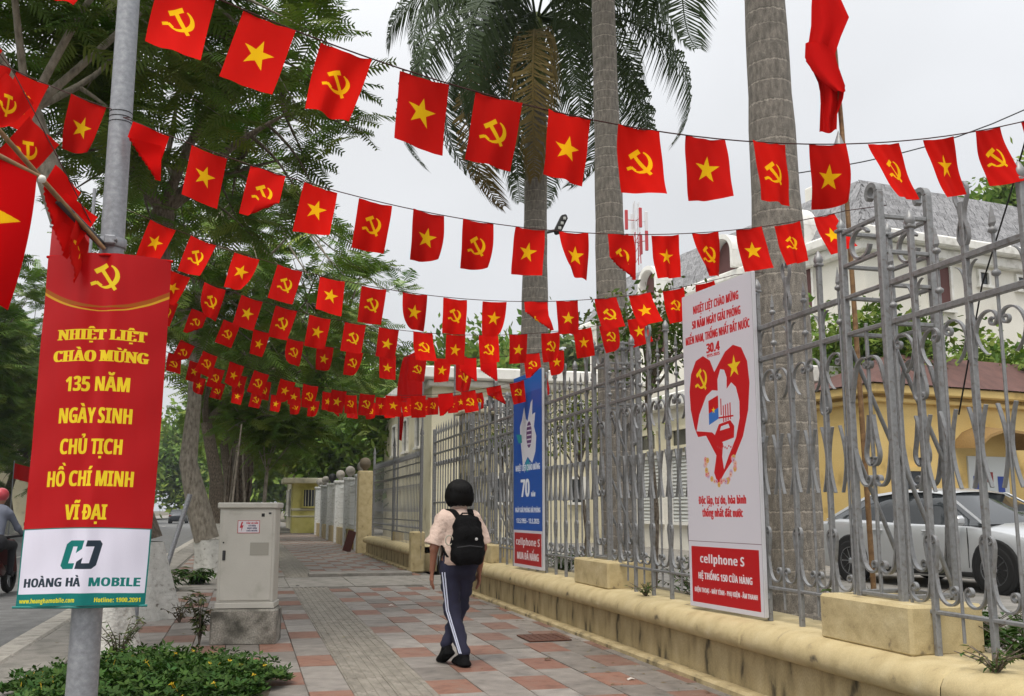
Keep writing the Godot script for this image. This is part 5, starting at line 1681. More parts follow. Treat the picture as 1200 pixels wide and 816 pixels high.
func make_flag_parts():
	for k in ["S", "H"]:
		var im := tex(flag_image(k == "S"))
		for j in 3: flag_mats["%s%d" % [k, j]] = cloth([Color.WHITE, Color(0.90, 0.92, 0.94), Color(1.0, 0.96, 0.9)][j], im)      # three dye lots
		flag_mats[k] = flag_mats[k + "0"]
	flag_mats.f = cloth(Color(0.80, 0.075, 0.065))
	var r := RandomNumberGenerator.new()
	r.seed = 91
	for k in 12:
		var a := r.randf_range(0.004, 0.016)
		var ph := r.randf_range(0, TAU)
		var fr := r.randf_range(4.0, 10.0)
		var tw := r.randf_range(-0.07, 0.07)
		var curl := r.randf_range(-0.07, 0.07)
		var sk := r.randf_range(-0.03, 0.03)
		var pinch := r.randf_range(-0.22, 0.03)
		var roll := r.randf_range(0.0, 0.09) if k % 3 == 0 else 0.0
		var cs := -1.0 if k % 2 else 1.0
		flag_meshes.append(wavy_sheet(FLAG_W, FLAG_H, 14, 18, func(u, v):
			var corner := maxf(0.0, (cs * (u - 0.5) * 2.0 + v * 1.6 - 1.5))            # one lower corner rolls over
			return Vector3(sk * v + (u - 0.5) * FLAG_W * pinch * v * v - cs * roll * corner * corner, -0.007 * sin(u * PI) * (1.0 - v) + 0.005 * sin(v * 6.0 + ph) + roll * corner * corner * 1.4, a * sin(u * fr + ph + v * 1.5) * (0.4 + v) + 0.003 * sin(u * 17.0 - v * 9.0 + ph) + tw * (u - 0.5) * v * 2.0 + curl * v * v + roll * corner * 0.8)).mesh())
	for k in 3:
		var side := 1.0 if k != 1 else -1.0
		var cut: float = [0.55, 0.62, 0.34][k]
		folded_meshes.append(wavy_sheet(FLAG_W, FLAG_H, 12, 16, func(u, v):
			var uu: float = u if side > 0 else 1.0 - u
			var p := Vector2(uu * FLAG_W, v * FLAG_H)
			var n := Vector2(-0.62, 0.78)                                     # everything below this slanting crease turns up
			var d := (p - Vector2(0.0, FLAG_H * cut)).dot(n)
			var off := Vector3.ZERO
			if d > 0:
				var q := p - n * d * 1.9
				off = Vector3((q.x - p.x) * side, -(q.y - p.y), 0.012 + 0.10 * d)
			return off + Vector3(0, 0, 0.008 * sin(u * 6.0 + v * 4.0))).mesh())

func hang_flag(parent: Node, at: Vector3, along: Vector3, kind: String, r: RandomNumberGenerator, sway := 0.0) -> void:
	var x := along.normalized()
	var nrm := x.cross(Vector3.UP).normalized()
	var upv := nrm.cross(x).normalized()
	var y := (upv * 0.85 + Vector3.UP * 0.15).normalized()
	var z := x.cross(y).normalized()
	var o: MeshInstance3D
	if kind == "S" or kind == "H": o = put("flag", flag_meshes[r.randi() % 12], flag_mats["%s%d" % [kind, r.randi() % 3]], parent)
	else: o = put("folded_flag", folded_meshes[r.randi() % 3], flag_mats.H if kind == "h" else flag_mats.f, parent)
	o.transform = Transform3D(Basis(x, y, z) * Basis(Vector3.RIGHT, r.randf_range(-0.16, 0.16) + sway) * Basis(Vector3.UP, r.randf_range(-0.12, 0.12)), at)

func build_bunting():
	make_flag_parts()
	var r := RandomNumberGenerator.new()
	r.seed = 92
	# [middle of the span, its direction on the ground, sag curve, flags, places along it, left tie, right tie, label]
	var rows := [
		[Vector2(1.462, -3.789), Vector2(0.9949, -0.1013), Vector3(0.0751, -0.0314, 3.0102), "xSHSHSHSHSHSHSHS", [-2.42, -2.12, -1.76, -1.46, -1.16, -0.84, -0.52, -0.20, 0.13, 0.47, 0.81, 1.14, 1.48, 1.83, 2.16, 2.49], Vector3(-0.76, 5.3, -5.7), Vector3(4.4, 3.6, -4.2), "topmost row of little red flags, crossing in front of the palm crown"],
		[Vector2(-1.223, -5.757), Vector2(0.9814, 0.1922), Vector3(0.1002, -0.4194, 3.7508), "xSHSx", [-0.43, -0.26, -0.05, 0.27, 0.47], Vector3(-2.4, 4.5, -6.0), Vector3(-0.83, 3.57, -5.68), "short row of little red flags on the road side of the lamp post"],
		[Vector2(1.666, -5.807), Vector2(0.9960, -0.0892), Vector3(0.0646, -0.0064, 3.1263), "xfShSHSHSShSHSHSx", [-2.43, -2.28, -1.96, -1.63, -1.32, -0.99, -0.66, -0.34, 0.01, 0.31, 0.65, 0.98, 1.29, 1.64, 1.96, 2.28, 2.48], Vector3(-0.735, 3.56, -5.68), Vector3(4.16, 3.42, -5.6), "row of little red flags tied to the lamp post above the banner"],
		[Vector2(1.604, -7.908), Vector2(0.9999, 0.0170), Vector3(0.0682, -0.0416, 3.1099), "xSHSHSHSHShSHSHSx", [-2.66, -2.33, -2.02, -1.68, -1.34, -1.00, -0.66, -0.32, 0.02, 0.36, 0.72, 1.00, 1.35, 1.67, 1.99, 2.30, 2.59], Vector3(-1.45, 3.95, -10.0), Vector3(4.7, 3.6, -8.2), "row of little red flags just above the white heart board"],
		[Vector2(1.622, -9.477), Vector2(0.9986, -0.0536), Vector3(0.0674, -0.0310, 3.0899), "xSHSHSHSHSHSHSHSx", [-2.65, -2.31, -1.99, -1.65, -1.33, -1.01, -0.67, -0.34, -0.00, 0.34, 0.68, 1.00, 1.35, 1.70, 2.00, 2.32, 2.57], Vector3(-1.40, 3.8, -10.05), Vector3(4.72, 3.55, -8.4), "row of little red flags below the one above the heart board"],
		[Vector2(1.537, -11.932), Vector2(0.9870, 0.1606), Vector3(0.0602, -0.0909, 3.2404), "HhHSHSHSHSffhSx", [-2.56, -2.21, -1.82, -1.46, -1.05, -0.69, -0.33, 0.07, 0.45, 0.75, 1.06, 1.31, 1.85, 2.16, 2.47], Vector3(-1.1, 4.0, -13.5), Vector3(4.72, 3.5, -12.8), "row of little red flags, some curled up, that ends at the middle palm"],
		[Vector2(1.664, -13.227), Vector2(0.9904, 0.1379), Vector3(0.0831, -0.0481, 2.8944), "hHSHSHSHSHfHhHSx", [-2.53, -2.23, -1.88, -1.55, -1.20, -0.90, -0.52, -0.14, 0.20, 0.54, 0.91, 1.22, 1.57, 1.89, 2.21, 2.42], Vector3(-1.1, 3.6, -13.55), Vector3(4.72, 3.4, -13.0), "low row of little red flags that crosses the top of the blue dove board"],
		[Vector2(1.266, -15.948), Vector2(0.9505, -0.3106), Vector3(0.0429, -0.0550, 3.2163), "xHSHSHSSHSSHSHx", [-2.69, -2.50, -2.18, -1.85, -1.50, -1.11, -0.64, -0.06, 0.32, 0.88, 1.43, 1.84, 2.21, 2.74, 3.10], Vector3(-1.2, 3.75, -15.0), Vector3(4.8, 3.6, -16.7), "low row of little red flags above the gate, before the farthest one"],
		[Vector2(1.50, -18.40), Vector2(0.998, 0.060), Vector3(0.0520, -0.0400, 3.3300), "xSHSHSHShSHSHSHSx", [-2.72, -2.40, -2.06, -1.72, -1.38, -1.04, -0.70, -0.36, -0.02, 0.32, 0.66, 1.00, 1.34, 1.68, 2.02, 2.36, 2.66], Vector3(-1.3, 3.9, -20.8), Vector3(4.3, 3.4, -18.9), "farthest row of little red flags, ending at the cream gate pier"],
	]
	for row in rows:
		var m: Vector2 = row[0]
		var d: Vector2 = row[1]
		var yc: Vector3 = row[2]
		var ts: Array = row[4]
		var at := func(t: float): return Vector3(m.x + d.x * t, yc.x * t * t + yc.y * t + yc.z, m.y + d.y * t)
		var o := thing("flag_string", row[7], "bunting", Vector3(m.x, 0, m.y), 0.0, "rows of little flags across the pavement")
		var back := -Vector3(m.x, 0, m.y)
		var pts := [row[5] + back]
		var t0: float = ts[0]
		var t1: float = ts[ts.size() - 1]
		var n := 40
		for k in n + 1: pts.append(at.call(lerpf(t0, t1, float(k) / n)) + back)
		pts.append(row[6] + back)
		var s := Shape.new()
		s.tube(pts, 0.0032, 5, false)
		put("cord", s, M.cord, o)
		for k in ts.size():
			var kind: String = row[3][k]
			if kind == "x": continue
			var slope: float = 2.0 * yc.x * ts[k] + yc.y
			hang_flag(o, at.call(ts[k]) + back + Vector3(0, -0.002, 0), Vector3(d.x, slope, d.y), kind, r)
	# crumpled row that runs down to the post from the road side
	var o := thing("flag_string", "crumpled row of little red flags that comes down to the lamp post socket", "bunting", Vector3(-1.1, 0, -5.5), 0.0, "rows of little flags across the pavement")
	var pts := [Vector3(-0.75, 4.35, 0.2), Vector3(-0.195, 3.66, 0.05), Vector3(-0.03, 3.36, 0.02), Vector3(0.10, 3.12, -0.02), Vector3(0.24, 2.86, -0.10)]
	var s := Shape.new()
	s.tube(pts, 0.0032, 5, false)
	put("cord", s, M.cord, o)
	var spots := [[pts[1].lerp(pts[0], 0.25), 0.75, "S"], [pts[1].lerp(pts[2], 0.25), 0.9, "H"], [pts[2], 0.7, "H"], [pts[3], 0.9, "f"], [pts[3].lerp(pts[4], 0.5), 0.5, "f"], [pts[4] + Vector3(-0.06, 0.0, 0), 1.3, "h"]]
	for q in spots:
		var f := put("flag" if q[2] in "SH" else "folded_flag", flag_meshes[r.randi() % 12] if q[2] in "SH" else folded_meshes[r.randi() % 3], flag_mats[q[2] if q[2] in "SHf" else "H"], o)
		f.transform = Transform3D(Basis(Vector3.UP, q[1]) * Basis(Vector3.BACK, -0.5), q[0])

# ------------------------------------------------------------------ larger flags
func build_flags():
	var star := cloth(Color.WHITE, tex(big_star()))
	var t := thing("national_flag", "large red flag with a yellow star hanging from a stick with a white knob", "flag", Vector3(-0.883, 2.70, -4.21), deg_to_rad(20))
	var s := wavy_sheet(0.62, 0.56, 16, 14, func(u, v): return Vector3(-0.31 - 0.06 * v * v * u, 0.24 * (1.0 - u) - 0.0, 0.03 * sin(u * 8.0 + v * 2.0) * (0.3 + v)))
	put("cloth", s, star, t)
	s = Shape.new()
	s.tube([Vector3(0.012, 0.0, 0), Vector3(-0.62, 0.245, 0), Vector3(-1.3, 0.52, 0)], 0.011, 8)
	put("stick", s, M.bamboo, t)
	s = Shape.new()
	s.lathe([Vector2(0.0, -0.018), Vector2(0.014, -0.012), Vector2(0.018, 0.0), Vector2(0.014, 0.012), Vector2(0.0, 0.018)], Vector3(0.02, -0.006, 0), 10)
	put("knob", s, mat(Color(0.85, 0.85, 0.82), 0.5), t)
	# tall flag gathered on its pole behind the fence
	t = thing("gathered_flag", "plain red flag hanging in folds from a pole above the fence pier", "flag", Vector3(4.32, 0, -6.45), deg_to_rad(-33))
	var prof := [[5.85, -0.06, 0.10], [5.45, -0.08, 0.10], [5.36, -0.09, 0.14], [5.20, -0.10, 0.19], [5.04, -0.13, 0.12], [4.90, -0.155, 0.07], [4.82, -0.11, 0.08], [4.70, -0.07, 0.11], [4.62, -0.06, 0.13], [4.52, -0.06, 0.11], [4.40, -0.07, 0.06], [4.28, -0.08, 0.05]]
	var rows := []
	for q in prof:
		var row := []
		for k in 13:
			var u := k / 12.0
			row.append(Vector3(lerpf(q[1], q[2], u), q[0] + 0.02 * sin(u * 9.0), 0.03 + 0.045 * sin(u * 11.0 + q[0] * 2.0) * (0.5 + 0.5 * sin(q[0] * 3.0))))
		rows.append(row)
	s = Shape.new()
	s.grid(rows, false, true)
	put("cloth", s, M.red_cloth, t)
	rows = []
	for q in [[5.02, -0.15, -0.02], [4.90, -0.16, 0.06], [4.78, -0.11, 0.09], [4.66, -0.02, 0.12], [4.58, 0.06, 0.13]]:
		var row := []
		for k in 7:
			var u := k / 6.0
			row.append(Vector3(lerpf(q[1], q[2], u), q[0], 0.085 + 0.02 * sin(u * 6.0)))
		rows.append(row)
	s = Shape.new()
	s.grid(rows, false, true)
	put("fold", s, M.red_cloth, t)
	s = Shape.new()
	s.tube([Vector3(0.13, 0.5, -0.02), Vector3(0.09, 4.3, -0.02), Vector3(0.05, 5.95, -0.02)], [0.02, 0.018, 0.014], 8)
	put("pole", s, M.bamboo, t)
	s = Shape.new()
	s.lathe([Vector2(0.06, 4.06), Vector2(0.062, 4.10), Vector2(0.03, 4.19), Vector2(0.0, 4.28)], Vector3(0.06, 0, 0.05), 10)
	s.tube([Vector3(0.06, 3.2, 0.05), Vector3(0.06, 4.08, 0.05)], 0.014, 8)
	put("pole_cap", s, M.iron, t)
	# limp flags on poles by the gate
	for q in [[Vector3(3.72, 0, -21.6), 4.95, 1.15, "big limp red flag on a pole beside the gate", 0.8], [Vector3(3.85, 0, -26.1), 3.95, 0.75, "narrow limp red flag on a pole above the spear-topped fence beyond the gate", 0.16], [Vector3(4.3, 0, -20.9), 4.75, 0.8, "limp red flag with yellow emblem on a pole behind the gate pier", 0.5]]:
		t = thing("limp_flag", q[3], "flag", q[0])
		s = Shape.new()
		s.tube([Vector3(0, 0.3, 0), Vector3(0, q[1] + 0.08, 0)], 0.022, 8)
		put("pole", s, M.iron, t)
		var sg: float = -1.0 if q[4] < 0.6 else 1.0
		var h: float = q[2]
		var w: float = q[4]
		rows = []
		for j in 11:
			var v := j / 10.0
			var row := []
			for k in 15:
				var u := k / 14.0
				row.append(Vector3((u * w * (0.95 - 0.35 * v)) * -sg * (1.0 if w < 0.55 else 0.6 + 0.6 * v), q[1] - v * h - 0.3 * u * w, 0.04 * sin(u * 16.0 + v * 2.0) * (0.3 + u)))
			rows.append(row)
		s = Shape.new()
		s.grid(rows)
		put("cloth", s, M.red_cloth if w != 0.5 else flag_mats.H, t)

func big_star() -> Image:
	var im := Image.create_empty(480, 420, false, Image.FORMAT_RGB8)
	im.fill(Color(0.74, 0.05, 0.06))
	fill_poly(im, star_points(Vector2(352, 190), 104.0, 0.05), Color(0.93, 0.73, 0.10))
	return im

# ------------------------------------------------------------------ cabinet
func build_cabinet():
	var t := thing("electrical_cabinet", "beige grey electrical cabinet with a warning label on a stained concrete plinth", "cabinet", Vector3(0.055, 0, -10.9), deg_to_rad(-9))
	var s := Shape.new()
	s.cbox(Vector3(0, 0.17, 0), Vector3(0.66, 0.36, 0.46), 0.02)
	put("plinth", s, M.plinth, t)
	s = Shape.new()
	s.cbox(Vector3(0, 0.385, 0.0), Vector3(0.60, 0.06, 0.40), 0.006)
	put("skirt", s, M.cabinet, t)
	s = Shape.new()
	s.cbox(Vector3(0, 0.89, 0), Vector3(0.57, 0.96, 0.38), 0.010)
	put("body", s, M.cabinet, t)
	s = Shape.new()
	s.cbox(Vector3(0, 1.398, 0), Vector3(0.62, 0.062, 0.43), 0.012)
	put("lid", s, M.cabinet, t)
	s = Shape.new()
	s.cbox(Vector3(0.0, 0.885, 0.193), Vector3(0.515, 0.90, 0.012), 0.004)
	var door := put("door", s, M.cabinet, t)
	s = Shape.new()
	s.cbox(Vector3(-0.225, 0.89, 0.203), Vector3(0.030, 0.10, 0.012), 0.003)
	s.cbox(Vector3(-0.225, 0.90, 0.213), Vector3(0.016, 0.05, 0.014), 0.003)
	put("handle", s, M.steel_dark, door)
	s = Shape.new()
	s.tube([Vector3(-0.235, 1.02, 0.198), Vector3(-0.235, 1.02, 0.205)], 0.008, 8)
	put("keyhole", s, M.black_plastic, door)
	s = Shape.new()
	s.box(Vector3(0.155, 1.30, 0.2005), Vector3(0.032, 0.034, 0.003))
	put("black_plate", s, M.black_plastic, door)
	s = Shape.new()
	s.cbox(Vector3(0.225, 1.318, 0.2015), Vector3(0.028, 0.018, 0.006), 0.002)
	put("badge", s, M.steel_dark, door)
	s = Shape.new()
	s.box(Vector3(0.13, 0.955, 0.2004), Vector3(0.19, 0.13, 0.003))
	put("blank_plate", s, mat(Color(0.60, 0.59, 0.55), 0.6), door)
	var im := Image.create_empty(384, 224, false, Image.FORMAT_RGB8)
	var red := Color(0.70, 0.10, 0.18)
	im.fill(Color(0.82, 0.80, 0.82))
	for q in [Rect2i(0, 0, 384, 9), Rect2i(0, 215, 384, 9), Rect2i(0, 0, 9, 224), Rect2i(375, 0, 9, 224)]: im.fill_rect(q, red)
	fill_poly(im, PackedVector2Array([Vector2(66, 26), Vector2(96, 22), Vector2(72, 88), Vector2(104, 82), Vector2(62, 198), Vector2(70, 128), Vector2(36, 134)]), red)
	lettering(im, "CẤM LẠI GẦN", 250, 62, 30, 210, red, false, 3)
	lettering(im, "CÓ ĐIỆN", 250, 106, 26, 130, Color(0.2, 0.2, 0.35), false, 3)
	lettering(im, "NGUY HIỂM", 250, 150, 26, 170, Color(0.2, 0.2, 0.35), false, 3)
	lettering(im, "CHẾT NGƯỜI".replace("Ế", "Ê"), 250, 194, 26, 190, Color(0.2, 0.2, 0.35), false, 3)
	var m := mat(Color.WHITE, 0.5)
	m.albedo_texture = tex(im)
	s = Shape.new()
	s.quad(Vector3(-0.10, 1.115, 0.2022), Vector3(0.125, 1.115, 0.2022), Vector3(0.125, 1.245, 0.2022), Vector3(-0.10, 1.245, 0.2022))
	put("warning_label", s, m, door)

# ------------------------------------------------------------------ vehicles
func loft(stations: Array) -> Shape:   # rows of points around the body
	var s := Shape.new()
	s.grid(stations, false, true)
	return s

func wheel(parent: Node, at: Vector3, side: float) -> void:
	var s := Shape.new()
	var b := Basis(Vector3.RIGHT, PI / 2 * side)
	s.lathe([Vector2(0.215, -0.10), Vector2(0.30, -0.105), Vector2(0.33, -0.08), Vector2(0.335, 0.0), Vector2(0.33, 0.08), Vector2(0.30, 0.105), Vector2(0.215, 0.10)], at, 28, b)
	var ty := put("wheel", s, M.rubber, parent)
	s = Shape.new()
	s.lathe([Vector2(0.0, 0.085), Vector2(0.05, 0.085), Vector2(0.06, 0.06), Vector2(0.195, 0.045), Vector2(0.20, 0.09), Vector2(0.222, 0.098), Vector2(0.222, 0.05)], at, 24, b)
	var disc := mat(Color(0.16, 0.16, 0.17), 0.6, 0.4)
	put("hub", s, disc, ty)
	s = Shape.new()
	for k in 10:
		var a := TAU * k / 10.0
		s.cbox(at + b * Vector3(cos(a) * 0.13, 0.082, sin(a) * 0.13), Vector3(0.17, 0.016, 0.026), 0.004, b * Basis(Vector3.UP, -a))
	s.lathe([Vector2(0.20, 0.085), Vector2(0.222, 0.102), Vector2(0.226, 0.085)], at, 24, b)
	s.lathe([Vector2(0.0, 0.10), Vector2(0.045, 0.096), Vector2(0.05, 0.07)], at, 12, b)
	put("spokes", s, mat(Color(0.72, 0.73, 0.75), 0.3, 0.7), ty)

func sedan(label: String, at: Vector3, turn: float, paint: Color, group := "") -> Node3D:   # +x is forward
	var t := thing("car", label, "car", at, turn, group)
	var body := mat(paint, 0.28, 0.25)
	body.clearcoat_enabled = true
	body.clearcoat = 0.7
	body.clearcoat_roughness = 0.08
	var st := []
	# x, half width, sill height, deck height, crown
	for q in [[-2.38, 0.62, 0.42, 0.72, 0.74], [-2.34, 0.74, 0.30, 0.84, 0.88], [-2.2, 0.84, 0.24, 0.95, 0.99], [-1.7, 0.89, 0.22, 1.00, 1.04], [-1.2, 0.905, 0.22, 0.99, 1.02], [-0.4, 0.91, 0.20, 0.96, 1.0], [0.6, 0.91, 0.20, 0.95, 1.0], [1.0, 0.905, 0.20, 0.94, 0.99], [1.5, 0.895, 0.21, 0.87, 0.93], [2.0, 0.85, 0.22, 0.78, 0.83], [2.25, 0.76, 0.26, 0.68, 0.72], [2.36, 0.62, 0.34, 0.56, 0.58]]:
		var w: float = q[1]
		var row := []
		for p in [[0.92, q[2] - 0.02], [1.0, q[2] + 0.10], [1.0, lerpf(q[2], q[3], 0.5)], [0.985, lerpf(q[2], q[3], 0.72)], [0.955, q[3] - 0.05], [0.90, q[3]], [0.5, q[4]], [0.0, q[4] + 0.012], [-0.5, q[4]], [-0.90, q[3]], [-0.955, q[3] - 0.05], [-0.985, lerpf(q[2], q[3], 0.72)], [-1.0, lerpf(q[2], q[3], 0.5)], [-1.0, q[2] + 0.10], [-0.92, q[2] - 0.02], [0.92, q[2] - 0.02]]:
			row.append(Vector3(q[0], p[1], p[0] * w))
		st.append(row)
	var b := loft(st)
	for e in [0, st.size() - 1]:
		var c: Vector3 = (st[e][2] + st[e][12]) * 0.5
		for k in 15:
			if e == 0: b.tri(c, st[e][k], st[e][k + 1])
			else: b.tri(c, st[e][k + 1], st[e][k])
	put("body", b, body, t)
	var cab := []      # glass cabin
	for q in [[-1.95, 0.72, 1.00, 1.005], [-1.15, 0.62, 1.36, 1.38], [-0.7, 0.60, 1.43, 1.45], [0.0, 0.60, 1.445, 1.47], [0.35, 0.60, 1.40, 1.43], [1.25, 0.72, 0.95, 0.96]]:
		cab.append([Vector3(q[0], 0.93, 0.84), Vector3(q[0], lerpf(0.95, q[2], 0.5), lerpf(0.84, q[1], 0.5)), Vector3(q[0], q[2], q[1]), Vector3(q[0], q[3], 0), Vector3(q[0], q[2], -q[1]), Vector3(q[0], lerpf(0.95, q[2], 0.5), -lerpf(0.84, q[1], 0.5)), Vector3(q[0], 0.93, -0.84)])
	put("glasshouse", loft(cab), M.glass, t)
	var rf := []
	for q in [[-1.28, 0.60, 1.335, 1.352], [-1.0, 0.625, 1.40, 1.42], [-0.5, 0.625, 1.452, 1.478], [0.0, 0.625, 1.458, 1.484], [0.3, 0.61, 1.425, 1.452], [0.42, 0.58, 1.388, 1.415]]:
		rf.append([Vector3(q[0], q[2] - 0.04, q[1] + 0.02), Vector3(q[0], q[2], q[1]), Vector3(q[0], q[3], q[1] * 0.5), Vector3(q[0], q[3] + 0.006, 0), Vector3(q[0], q[3], -q[1] * 0.5), Vector3(q[0], q[2], -q[1]), Vector3(q[0], q[2] - 0.04, -q[1] - 0.02)])
	put("roof", loft(rf), body, t)
	for sd in [-1.0, 1.0]:
		for q in [[Vector3(1.22, 0.95, 0.835), Vector3(0.40, 1.41, 0.63), 0.06], [Vector3(-0.42, 0.95, 0.85), Vector3(-0.34, 1.43, 0.64), 0.07], [Vector3(-1.95, 0.99, 0.80), Vector3(-1.12, 1.385, 0.635), 0.11]]:
			var s := Shape.new()
			s.strip([q[0] * Vector3(1, 1, sd), q[0].lerp(q[1], 0.5) * Vector3(1, 1, sd) + Vector3(0, 0, 0.01 * sd), q[1] * Vector3(1, 1, sd)], q[2], 0.02, Vector3.RIGHT)
			put("pillar", s, body, t)
		var s := Shape.new()
		s.cbox(Vector3(0.92, 1.0, 0.98 * sd), Vector3(0.11, 0.14, 0.18), 0.04)
		put("wing_mirror", s, body, t)
		for x in [0.25, -0.75]:
			s = Shape.new()
			s.cbox(Vector3(x, 0.84, 0.905 * sd), Vector3(0.2, 0.028, 0.03), 0.008)
			put("door_handle", s, body, t)
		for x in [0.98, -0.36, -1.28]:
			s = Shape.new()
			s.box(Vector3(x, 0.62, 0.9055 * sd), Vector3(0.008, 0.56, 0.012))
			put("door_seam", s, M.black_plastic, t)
		s = Shape.new()
		s.cbox(Vector3(0, 0.245, 0.895 * sd), Vector3(2.1, 0.07, 0.05), 0.015)
		put("sill", s, M.rubber, t)
		s = Shape.new()
		s.cbox(Vector3(-2.22, 0.80, 0.70 * sd), Vector3(0.26, 0.16, 0.30), 0.04)
		put("tail_light", s, mat(Color(0.50, 0.08, 0.08), 0.2), t)
		s = Shape.new()
		s.cbox(Vector3(2.17, 0.66, 0.64 * sd), Vector3(0.24, 0.13, 0.30), 0.04)
		put("headlight", s, mat(Color(0.75, 0.77, 0.8), 0.1), t)
		for x in [1.40, -1.36]:
			s = Shape.new()
			s.lathe([Vector2(0.0, 0.0), Vector2(0.385, 0.0), Vector2(0.395, 0.03), Vector2(0.36, 0.045), Vector2(0.0, 0.045)], Vector3(x, 0.36, 0.87 * sd), 26, Basis(Vector3.RIGHT, PI / 2 * sd))
			put("wheel_arch", s, M.rubber, t)
			wheel(t, Vector3(x, 0.335, 0.825 * sd), sd)
	return t

func scooter(label: String, at: Vector3, turn: float, paint: Color, group := "") -> Node3D:   # +x forward
	var t := thing("motor_scooter", label, "motorbike", at, turn, group)
	var p := mat(paint, 0.35)
	for x in [-0.62, 0.62]:
		var s := Shape.new()
		s.lathe([Vector2(0.19, -0.045), Vector2(0.265, -0.045), Vector2(0.285, 0.0), Vector2(0.265, 0.045), Vector2(0.19, 0.045)], Vector3(x, 0.285, 0), 20, Basis(Vector3.RIGHT, PI / 2))
		var w := put("wheel", s, M.rubber, t)
		s = Shape.new()
		for k in 5: s.cbox(Vector3(x + cos(TAU * k / 5.0) * 0.1, 0.285 + sin(TAU * k / 5.0) * 0.1, 0), Vector3(0.2, 0.03, 0.03), 0.005, Basis(Vector3.BACK, TAU * k / 5.0))
		put("spokes", s, M.galvanised, w)
	var s := Shape.new()
	var rows := []
	for q in [[-0.85, 0.72, 0.05, 0.06], [-0.7, 0.66, 0.13, 0.12], [-0.35, 0.58, 0.15, 0.17], [0.0, 0.46, 0.12, 0.16], [0.2, 0.40, 0.10, 0.10]]:
		var row := []
		for k in 11: row.append(Vector3(q[0], q[1] + sin(TAU * k / 10.0) * q[3], cos(TAU * k / 10.0) * q[2]))
		rows.append(row)
	s.grid(rows, true)
	put("body", s, p, t)
	s = Shape.new()
	s.cbox(Vector3(-0.35, 0.79, 0), Vector3(0.68, 0.09, 0.26), 0.04)
	put("seat", s, M.rubber, t)
	s = Shape.new()
	s.cbox(Vector3(0.42, 0.66, 0), Vector3(0.08, 0.62, 0.34), 0.03, Basis(Vector3.BACK, 0.35))
	put("leg_shield", s, p, t)
	s = Shape.new()
	s.tube([Vector3(0.62, 0.285, 0.06), Vector3(0.36, 1.0, 0.03)], 0.025, 8)
	s.tube([Vector3(0.62, 0.285, -0.06), Vector3(0.36, 1.0, -0.03)], 0.025, 8)
	s.tube([Vector3(0.24, 1.02, -0.34), Vector3(0.36, 1.0, 0), Vector3(0.24, 1.02, 0.34)], 0.017, 8)
	put("fork_and_bars", s, M.steel_dark, t)
	s = Shape.new()
	s.cbox(Vector3(-0.88, 0.66, 0), Vector3(0.06, 0.09, 0.16), 0.02)
	put("tail_light", s, mat(Color(0.5, 0.06, 0.06), 0.3), t)
	s = Shape.new()
	s.tube([Vector3(-0.1, 0.26, -0.14), Vector3(-0.75, 0.36, -0.16)], 0.045, 10)
	put("exhaust", s, M.steel_dark, t)
	for k in [-1.0, 1.0]:
		s = Shape.new()
		s.tube([Vector3(0.27, 1.03, 0.3 * k), Vector3(0.26, 1.2, 0.36 * k)], 0.007, 5)
		s.cbox(Vector3(0.26, 1.22, 0.37 * k), Vector3(0.03, 0.07, 0.12), 0.012)
		put("mirror", s, M.rubber, t)
	return t

func build_vehicles():
	sedan("silver sedan parked behind the iron fence, in front of the yellow lodge", Vector3(10.67, 0.2, -13.15), deg_to_rad(-81.1), Color(0.74, 0.75, 0.76))
	sedan("dark grey car seen small from behind down the street", Vector3(-6.9, -0.12, -112), deg_to_rad(90), Color(0.22, 0.24, 0.27))
	scooter("dark red scooter ridden by a helmeted rider at the road's edge", Vector3(-4.16, -0.12, -19.2), deg_to_rad(82), Color(0.28, 0.07, 0.07))
	rider()
	scooter("pale green scooter parked far down the road by an orange sign", Vector3(-5.9, -0.12, -64.0), deg_to_rad(95), Color(0.35, 0.55, 0.52))
	sedan("dark car parked behind the silver sedan at the lodge", Vector3(14.4, 0.2, -13.4), deg_to_rad(-70), Color(0.16, 0.18, 0.21))
	var s := Shape.new()
	var t := thing("road_works_board", "small orange board standing far down the road", "sign", Vector3(-8.6, -0.1, -66.0))
	s.cbox(Vector3(0, 1.15, 0), Vector3(1.5, 2.2, 0.08), 0.02)
	put("panel", s, mat(Color(0.85, 0.42, 0.12), 0.6), t)
	s = Shape.new()
	s.tube([Vector3(-0.5, 0, 0.06), Vector3(-0.5, 2.3, 0.06)], 0.03, 6)
	s.tube([Vector3(0.5, 0, 0.06), Vector3(0.5, 2.3, 0.06)], 0.03, 6)
	put("legs", s, M.galvanised, t)
	for k in 4:
		var f := thing("street_flag", "red flag on a pole along the far pavement down the street", "flag", Vector3(-9.6 - 0.4 * (k % 2), 0, -46.0 - k * 11.0), 0.0, "red flags on poles down the street")
		s = Shape.new()
		s.tube([Vector3(0, 0, 0), Vector3(0, 3.4, 0)], 0.025, 6)
		put("pole", s, M.galvanised, f)
		put("cloth", wavy_sheet(0.9, 0.65, 10, 8, func(u, v): return Vector3(0.45, 3.3 - 0.25 * u, 0.06 * sin(u * 8.0))), M.red_cloth, f)

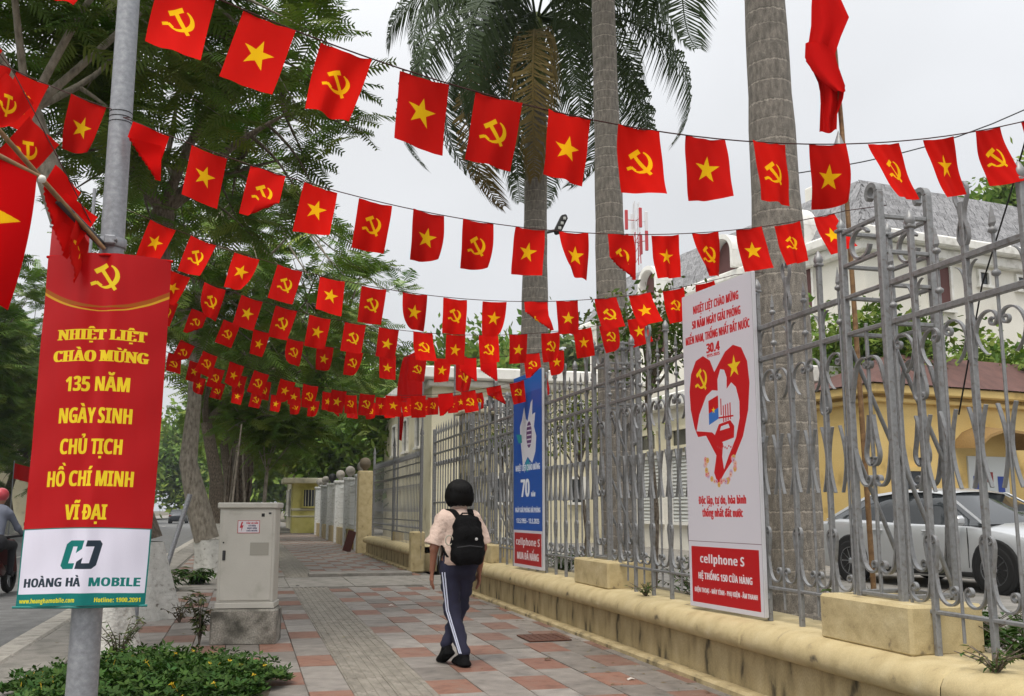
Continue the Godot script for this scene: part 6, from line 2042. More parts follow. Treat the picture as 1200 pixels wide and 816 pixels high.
# ------------------------------------------------------------------ bodies as smooth fields
func skin_field(bones: Array, cell: float, blend: float) -> Shape:   # bones: [a, b, radius a, radius b, stretch]; meshed as surface nets
	var lo := Vector3.INF
	var hi := -Vector3.INF
	for q in bones:
		var st: Vector3 = q[4] if q.size() > 4 else Vector3.ONE
		var m: float = maxf(q[2], q[3])
		for p in [q[0], q[1]]:
			lo = lo.min(p - st * m); hi = hi.max(p + st * m)
	lo -= Vector3.ONE * (blend + 3 * cell)
	hi += Vector3.ONE * (blend + 3 * cell)
	var nx := int(ceil((hi.x - lo.x) / cell)) + 1
	var ny := int(ceil((hi.y - lo.y) / cell)) + 1
	var nz := int(ceil((hi.z - lo.z) / cell)) + 1
	var f := PackedFloat32Array()
	f.resize(nx * ny * nz)
	f.fill(1.0)
	for q in bones:
		var st: Vector3 = q[4] if q.size() > 4 else Vector3.ONE
		var a: Vector3 = q[0] / st
		var b: Vector3 = q[1] / st
		var ra: float = q[2]
		var rb: float = q[3]
		var ms := minf(st.x, minf(st.y, st.z))
		var m := maxf(ra, rb)
		var l: Vector3 = q[0].min(q[1]) - st * m - Vector3.ONE * (blend + 2 * cell)
		var h: Vector3 = q[0].max(q[1]) + st * m + Vector3.ONE * (blend + 2 * cell)
		var i0 := maxi(0, int((l.x - lo.x) / cell))
		var i1 := mini(nx - 1, int((h.x - lo.x) / cell) + 1)
		var j0 := maxi(0, int((l.y - lo.y) / cell))
		var j1 := mini(ny - 1, int((h.y - lo.y) / cell) + 1)
		var k0 := maxi(0, int((l.z - lo.z) / cell))
		var k1 := mini(nz - 1, int((h.z - lo.z) / cell) + 1)
		var ab := b - a
		var inv := 1.0 / maxf(ab.length_squared(), 1e-9)
		for k in range(k0, k1 + 1):
			for j in range(j0, j1 + 1):
				for i in range(i0, i1 + 1):
					var p := Vector3(lo.x + i * cell, lo.y + j * cell, lo.z + k * cell) / st
					var t := clampf((p - a).dot(ab) * inv, 0.0, 1.0)
					var d := ((p - a - ab * t).length() - lerpf(ra, rb, t)) * ms
					var at := (k * ny + j) * nx + i
					var o := f[at]
					var g := maxf(blend - absf(o - d), 0.0) / blend
					f[at] = minf(o, d) - g * g * blend * 0.25
	var s := Shape.new()
	var vid := {}
	var step := [1, nx, nx * ny]
	for k in nz - 1:
		for j in ny - 1:
			for i in nx - 1:
				var at := (k * ny + j) * nx + i
				var neg := 0
				var c := PackedFloat32Array()
				for q in 8:
					var val := f[at + (q & 1) + ((q >> 1) & 1) * nx + ((q >> 2) & 1) * nx * ny]
					c.append(val)
					if val < 0: neg += 1
				if neg == 0 or neg == 8: continue
				var sum := Vector3.ZERO
				var n := 0
				for e in [[0, 1], [2, 3], [4, 5], [6, 7], [0, 2], [1, 3], [4, 6], [5, 7], [0, 4], [1, 5], [2, 6], [3, 7]]:
					var u: float = c[e[0]]
					var w: float = c[e[1]]
					if (u < 0) != (w < 0):
						var t := u / (u - w)
						var pa := Vector3(e[0] & 1, (e[0] >> 1) & 1, (e[0] >> 2) & 1)
						var pb := Vector3(e[1] & 1, (e[1] >> 1) & 1, (e[1] >> 2) & 1)
						sum += pa.lerp(pb, t)
						n += 1
				vid[at] = s.v.size()
				s.v.append(lo + (Vector3(i, j, k) + sum / n) * cell)
				s.n.append(Vector3(c[1] + c[3] + c[5] + c[7] - c[0] - c[2] - c[4] - c[6], c[2] + c[3] + c[6] + c[7] - c[0] - c[1] - c[4] - c[5], c[4] + c[5] + c[6] + c[7] - c[0] - c[1] - c[2] - c[3]).normalized())
				s.uv.append(Vector2(s.v[-1].x * 4.0, s.v[-1].y * 4.0))
	for at in vid:
		for ax in 3:
			var u: int = step[(ax + 1) % 3]
			var w: int = step[(ax + 2) % 3]
			var o := f[at]
			var o2 := f[at + step[ax]]
			if (o < 0) == (o2 < 0): continue
			if not (vid.has(at - u) and vid.has(at - w) and vid.has(at - u - w)): continue
			var q := [vid[at], vid[at - u], vid[at - u - w], vid[at - w]]
			if o < 0: s.idx.append_array([q[0], q[2], q[1], q[0], q[3], q[2]])
			else: s.idx.append_array([q[0], q[1], q[2], q[0], q[2], q[3]])
	return s

func trim(s: Shape, at: Vector3, n: Vector3) -> void:   # flatten whatever lies beyond a plane into a cut edge
	for k in s.v.size():
		var d := (s.v[k] - at).dot(n)
		if d > 0.0:
			s.v[k] -= n * d
			s.n[k] = (s.n[k] + n * minf(d * 60.0, 1.5)).normalized()

func join(a: Shape, b: Shape) -> void:
	var k := a.v.size()
	a.v.append_array(b.v); a.n.append_array(b.n); a.uv.append_array(b.uv)
	for i in b.idx: a.idx.append(i + k)

func hand_bones(wrist: Vector3, dir: Vector3, side: float) -> Array:   # hanging relaxed hand: palm, four curled fingers, thumb on the front side
	var out := []
	var fwd := Vector3(0, 0, -1)
	var palm := wrist + dir * 0.075
	out.append([wrist, palm, 0.021, 0.026, Vector3(0.72, 1, 1.25)])
	var lens := [0.070, 0.078, 0.072, 0.056]
	for k in 4:
		var root := wrist + dir * 0.082 + fwd * (0.026 - 0.0175 * k)
		var curl := Vector3(-side, 0, 0) * 0.35 + Vector3(0, 0, 0.1)
		var mid: Vector3 = root + (dir + curl * 0.4).normalized() * lens[k] * 0.55
		var tip: Vector3 = mid + (dir + curl * 1.5).normalized() * lens[k] * 0.5
		out.append([root, mid, 0.0095, 0.0085])
		out.append([mid, tip, 0.0085, 0.007])
	var tr := wrist + dir * 0.03 + fwd * 0.026
	var tm := tr + (dir * 0.7 + fwd * 0.6 + Vector3(-side, 0, 0) * 0.3).normalized() * 0.036
	out.append([tr, tm, 0.011, 0.0095])
	out.append([tm, tm + (dir + Vector3(-side, 0, 0) * 0.3).normalized() * 0.03, 0.0095, 0.0075])
	return out

func build_student():
	var t := thing("person", "student walking away with a black backpack, pale pink shirt and navy striped trousers", "person", Vector3(1.87, 0, -8.85), deg_to_rad(4))
	var skin := mat(Color(0.56, 0.38, 0.30), 0.55)
	skin.subsurf_scatter_enabled = true
	skin.subsurf_scatter_strength = 0.15
	var shirt := worn(ramp_texture(256, 120, 0.02, [[0.0, Color(0.80, 0.70, 0.645)], [1.0, Color(0.86, 0.775, 0.725)]], 0.03), 2.0, 0.9, bump(256, 121, 0.03, 6.0), 0.9)
	var navy := worn(ramp_texture(256, 122, 0.02, [[0.0, Color(0.10, 0.105, 0.185)], [1.0, Color(0.135, 0.14, 0.24)]], 0.05), 2.0, 0.85, bump(256, 123, 0.02, 3.0), 0.5)
	var black := worn(ramp_texture(256, 124, 0.05, [[0.0, Color(0.05, 0.05, 0.054)], [1.0, Color(0.085, 0.085, 0.09)]], 0.1), 3.0, 0.75, bump(256, 125, 0.03, 6.0), 0.7)
	black.metallic_specular = 0.2
	var hair := worn(ramp_texture(256, 126, 0.05, [[0.0, Color(0.022, 0.02, 0.02)], [1.0, Color(0.04, 0.037, 0.036)]], 0.4), 6.0, 0.6)
	hair.metallic_specular = 0.3
	# skeleton (faces -z)
	var neck := Vector3(0, 1.36, -0.01)
	var sl := Vector3(-0.165, 1.285, 0.0)
	var sr := Vector3(0.165, 1.285, 0.0)
	var el := Vector3(-0.232, 1.02, 0.02)
	var er := Vector3(0.222, 1.02, 0.015)
	var wl := Vector3(-0.238, 0.815, -0.02)
	var wr := Vector3(0.205, 0.805, -0.03)
	var hl := Vector3(-0.082, 0.86, 0.0)
	var hr := Vector3(0.082, 0.86, 0.0)
	var kl := Vector3(-0.055, 0.475, 0.0)
	var kr := Vector3(0.045, 0.485, -0.10)
	var al := Vector3(0.015, 0.10, 0.14)
	var ar := Vector3(-0.085, 0.15, -0.06)
	var body := [
		[Vector3(0, 1.485, -0.02), Vector3(0, 1.525, -0.015), 0.086, 0.086, Vector3(0.86, 1.05, 1.0)],
		[Vector3(0, 1.435, -0.06), Vector3(0, 1.45, -0.055), 0.05, 0.05],
		[neck - Vector3(0, 0.04, 0), neck + Vector3(0, 0.06, 0), 0.052, 0.05],
		[Vector3(-0.07, 1.26, 0), Vector3(0.07, 1.26, 0), 0.085, 0.085, Vector3(1, 0.9, 0.85)],
		[Vector3(0, 1.24, 0), Vector3(0, 1.0, 0.0), 0.115, 0.10, Vector3(1.1, 1, 0.8)],
		[Vector3(-0.05, 0.9, 0), Vector3(0.05, 0.9, 0), 0.11, 0.11, Vector3(1, 1, 0.9)],
		[sl, el, 0.045, 0.036], [el, wl, 0.036, 0.025], [sr, er, 0.045, 0.036], [er, wr, 0.036, 0.025],
		[hl, kl, 0.07, 0.05], [kl, al, 0.048, 0.032], [hr, kr, 0.07, 0.05], [kr, ar, 0.048, 0.032]]
	var b := skin_field(body, 0.012, 0.03)
	join(b, skin_field([[Vector3(0, 1.485, -0.118), Vector3(0, 1.462, -0.128), 0.008, 0.013], [Vector3(-0.084, 1.485, -0.01), Vector3(-0.088, 1.46, -0.012), 0.012, 0.01], [Vector3(0.084, 1.485, -0.01), Vector3(0.088, 1.46, -0.012), 0.012, 0.01], [Vector3(-0.02, 1.425, -0.108), Vector3(0.02, 1.425, -0.108), 0.007, 0.007]], 0.004, 0.008))
	join(b, skin_field(hand_bones(wl, Vector3(-0.02, -1, -0.12).normalized(), -1.0), 0.0035, 0.007))
	join(b, skin_field(hand_bones(wr, Vector3(0.02, -1, -0.12).normalized(), 1.0), 0.0035, 0.007))
	# bare heels
	join(b, skin_field([[ar, ar + Vector3(0, -0.055, 0.03), 0.034, 0.03], [al, al + Vector3(0, -0.04, 0.02), 0.034, 0.03]], 0.006, 0.02))
	put("body", b, skin, t)
	for sgn in [-1.0, 1.0]:
		var e := Shape.new()
		e.lathe([Vector2(0.0, -0.011), Vector2(0.009, -0.006), Vector2(0.011, 0.0), Vector2(0.009, 0.006), Vector2(0.0, 0.011)], Vector3(0.031 * sgn, 1.492, -0.102), 8)
		put("eye", e, mat(Color(0.12, 0.10, 0.09), 0.2), t)
	var hb := [[Vector3(0, 1.515, 0.005), Vector3(0, 1.522, 0.008), 0.106, 0.106, Vector3(1.06, 1.0, 1.12)], [Vector3(-0.012, 1.465, 0.02), Vector3(0.012, 1.465, 0.02), 0.094, 0.094, Vector3(1.08, 0.85, 1.0)],
		[Vector3(-0.05, 1.43, 0.02), Vector3(0.05, 1.43, 0.02), 0.044, 0.044, Vector3(1, 1, 1.2)]]
	var hs := skin_field(hb, 0.007, 0.07)
	for k in hs.v.size():                                     # strands
		var p := hs.v[k]
		var a := atan2(p.x, p.z)
		hs.v[k] = p + hs.n[k] * (0.0030 * sin(a * 58.0 + p.y * 26.0) + 0.0025 * sin(a * 31.0 - p.y * 12.0))
	trim(hs, Vector3(0, 1.402, 0.05), Vector3(0, -1, 0.15).normalized())
	for k in hs.v.size():
		if hs.v[k].y < 1.412: hs.v[k].y += 0.008 * sin(atan2(hs.v[k].x, hs.v[k].z) * 37.0) + 0.006 * sin(atan2(hs.v[k].x, hs.v[k].z) * 15.0)
	var lr := RandomNumberGenerator.new()
	lr.seed = 151
	for k in 420:                                             # locks laid from the crown down over the bob
		var a := TAU * k / 420.0 * 7.0 + lr.randf_range(-0.1, 0.1)
		if cos(a) < -0.72: continue                           # the face stays free
		var pts := []
		var rad := []
		var e0 := lr.randf_range(0.15, 1.1)
		var end := 1.398 + lr.randf_range(-0.012, 0.022)
		for j in 9:
			var u := j / 8.0
			var lat := lerpf(PI * 0.5 - e0 * 0.35, -0.55, u)
			var y := maxf(1.513 + 0.113 * sin(lat), end) if u < 1.0 else end
			var w := 0.121 * maxf(cos(lat), 0.0) if lat > 0.0 else 0.121 - 0.030 * pow(-lat / 0.55, 1.5)
			if lat > 0.0: w = 0.121 * cos(lat)
			w += lr.randf_range(-0.0015, 0.002)
			if y <= 1.46: y = lerpf(1.46, end, clampf((u - 0.72) / 0.28, 0, 1))
			pts.append(Vector3(sin(a + 0.10 * u * sin(k)) * w, y, 0.012 + cos(a + 0.10 * u * sin(k)) * w * 1.04))
			rad.append(0.0055 * (1.0 - 0.6 * u) + 0.001)
		hs.tube(pts, rad, 4, false)
	put("hair", hs, hair, t)
	var top := [
		[Vector3(-0.10, 1.275, 0.0), Vector3(0.10, 1.275, 0.0), 0.092, 0.092, Vector3(1, 0.75, 0.95)],
		[Vector3(0, 1.22, 0.0), Vector3(0, 1.02, 0.0), 0.150, 0.145, Vector3(1.12, 1, 0.82)],
		[Vector3(0, 1.02, 0.0), Vector3(-0.005, 0.90, 0.0), 0.148, 0.152, Vector3(1.14, 0.5, 0.9)],
		[Vector3(0, 1.33, 0.005), Vector3(0, 1.345, 0.0), 0.066, 0.058],
		[sl + Vector3(0.02, -0.01, 0), Vector3(-0.236, 1.06, 0.012), 0.070, 0.078, Vector3(0.95, 1, 0.95)],
		[sr + Vector3(-0.02, -0.01, 0), Vector3(0.232, 1.06, 0.012), 0.070, 0.076, Vector3(0.95, 1, 0.95)]]
	var ts := skin_field(top, 0.012, 0.045)
	for k in ts.v.size():
		var p := ts.v[k]
		ts.v[k] = p + ts.n[k] * (0.007 * sin(p.y * 46.0 + p.x * 34.0 + 2.0 * sin(p.z * 20.0)) * clampf(absf(p.x) * 6.0, 0.3, 1.0) + 0.004 * sin(p.x * 60.0 + p.z * 31.0 + p.y * 13.0))
	trim(ts, Vector3(0, 0.872, 0), Vector3(0.03, -1, 0).normalized())
	var shl := Vector3(-0.238, 1.048, 0.012)
	var dl := (shl - sl).normalized()
	var dr := Vector3(-dl.x, dl.y, dl.z)
	for k in ts.v.size():
		var p := ts.v[k]
		for q in [[-1.0, dl], [1.0, dr]]:
			if p.x * q[0] > 0.15:
				var d: float = (p - Vector3(0.238 * q[0], 1.048, 0.012)).dot(q[1])
				if d > 0.0:
					ts.v[k] = p - q[1] * d
					ts.n[k] = (ts.n[k] + q[1] * minf(d * 60.0, 1.5)).normalized()
	put("shirt", ts, shirt, t)
	var cs := Shape.new()
	var cp := []
	for k in 17: cp.append(Vector3(0.064 * sin(TAU * k / 16.0), 1.372 - 0.012 * cos(TAU * k / 16.0 + PI), 0.006 + 0.066 * cos(TAU * k / 16.0)))
	cs.tube(cp, 0.013, 8, false)
	put("collar", cs, shirt, t)
	var legs := [
		[Vector3(-0.05, 0.90, 0.0), Vector3(0.05, 0.90, 0.0), 0.104, 0.104, Vector3(1, 0.9, 0.92)],
		[Vector3(-0.06, 0.83, 0.01), Vector3(0.06, 0.83, 0.01), 0.098, 0.098],
		[hl, kl, 0.094, 0.070], [kl, al + Vector3(0, 0.02, 0), 0.070, 0.054], [hr, kr, 0.094, 0.070], [kr, ar + Vector3(0, 0.03, 0), 0.070, 0.052]]
	var lg := skin_field(legs, 0.012, 0.03)
	for k in lg.v.size():
		var p := lg.v[k]
		lg.v[k] = p + lg.n[k] * (0.006 * sin(p.y * 38.0 + p.x * 30.0 + 2.0 * sin(p.z * 16.0)) + 0.004 * sin(p.y * 83.0 + p.z * 46.0 + p.x * 20.0))
	trim(lg, al + Vector3(0, -0.035, 0), Vector3(0.1, -1, 0.25).normalized())
	var tr := put("trousers", lg, navy, t)
	var white := mat(Color(0.78, 0.80, 0.88), 0.8)
	for off in [-0.13, 0.13]:
		var pts := []
		for k in 27:
			var u := 0.07 + 0.93 * k / 26.0
			var c: Vector3
			var rad: float
			if u < 0.5: c = hl.lerp(kl, u * 2.0); rad = lerpf(0.101, 0.074, u * 2.0)
			else: c = kl.lerp(al + Vector3(0, 0.02, 0), (u - 0.5) * 2.0); rad = lerpf(0.074, 0.058, (u - 0.5) * 2.0)
			var an: float = 2.45 + off - 0.1 * u
			pts.append(c + Vector3(cos(an), 0, sin(an)) * (rad + 0.005))
		var sp := Shape.new()
		sp.strip(pts, 0.010, 0.007, Vector3(0.75, 0, 0.66))
		put("white_stripe", sp, white, tr)
	# shoes
	for q in [[al, 0.0, 0.0], [ar, 0.38, -0.02]]:
		var bs := Basis(Vector3.RIGHT, -q[1])
		var heel: Vector3 = q[0] + bs * Vector3(0, -0.058, 0.045)
		var toe: Vector3 = q[0] + bs * Vector3(-0.012, -0.062, -0.15)
		var sh := skin_field([[heel, toe, 0.046, 0.044, Vector3(1.0, 0.8, 1)], [q[0] + bs * Vector3(0, -0.02, 0.0), toe + Vector3(0, 0.012, 0.05), 0.052, 0.040], [heel + bs * Vector3(0, -0.016, 0.012), toe + bs * Vector3(0, -0.012, -0.008), 0.036, 0.036, Vector3(1.4, 0.55, 1.2)]], 0.008, 0.02)
		put("shoe", sh, black, t)
	# backpack
	var bp := thing("backpack", "black school backpack with grey tags carried by the student", "backpack", t.position, t.rotation.y)
	var pack := [
		[Vector3(-0.025, 1.22, 0.17), Vector3(0.085, 1.22, 0.17), 0.075, 0.075, Vector3(1, 1.2, 0.8)],
		[Vector3(-0.045, 0.965, 0.185), Vector3(0.105, 0.965, 0.185), 0.085, 0.085, Vector3(1, 1.05, 0.9)],
		[Vector3(-0.04, 1.08, 0.18), Vector3(0.10, 1.08, 0.18), 0.085, 0.085, Vector3(1, 1.3, 0.85)],
		[Vector3(-0.045, 0.96, 0.245), Vector3(0.10, 0.96, 0.245), 0.055, 0.055, Vector3(1, 1.5, 0.8)],
		[Vector3(-0.03, 1.14, 0.235), Vector3(0.085, 1.14, 0.235), 0.045, 0.045, Vector3(1, 1.3, 0.7)]]
	var pk := skin_field(pack, 0.011, 0.035)
	for k in pk.v.size():
		var p := pk.v[k]
		pk.v[k] = p + pk.n[k] * (0.005 * sin(p.y * 40.0 + p.x * 26.0) + 0.003 * sin(p.y * 90.0 - p.x * 60.0))
	put("bag", pk, black, bp)
	for q in [[[Vector3(-0.03, 1.27, 0.13), Vector3(-0.075, 1.345, 0.07), Vector3(-0.115, 1.352, 0.0), Vector3(-0.13, 1.30, -0.085)]], [[Vector3(0.09, 1.27, 0.13), Vector3(0.085, 1.345, 0.07), Vector3(0.105, 1.352, 0.0), Vector3(0.125, 1.30, -0.085)]], [[Vector3(-0.14, 0.94, 0.15), Vector3(-0.172, 1.02, 0.08), Vector3(-0.178, 1.12, 0.0), Vector3(-0.16, 1.24, -0.09)]], [[Vector3(0.17, 0.94, 0.14), Vector3(0.18, 1.04, 0.07), Vector3(0.172, 1.14, 0.0), Vector3(0.15, 1.24, -0.09)]]]:
		var sp := Shape.new()
		var cv := Curve3D.new()
		cv.bake_interval = 0.02
		for k in 4:
			var p: Vector3 = q[0][k]
			var d: Vector3 = (q[0][mini(k + 1, 3)] - q[0][maxi(k - 1, 0)]) * 0.16
			cv.add_point(p, -d, d)
		sp.strip(Array(cv.get_baked_points()), 0.052 if q[0][0].y > 1.2 else 0.02, 0.014, Vector3.RIGHT if q[0][0].y > 1.2 else Vector3(0.5, 0, 0.86))
		put("strap", sp, black, bp)
	var sp := Shape.new()
	sp.tube([Vector3(-0.055, 1.285, 0.19), Vector3(-0.02, 1.325, 0.185), Vector3(0.06, 1.325, 0.185), Vector3(0.10, 1.285, 0.19)], 0.008, 6)
	put("grab_handle", sp, black, bp)
	sp = Shape.new()
	var ring := []
	for k in 15: ring.append(Vector3(-0.145 + 0.034 * cos(TAU * k / 14.0), 1.09 + 0.042 * sin(TAU * k / 14.0), 0.205))
	sp.tube(ring, 0.006, 6, false)
	put("key_ring", sp, mat(Color(0.66, 0.64, 0.58), 0.5), bp)
	sp = Shape.new()
	sp.lathe([Vector2(0.0, -0.004), Vector2(0.013, -0.004), Vector2(0.013, 0.004), Vector2(0.0, 0.004)], Vector3(0.085, 1.10, 0.272), 12, Basis(Vector3.RIGHT, PI / 2))
	put("logo_tag", sp, mat(Color(0.75, 0.75, 0.75), 0.5), bp)
	sp = Shape.new()
	sp.tube([Vector3(-0.09, 1.03, 0.272), Vector3(0.02, 1.045, 0.292), Vector3(0.14, 1.03, 0.272)], 0.004, 5, false)
	put("zip", sp, M.steel_dark, bp)

func rider():
	var t := thing("person", "rider in a grey jacket and pink helmet sitting on the dark red scooter", "person", Vector3(-4.16, -0.12, -19.2), deg_to_rad(82))
	var bones := [[Vector3(-0.25, 0.95, 0), Vector3(-0.12, 1.42, 0), 0.15, 0.16, Vector3(0.8, 1, 1.1)], [Vector3(-0.12, 1.42, -0.1), Vector3(-0.12, 1.42, 0.1), 0.11, 0.11],
		[Vector3(-0.1, 1.4, -0.2), Vector3(0.05, 1.15, -0.29), 0.06, 0.05], [Vector3(0.05, 1.15, -0.29), Vector3(0.26, 1.05, -0.3), 0.05, 0.035], [Vector3(-0.1, 1.4, 0.2), Vector3(0.05, 1.15, 0.29), 0.06, 0.05], [Vector3(0.05, 1.15, 0.29), Vector3(0.26, 1.05, 0.3), 0.05, 0.035]]
	put("jacket", skin_field(bones, 0.02, 0.05), mat(Color(0.42, 0.44, 0.50), 0.85), t)
	put("trousers", skin_field([[Vector3(-0.25, 0.92, -0.08), Vector3(-0.25, 0.92, 0.08), 0.15, 0.15], [Vector3(-0.25, 0.9, -0.12), Vector3(0.12, 0.85, -0.2), 0.10, 0.075], [Vector3(0.12, 0.85, -0.2), Vector3(0.1, 0.42, -0.2), 0.075, 0.05], [Vector3(-0.25, 0.9, 0.12), Vector3(0.12, 0.85, 0.2), 0.10, 0.075], [Vector3(0.12, 0.85, 0.2), Vector3(0.1, 0.42, 0.2), 0.075, 0.05], [Vector3(0.1, 0.38, 0.2), Vector3(0.22, 0.36, 0.2), 0.045, 0.04], [Vector3(0.1, 0.38, -0.2), Vector3(0.22, 0.36, -0.2), 0.045, 0.04]], 0.02, 0.04), mat(Color(0.13, 0.13, 0.15), 0.85), t)
	var b := skin_field([[Vector3(-0.1, 1.52, 0), Vector3(-0.08, 1.62, 0), 0.06, 0.085], [Vector3(-0.06, 1.66, 0), Vector3(-0.05, 1.70, 0), 0.095, 0.095]], 0.014, 0.03)
	join(b, skin_field(hand_bones(Vector3(0.25, 1.06, -0.3), Vector3(1, -0.1, 0).normalized(), -1.0), 0.006, 0.01))
	join(b, skin_field(hand_bones(Vector3(0.25, 1.06, 0.3), Vector3(1, -0.1, 0).normalized(), 1.0), 0.006, 0.01))
	put("body", b, mat(Color(0.62, 0.44, 0.36), 0.6), t)
	put("helmet", skin_field([[Vector3(-0.07, 1.72, 0), Vector3(-0.05, 1.73, 0), 0.13, 0.13, Vector3(1.1, 0.95, 1)], [Vector3(0.03, 1.70, -0.05), Vector3(0.03, 1.70, 0.05), 0.05, 0.05]], 0.014, 0.03), mat(Color(0.72, 0.26, 0.30), 0.3), t)

# ------------------------------------------------------------------ low plants
func build_plants():
	var r := RandomNumberGenerator.new()
	r.seed = 131
	var leaf := Shape.new()
	for k in 4:                                               # four-leaved sprig
		var d := Vector3(cos(TAU * k / 4 + 0.4), 0.35, sin(TAU * k / 4 + 0.4)).normalized()
		var sd := d.cross(Vector3.UP).normalized()
		leaf.quad(Vector3.ZERO, d * 0.022 + sd * 0.012, d * 0.046, d * 0.022 - sd * 0.012)
	var lm := leaf.mesh()
	var t := thing("ground_cover", "dense bed of low green leaves with tiny yellow flowers round the lamp post", "ground cover", Vector3(-0.65, 0, -8.0))
	t.set_meta("kind", "stuff")
	var soil := Shape.new()
	var rows := []
	for j in 9:
		var row := []
		for k in 25:
			var a := TAU * k / 24.0
			var q := j / 8.0
			row.append(Vector3(cos(a) * 0.98 * q, 0.10 * (1.0 - q * q) - 0.01, -sin(a) * 1.22 * q))
		rows.append(row)
	soil.grid(rows, true, true)
	put("soil_mound", soil, M.earth, t)
	var xf := []
	var cols := []
	for k in 5200:
		var a := r.randf_range(0, TAU)
		var q := sqrt(r.randf()) * (1.0 + 0.10 * sin(a * 5.0) + 0.06 * sin(a * 11.0))
		var hgt := 0.05 + 0.20 * (1.0 - q * q * 0.8) * r.randf_range(0.45, 1.0) + (r.randf_range(0.0, 0.10) if r.randf() < 0.12 else 0.0)
		xf.append(Transform3D(Basis(Vector3(r.randf_range(-1, 1), 0.3, r.randf_range(-1, 1)).normalized(), r.randf_range(-0.9, 0.9)) * Basis(Vector3.UP, r.randf_range(0, TAU)) * Basis.from_scale(Vector3.ONE * r.randf_range(0.8, 1.5)), Vector3(cos(a) * 0.95 * q, hgt, -sin(a) * 1.2 * q)))
		cols.append(leaf_color(r, Color(0.045, 0.095, 0.022), 0.35))
	copies("leaves", lm, M.leaf_low, xf, cols, t).set_meta("kind", "stuff")
	var fl := Shape.new()
	for k in 5:
		var d := Vector3(cos(TAU * k / 5), 0.25, sin(TAU * k / 5))
		fl.tri(Vector3.ZERO, d * 0.016 + Vector3(0, 0, 0.006), d * 0.016 - Vector3(0, 0, 0.006))
	fl.tube([Vector3(0, -0.06, 0), Vector3.ZERO], 0.002, 4)
	xf = []
	for k in 34:
		var a := r.randf_range(0, TAU)
		var q := sqrt(r.randf())
		xf.append(Transform3D(Basis(Vector3.UP, a) * Basis(Vector3.RIGHT, 0.6), Vector3(cos(a) * 0.9 * q, 0.22 * (1.0 - q * q * 0.6) + 0.06, -sin(a) * 1.15 * q)))
	copies("yellow_flowers", fl.mesh(), mat(Color(0.80, 0.66, 0.08), 0.7), xf, null, t).set_meta("kind", "stuff")
	# weeds: stems with leaves
	var weed := func(label: String, at: Vector3, h: float, stems: int, spread: float, base: Color, size: float, per: int):
		var w := thing("weed", label, "weed", at)
		var st := Shape.new()
		var lf := []
		var cc := []
		for k in stems:
			var a := r.randf_range(0, TAU)
			var tip := Vector3(cos(a) * spread * r.randf_range(0.3, 1), h * r.randf_range(0.6, 1.0), sin(a) * spread * r.randf_range(0.3, 1))
			st.tube([Vector3.ZERO, Vector3(tip.x * 0.35, tip.y * 0.6, tip.z * 0.35), tip], [0.006, 0.005, 0.002], 4)
			for j in per:
				var u := r.randf_range(0.25, 1.0)
				var p := Vector3(tip.x * u * u, tip.y * u, tip.z * u * u)
				lf.append(Transform3D(Basis(Vector3.UP, r.randf_range(0, TAU)) * Basis(Vector3.BACK, r.randf_range(-0.7, 0.4)) * Basis.from_scale(Vector3.ONE * size * r.randf_range(0.7, 1.3)), p))
				cc.append(leaf_color(r, base, 0.3))
		put("stems", st, M.bark, w)
		var one := Shape.new()
		one.quad(Vector3.ZERO, Vector3(0.5, 0.06, 0.16), Vector3(1, -0.1, 0), Vector3(0.5, 0.06, -0.16))
		copies("leaves", one.mesh(), M.leaf_low, lf, cc, w).set_meta("kind", "stuff")
	weed.call("leafy weed with reddish tips growing against the cabinet plinth", Vector3(-0.40, 0, -10.75), 0.55, 9, 0.16, Color(0.075, 0.095, 0.04), 0.10, 14)
	weed.call("low weed at the foot of the limewashed tree", Vector3(-0.72, 0, -12.9), 0.28, 8, 0.22, Color(0.10, 0.085, 0.04), 0.07, 9)
	weed.call("tuft of weeds between the lamp post bed and the tree", Vector3(-1.0, 0.02, -9.35), 0.42, 14, 0.3, Color(0.08, 0.11, 0.04), 0.06, 16)
	weed.call("grass tuft at the foot of the crooked tree by the kerb", Vector3(-1.25, 0, -18.2), 0.32, 26, 0.55, Color(0.05, 0.10, 0.025), 0.16, 12)
	weed.call("grass growing round the crooked tree's limewashed foot", Vector3(-0.8, 0, -19.4), 0.32, 30, 0.65, Color(0.05, 0.10, 0.025), 0.16, 12)
	weed.call("moss-green weed in the joint at the foot of the cream wall", Vector3(3.5, 0.02, -16.2), 0.22, 10, 0.14, Color(0.07, 0.11, 0.03), 0.06, 9)
	for q in [[5.0, "trailing green shrub behind the fence at the near end of the planting bed", 0.42, 70], [5.75, "trailing green shrub behind the block beside the silver car", 0.40, 60], [6.4, "green weeds behind the white heart board's right foot", 0.5, 30], [8.8, "green weeds behind the fence left of the white heart board", 0.6, 36], [9.6, "leafy weeds behind the fence before the second pier block", 0.55, 36], [11.8, "leafy weeds behind the fence right of the blue dove board", 0.5, 34], [14.2, "leafy weeds behind the fence left of the blue dove board", 0.5, 30]]:
		weed.call(q[1], Vector3(4.5 + r.randf_range(-0.1, 0.15), 0.33, -q[0]), q[2], q[3], 0.55, Color(0.055, 0.105, 0.025), 0.085, 14)
	for q in [[3.72, 8.95, "creeper trailing over the coping below the second pier block"], [3.70, 4.35, "small creeper on the coping by the near pier block"]]:
		weed.call(q[2], Vector3(q[0], 0.54, -q[1]), 0.14, 12, 0.26, Color(0.07, 0.12, 0.03), 0.045, 8)

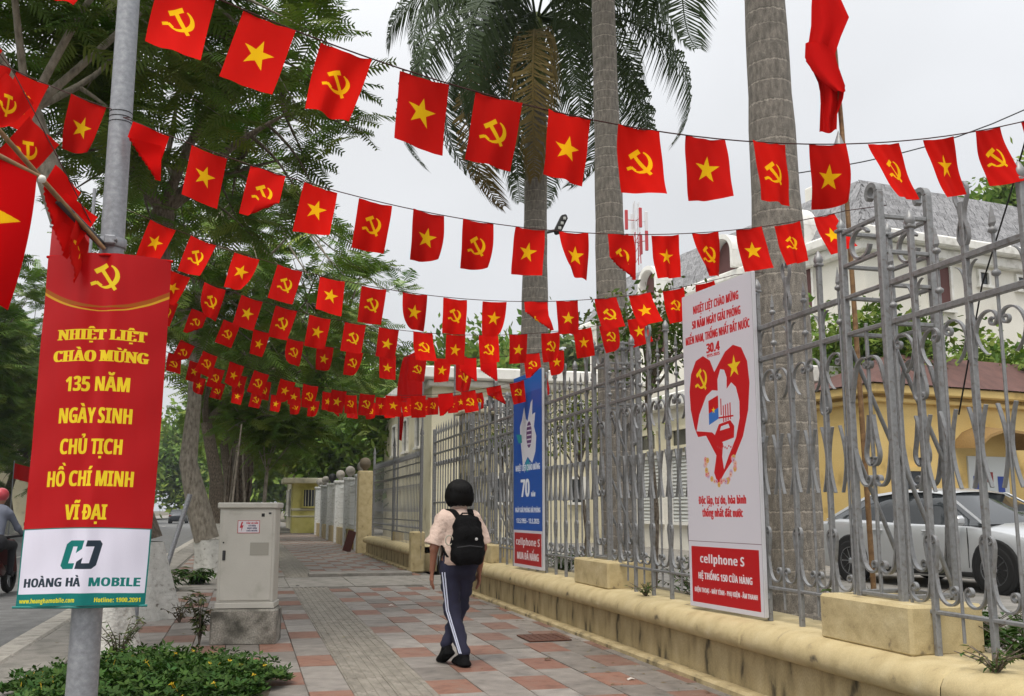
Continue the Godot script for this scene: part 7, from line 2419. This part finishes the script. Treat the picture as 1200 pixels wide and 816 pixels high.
# ------------------------------------------------------------------ small things
func build_small_things():
	# pipe stays and stakes by the trees
	var s := Shape.new()
	s.tube([Vector3(-0.36, -0.02, 0.1), Vector3(0.06, 1.62, 0)], 0.045, 10)
	tag(put("pipe_stay", s, M.galvanised, self, Vector3(-1.02, 0, -18.3)), "leaning grey pipe that props the crooked street tree", "pipe")
	s = Shape.new()
	s.tube([Vector3(0, 0, 0), Vector3(0.1, 1.6, 0.1), Vector3(0.2, 3.0, 0.2)], [0.03, 0.025, 0.015], 6)
	tag(put("stake", s, M.bark_pale, self, Vector3(-0.35, 0, -20.0)), "thin pale stake leaning against the gnarled tree", "stake")
	s = Shape.new()
	s.tube([Vector3.ZERO, Vector3(0, 0.5, 0)], 0.035, 10)
	s.lathe([Vector2(0.035, 0.49), Vector2(0.042, 0.5), Vector2(0.0, 0.51)], Vector3.ZERO, 10)
	tag(put("stub_post", s, M.galvanised, self, Vector3(-1.23, 0, -12.95)), "short grey steel stub beside the limewashed tree foot", "post")
	# street lamp head above the fence
	var t := thing("street_lamp", "black street lamp head on a thin pole beside the palm with the full crown", "street lamp", Vector3(6.7, 0, -20.9))
	s = Shape.new()
	s.tube([Vector3(-0.52, 0, 0), Vector3(-0.52, 7.3, 0), Vector3(-0.36, 7.62, 0), Vector3(-0.05, 7.72, 0)], [0.06, 0.05, 0.04, 0.035], 8)
	put("pole", s, M.steel_dark, t)
	s = Shape.new()
	s.cbox(Vector3(0.06, 7.86, 0), Vector3(0.16, 0.52, 0.24), 0.06, Basis(Vector3.BACK, -0.45))
	var hd := put("lamp_head", s, M.rubber, t)
	for k in 3:
		s = Shape.new()
		s.cbox(Vector3(0.06 - 0.06 + 0.06 * k, 7.74 + 0.12 * k, 0.125), Vector3(0.07, 0.07, 0.02), 0.01)
		put("lens", s, M.louvre, hd)
	# a wire over the street and the black cable on the fence
	s = Shape.new()
	var pts := []
	for k in 21:
		var u := k / 20.0
		pts.append(Vector3(4.9, 4.6, -8.3).lerp(Vector3(9.0, 7.4, -4.5), u) - Vector3(0, 0.9 * sin(PI * u), 0))
	s.tube(pts, 0.006, 4, false)
	tag(put("overhead_wire", s, M.steel_dark, self), "thin overhead wire rising to the right from the thick palm", "wire")
	s = Shape.new()
	s.tube([Vector3(3.96, 1.9, -4.80), Vector3(3.93, 2.6, -4.5), Vector3(3.92, 3.0, -4.25), Vector3(3.90, 3.6, -3.9), Vector3(3.9, 4.2, -3.4)], 0.005, 6, false)
	tag(put("cable", s, M.rubber, self), "slanting black cable tied across the iron fence in front of the villa", "cable")
	# litter on the pavement
	for q in [[2.05, -14.3, Color(0.80, 0.79, 0.76), "scrap of white paper on the tiles beside the student"], [0.95, -18.35, Color(0.16, 0.14, 0.13), "dark clod on the driveway slab"], [3.05, -7.7, Color(0.75, 0.73, 0.70), "white pebble on the tiles near the cream wall"], [2.72, -8.9, Color(0.35, 0.28, 0.2), "dry leaf lying on a red tile"]]:
		s = Shape.new()
		s.grid([[Vector3(-0.03, 0, 0.02), Vector3(0, 0.012, 0.026), Vector3(0.03, 0.004, 0.018)], [Vector3(-0.034, 0.008, 0), Vector3(0, 0.02, 0), Vector3(0.036, 0.006, 0)], [Vector3(-0.026, 0, -0.02), Vector3(0, 0.006, -0.024), Vector3(0.03, 0, -0.02)]], false, true)
		tag(put("litter", s, mat(q[2], 0.9), self, Vector3(q[0], 0.006, q[1])), q[3], "litter")
	var sh := thing("dark_red_plank", "dark red plank leaning against the yellow ball-topped pillar", "plank", Vector3(3.28, 0, -32.6), 0.3)
	s = Shape.new()
	s.cbox(Vector3(0, 0.34, 0), Vector3(0.28, 0.68, 0.03), 0.005, Basis(Vector3.BACK, -0.3))
	put("board", s, mat(Color(0.30, 0.14, 0.11), 0.8), sh)
	# leaves fallen on the paving
	var r := RandomNumberGenerator.new()
	r.seed = 141
	var lf := Shape.new()
	lf.quad(Vector3(-0.03, 0, 0), Vector3(0, 0.004, 0.011), Vector3(0.03, 0.002, 0), Vector3(0, 0.005, -0.011))
	var xf := []
	var cc := []
	for k in 230:
		var near_wall := r.randf() < 0.5
		var p := Vector3(3.42 - absf(r.randfn()) * 0.18 if near_wall else r.randf_range(-1.9, 3.4), 0.009, -r.randf_range(5.5, 24.0))
		xf.append(Transform3D(Basis(Vector3.UP, r.randf_range(0, TAU)) * Basis.from_scale(Vector3.ONE * r.randf_range(0.4, 1.1)), p))
		cc.append([Color(0.20, 0.13, 0.05), Color(0.14, 0.10, 0.05), Color(0.26, 0.20, 0.07), Color(0.10, 0.12, 0.04)][r.randi() % 4])
	tag(copies("fallen_leaves", lf.mesh(), M.leaf_low, xf, cc, self), "small dry leaves scattered over the paving", "leaves", "", "stuff")
	# shopfront signs across the road
	for q in [[Vector3(-15.75, 3.0, -22.0), Vector3(0.12, 0.9, 5.0), Color(0.12, 0.10, 0.09), "dark shop sign board across the road"], [Vector3(-15.75, 2.6, -30.0), Vector3(0.12, 0.8, 3.0), Color(0.55, 0.09, 0.08), "red shop sign board across the road"]]:
		s = Shape.new()
		s.cbox(Vector3.ZERO, q[1], 0.03)
		tag(put("shop_sign", s, mat(q[2], 0.6), self, q[0]), q[3], "sign")
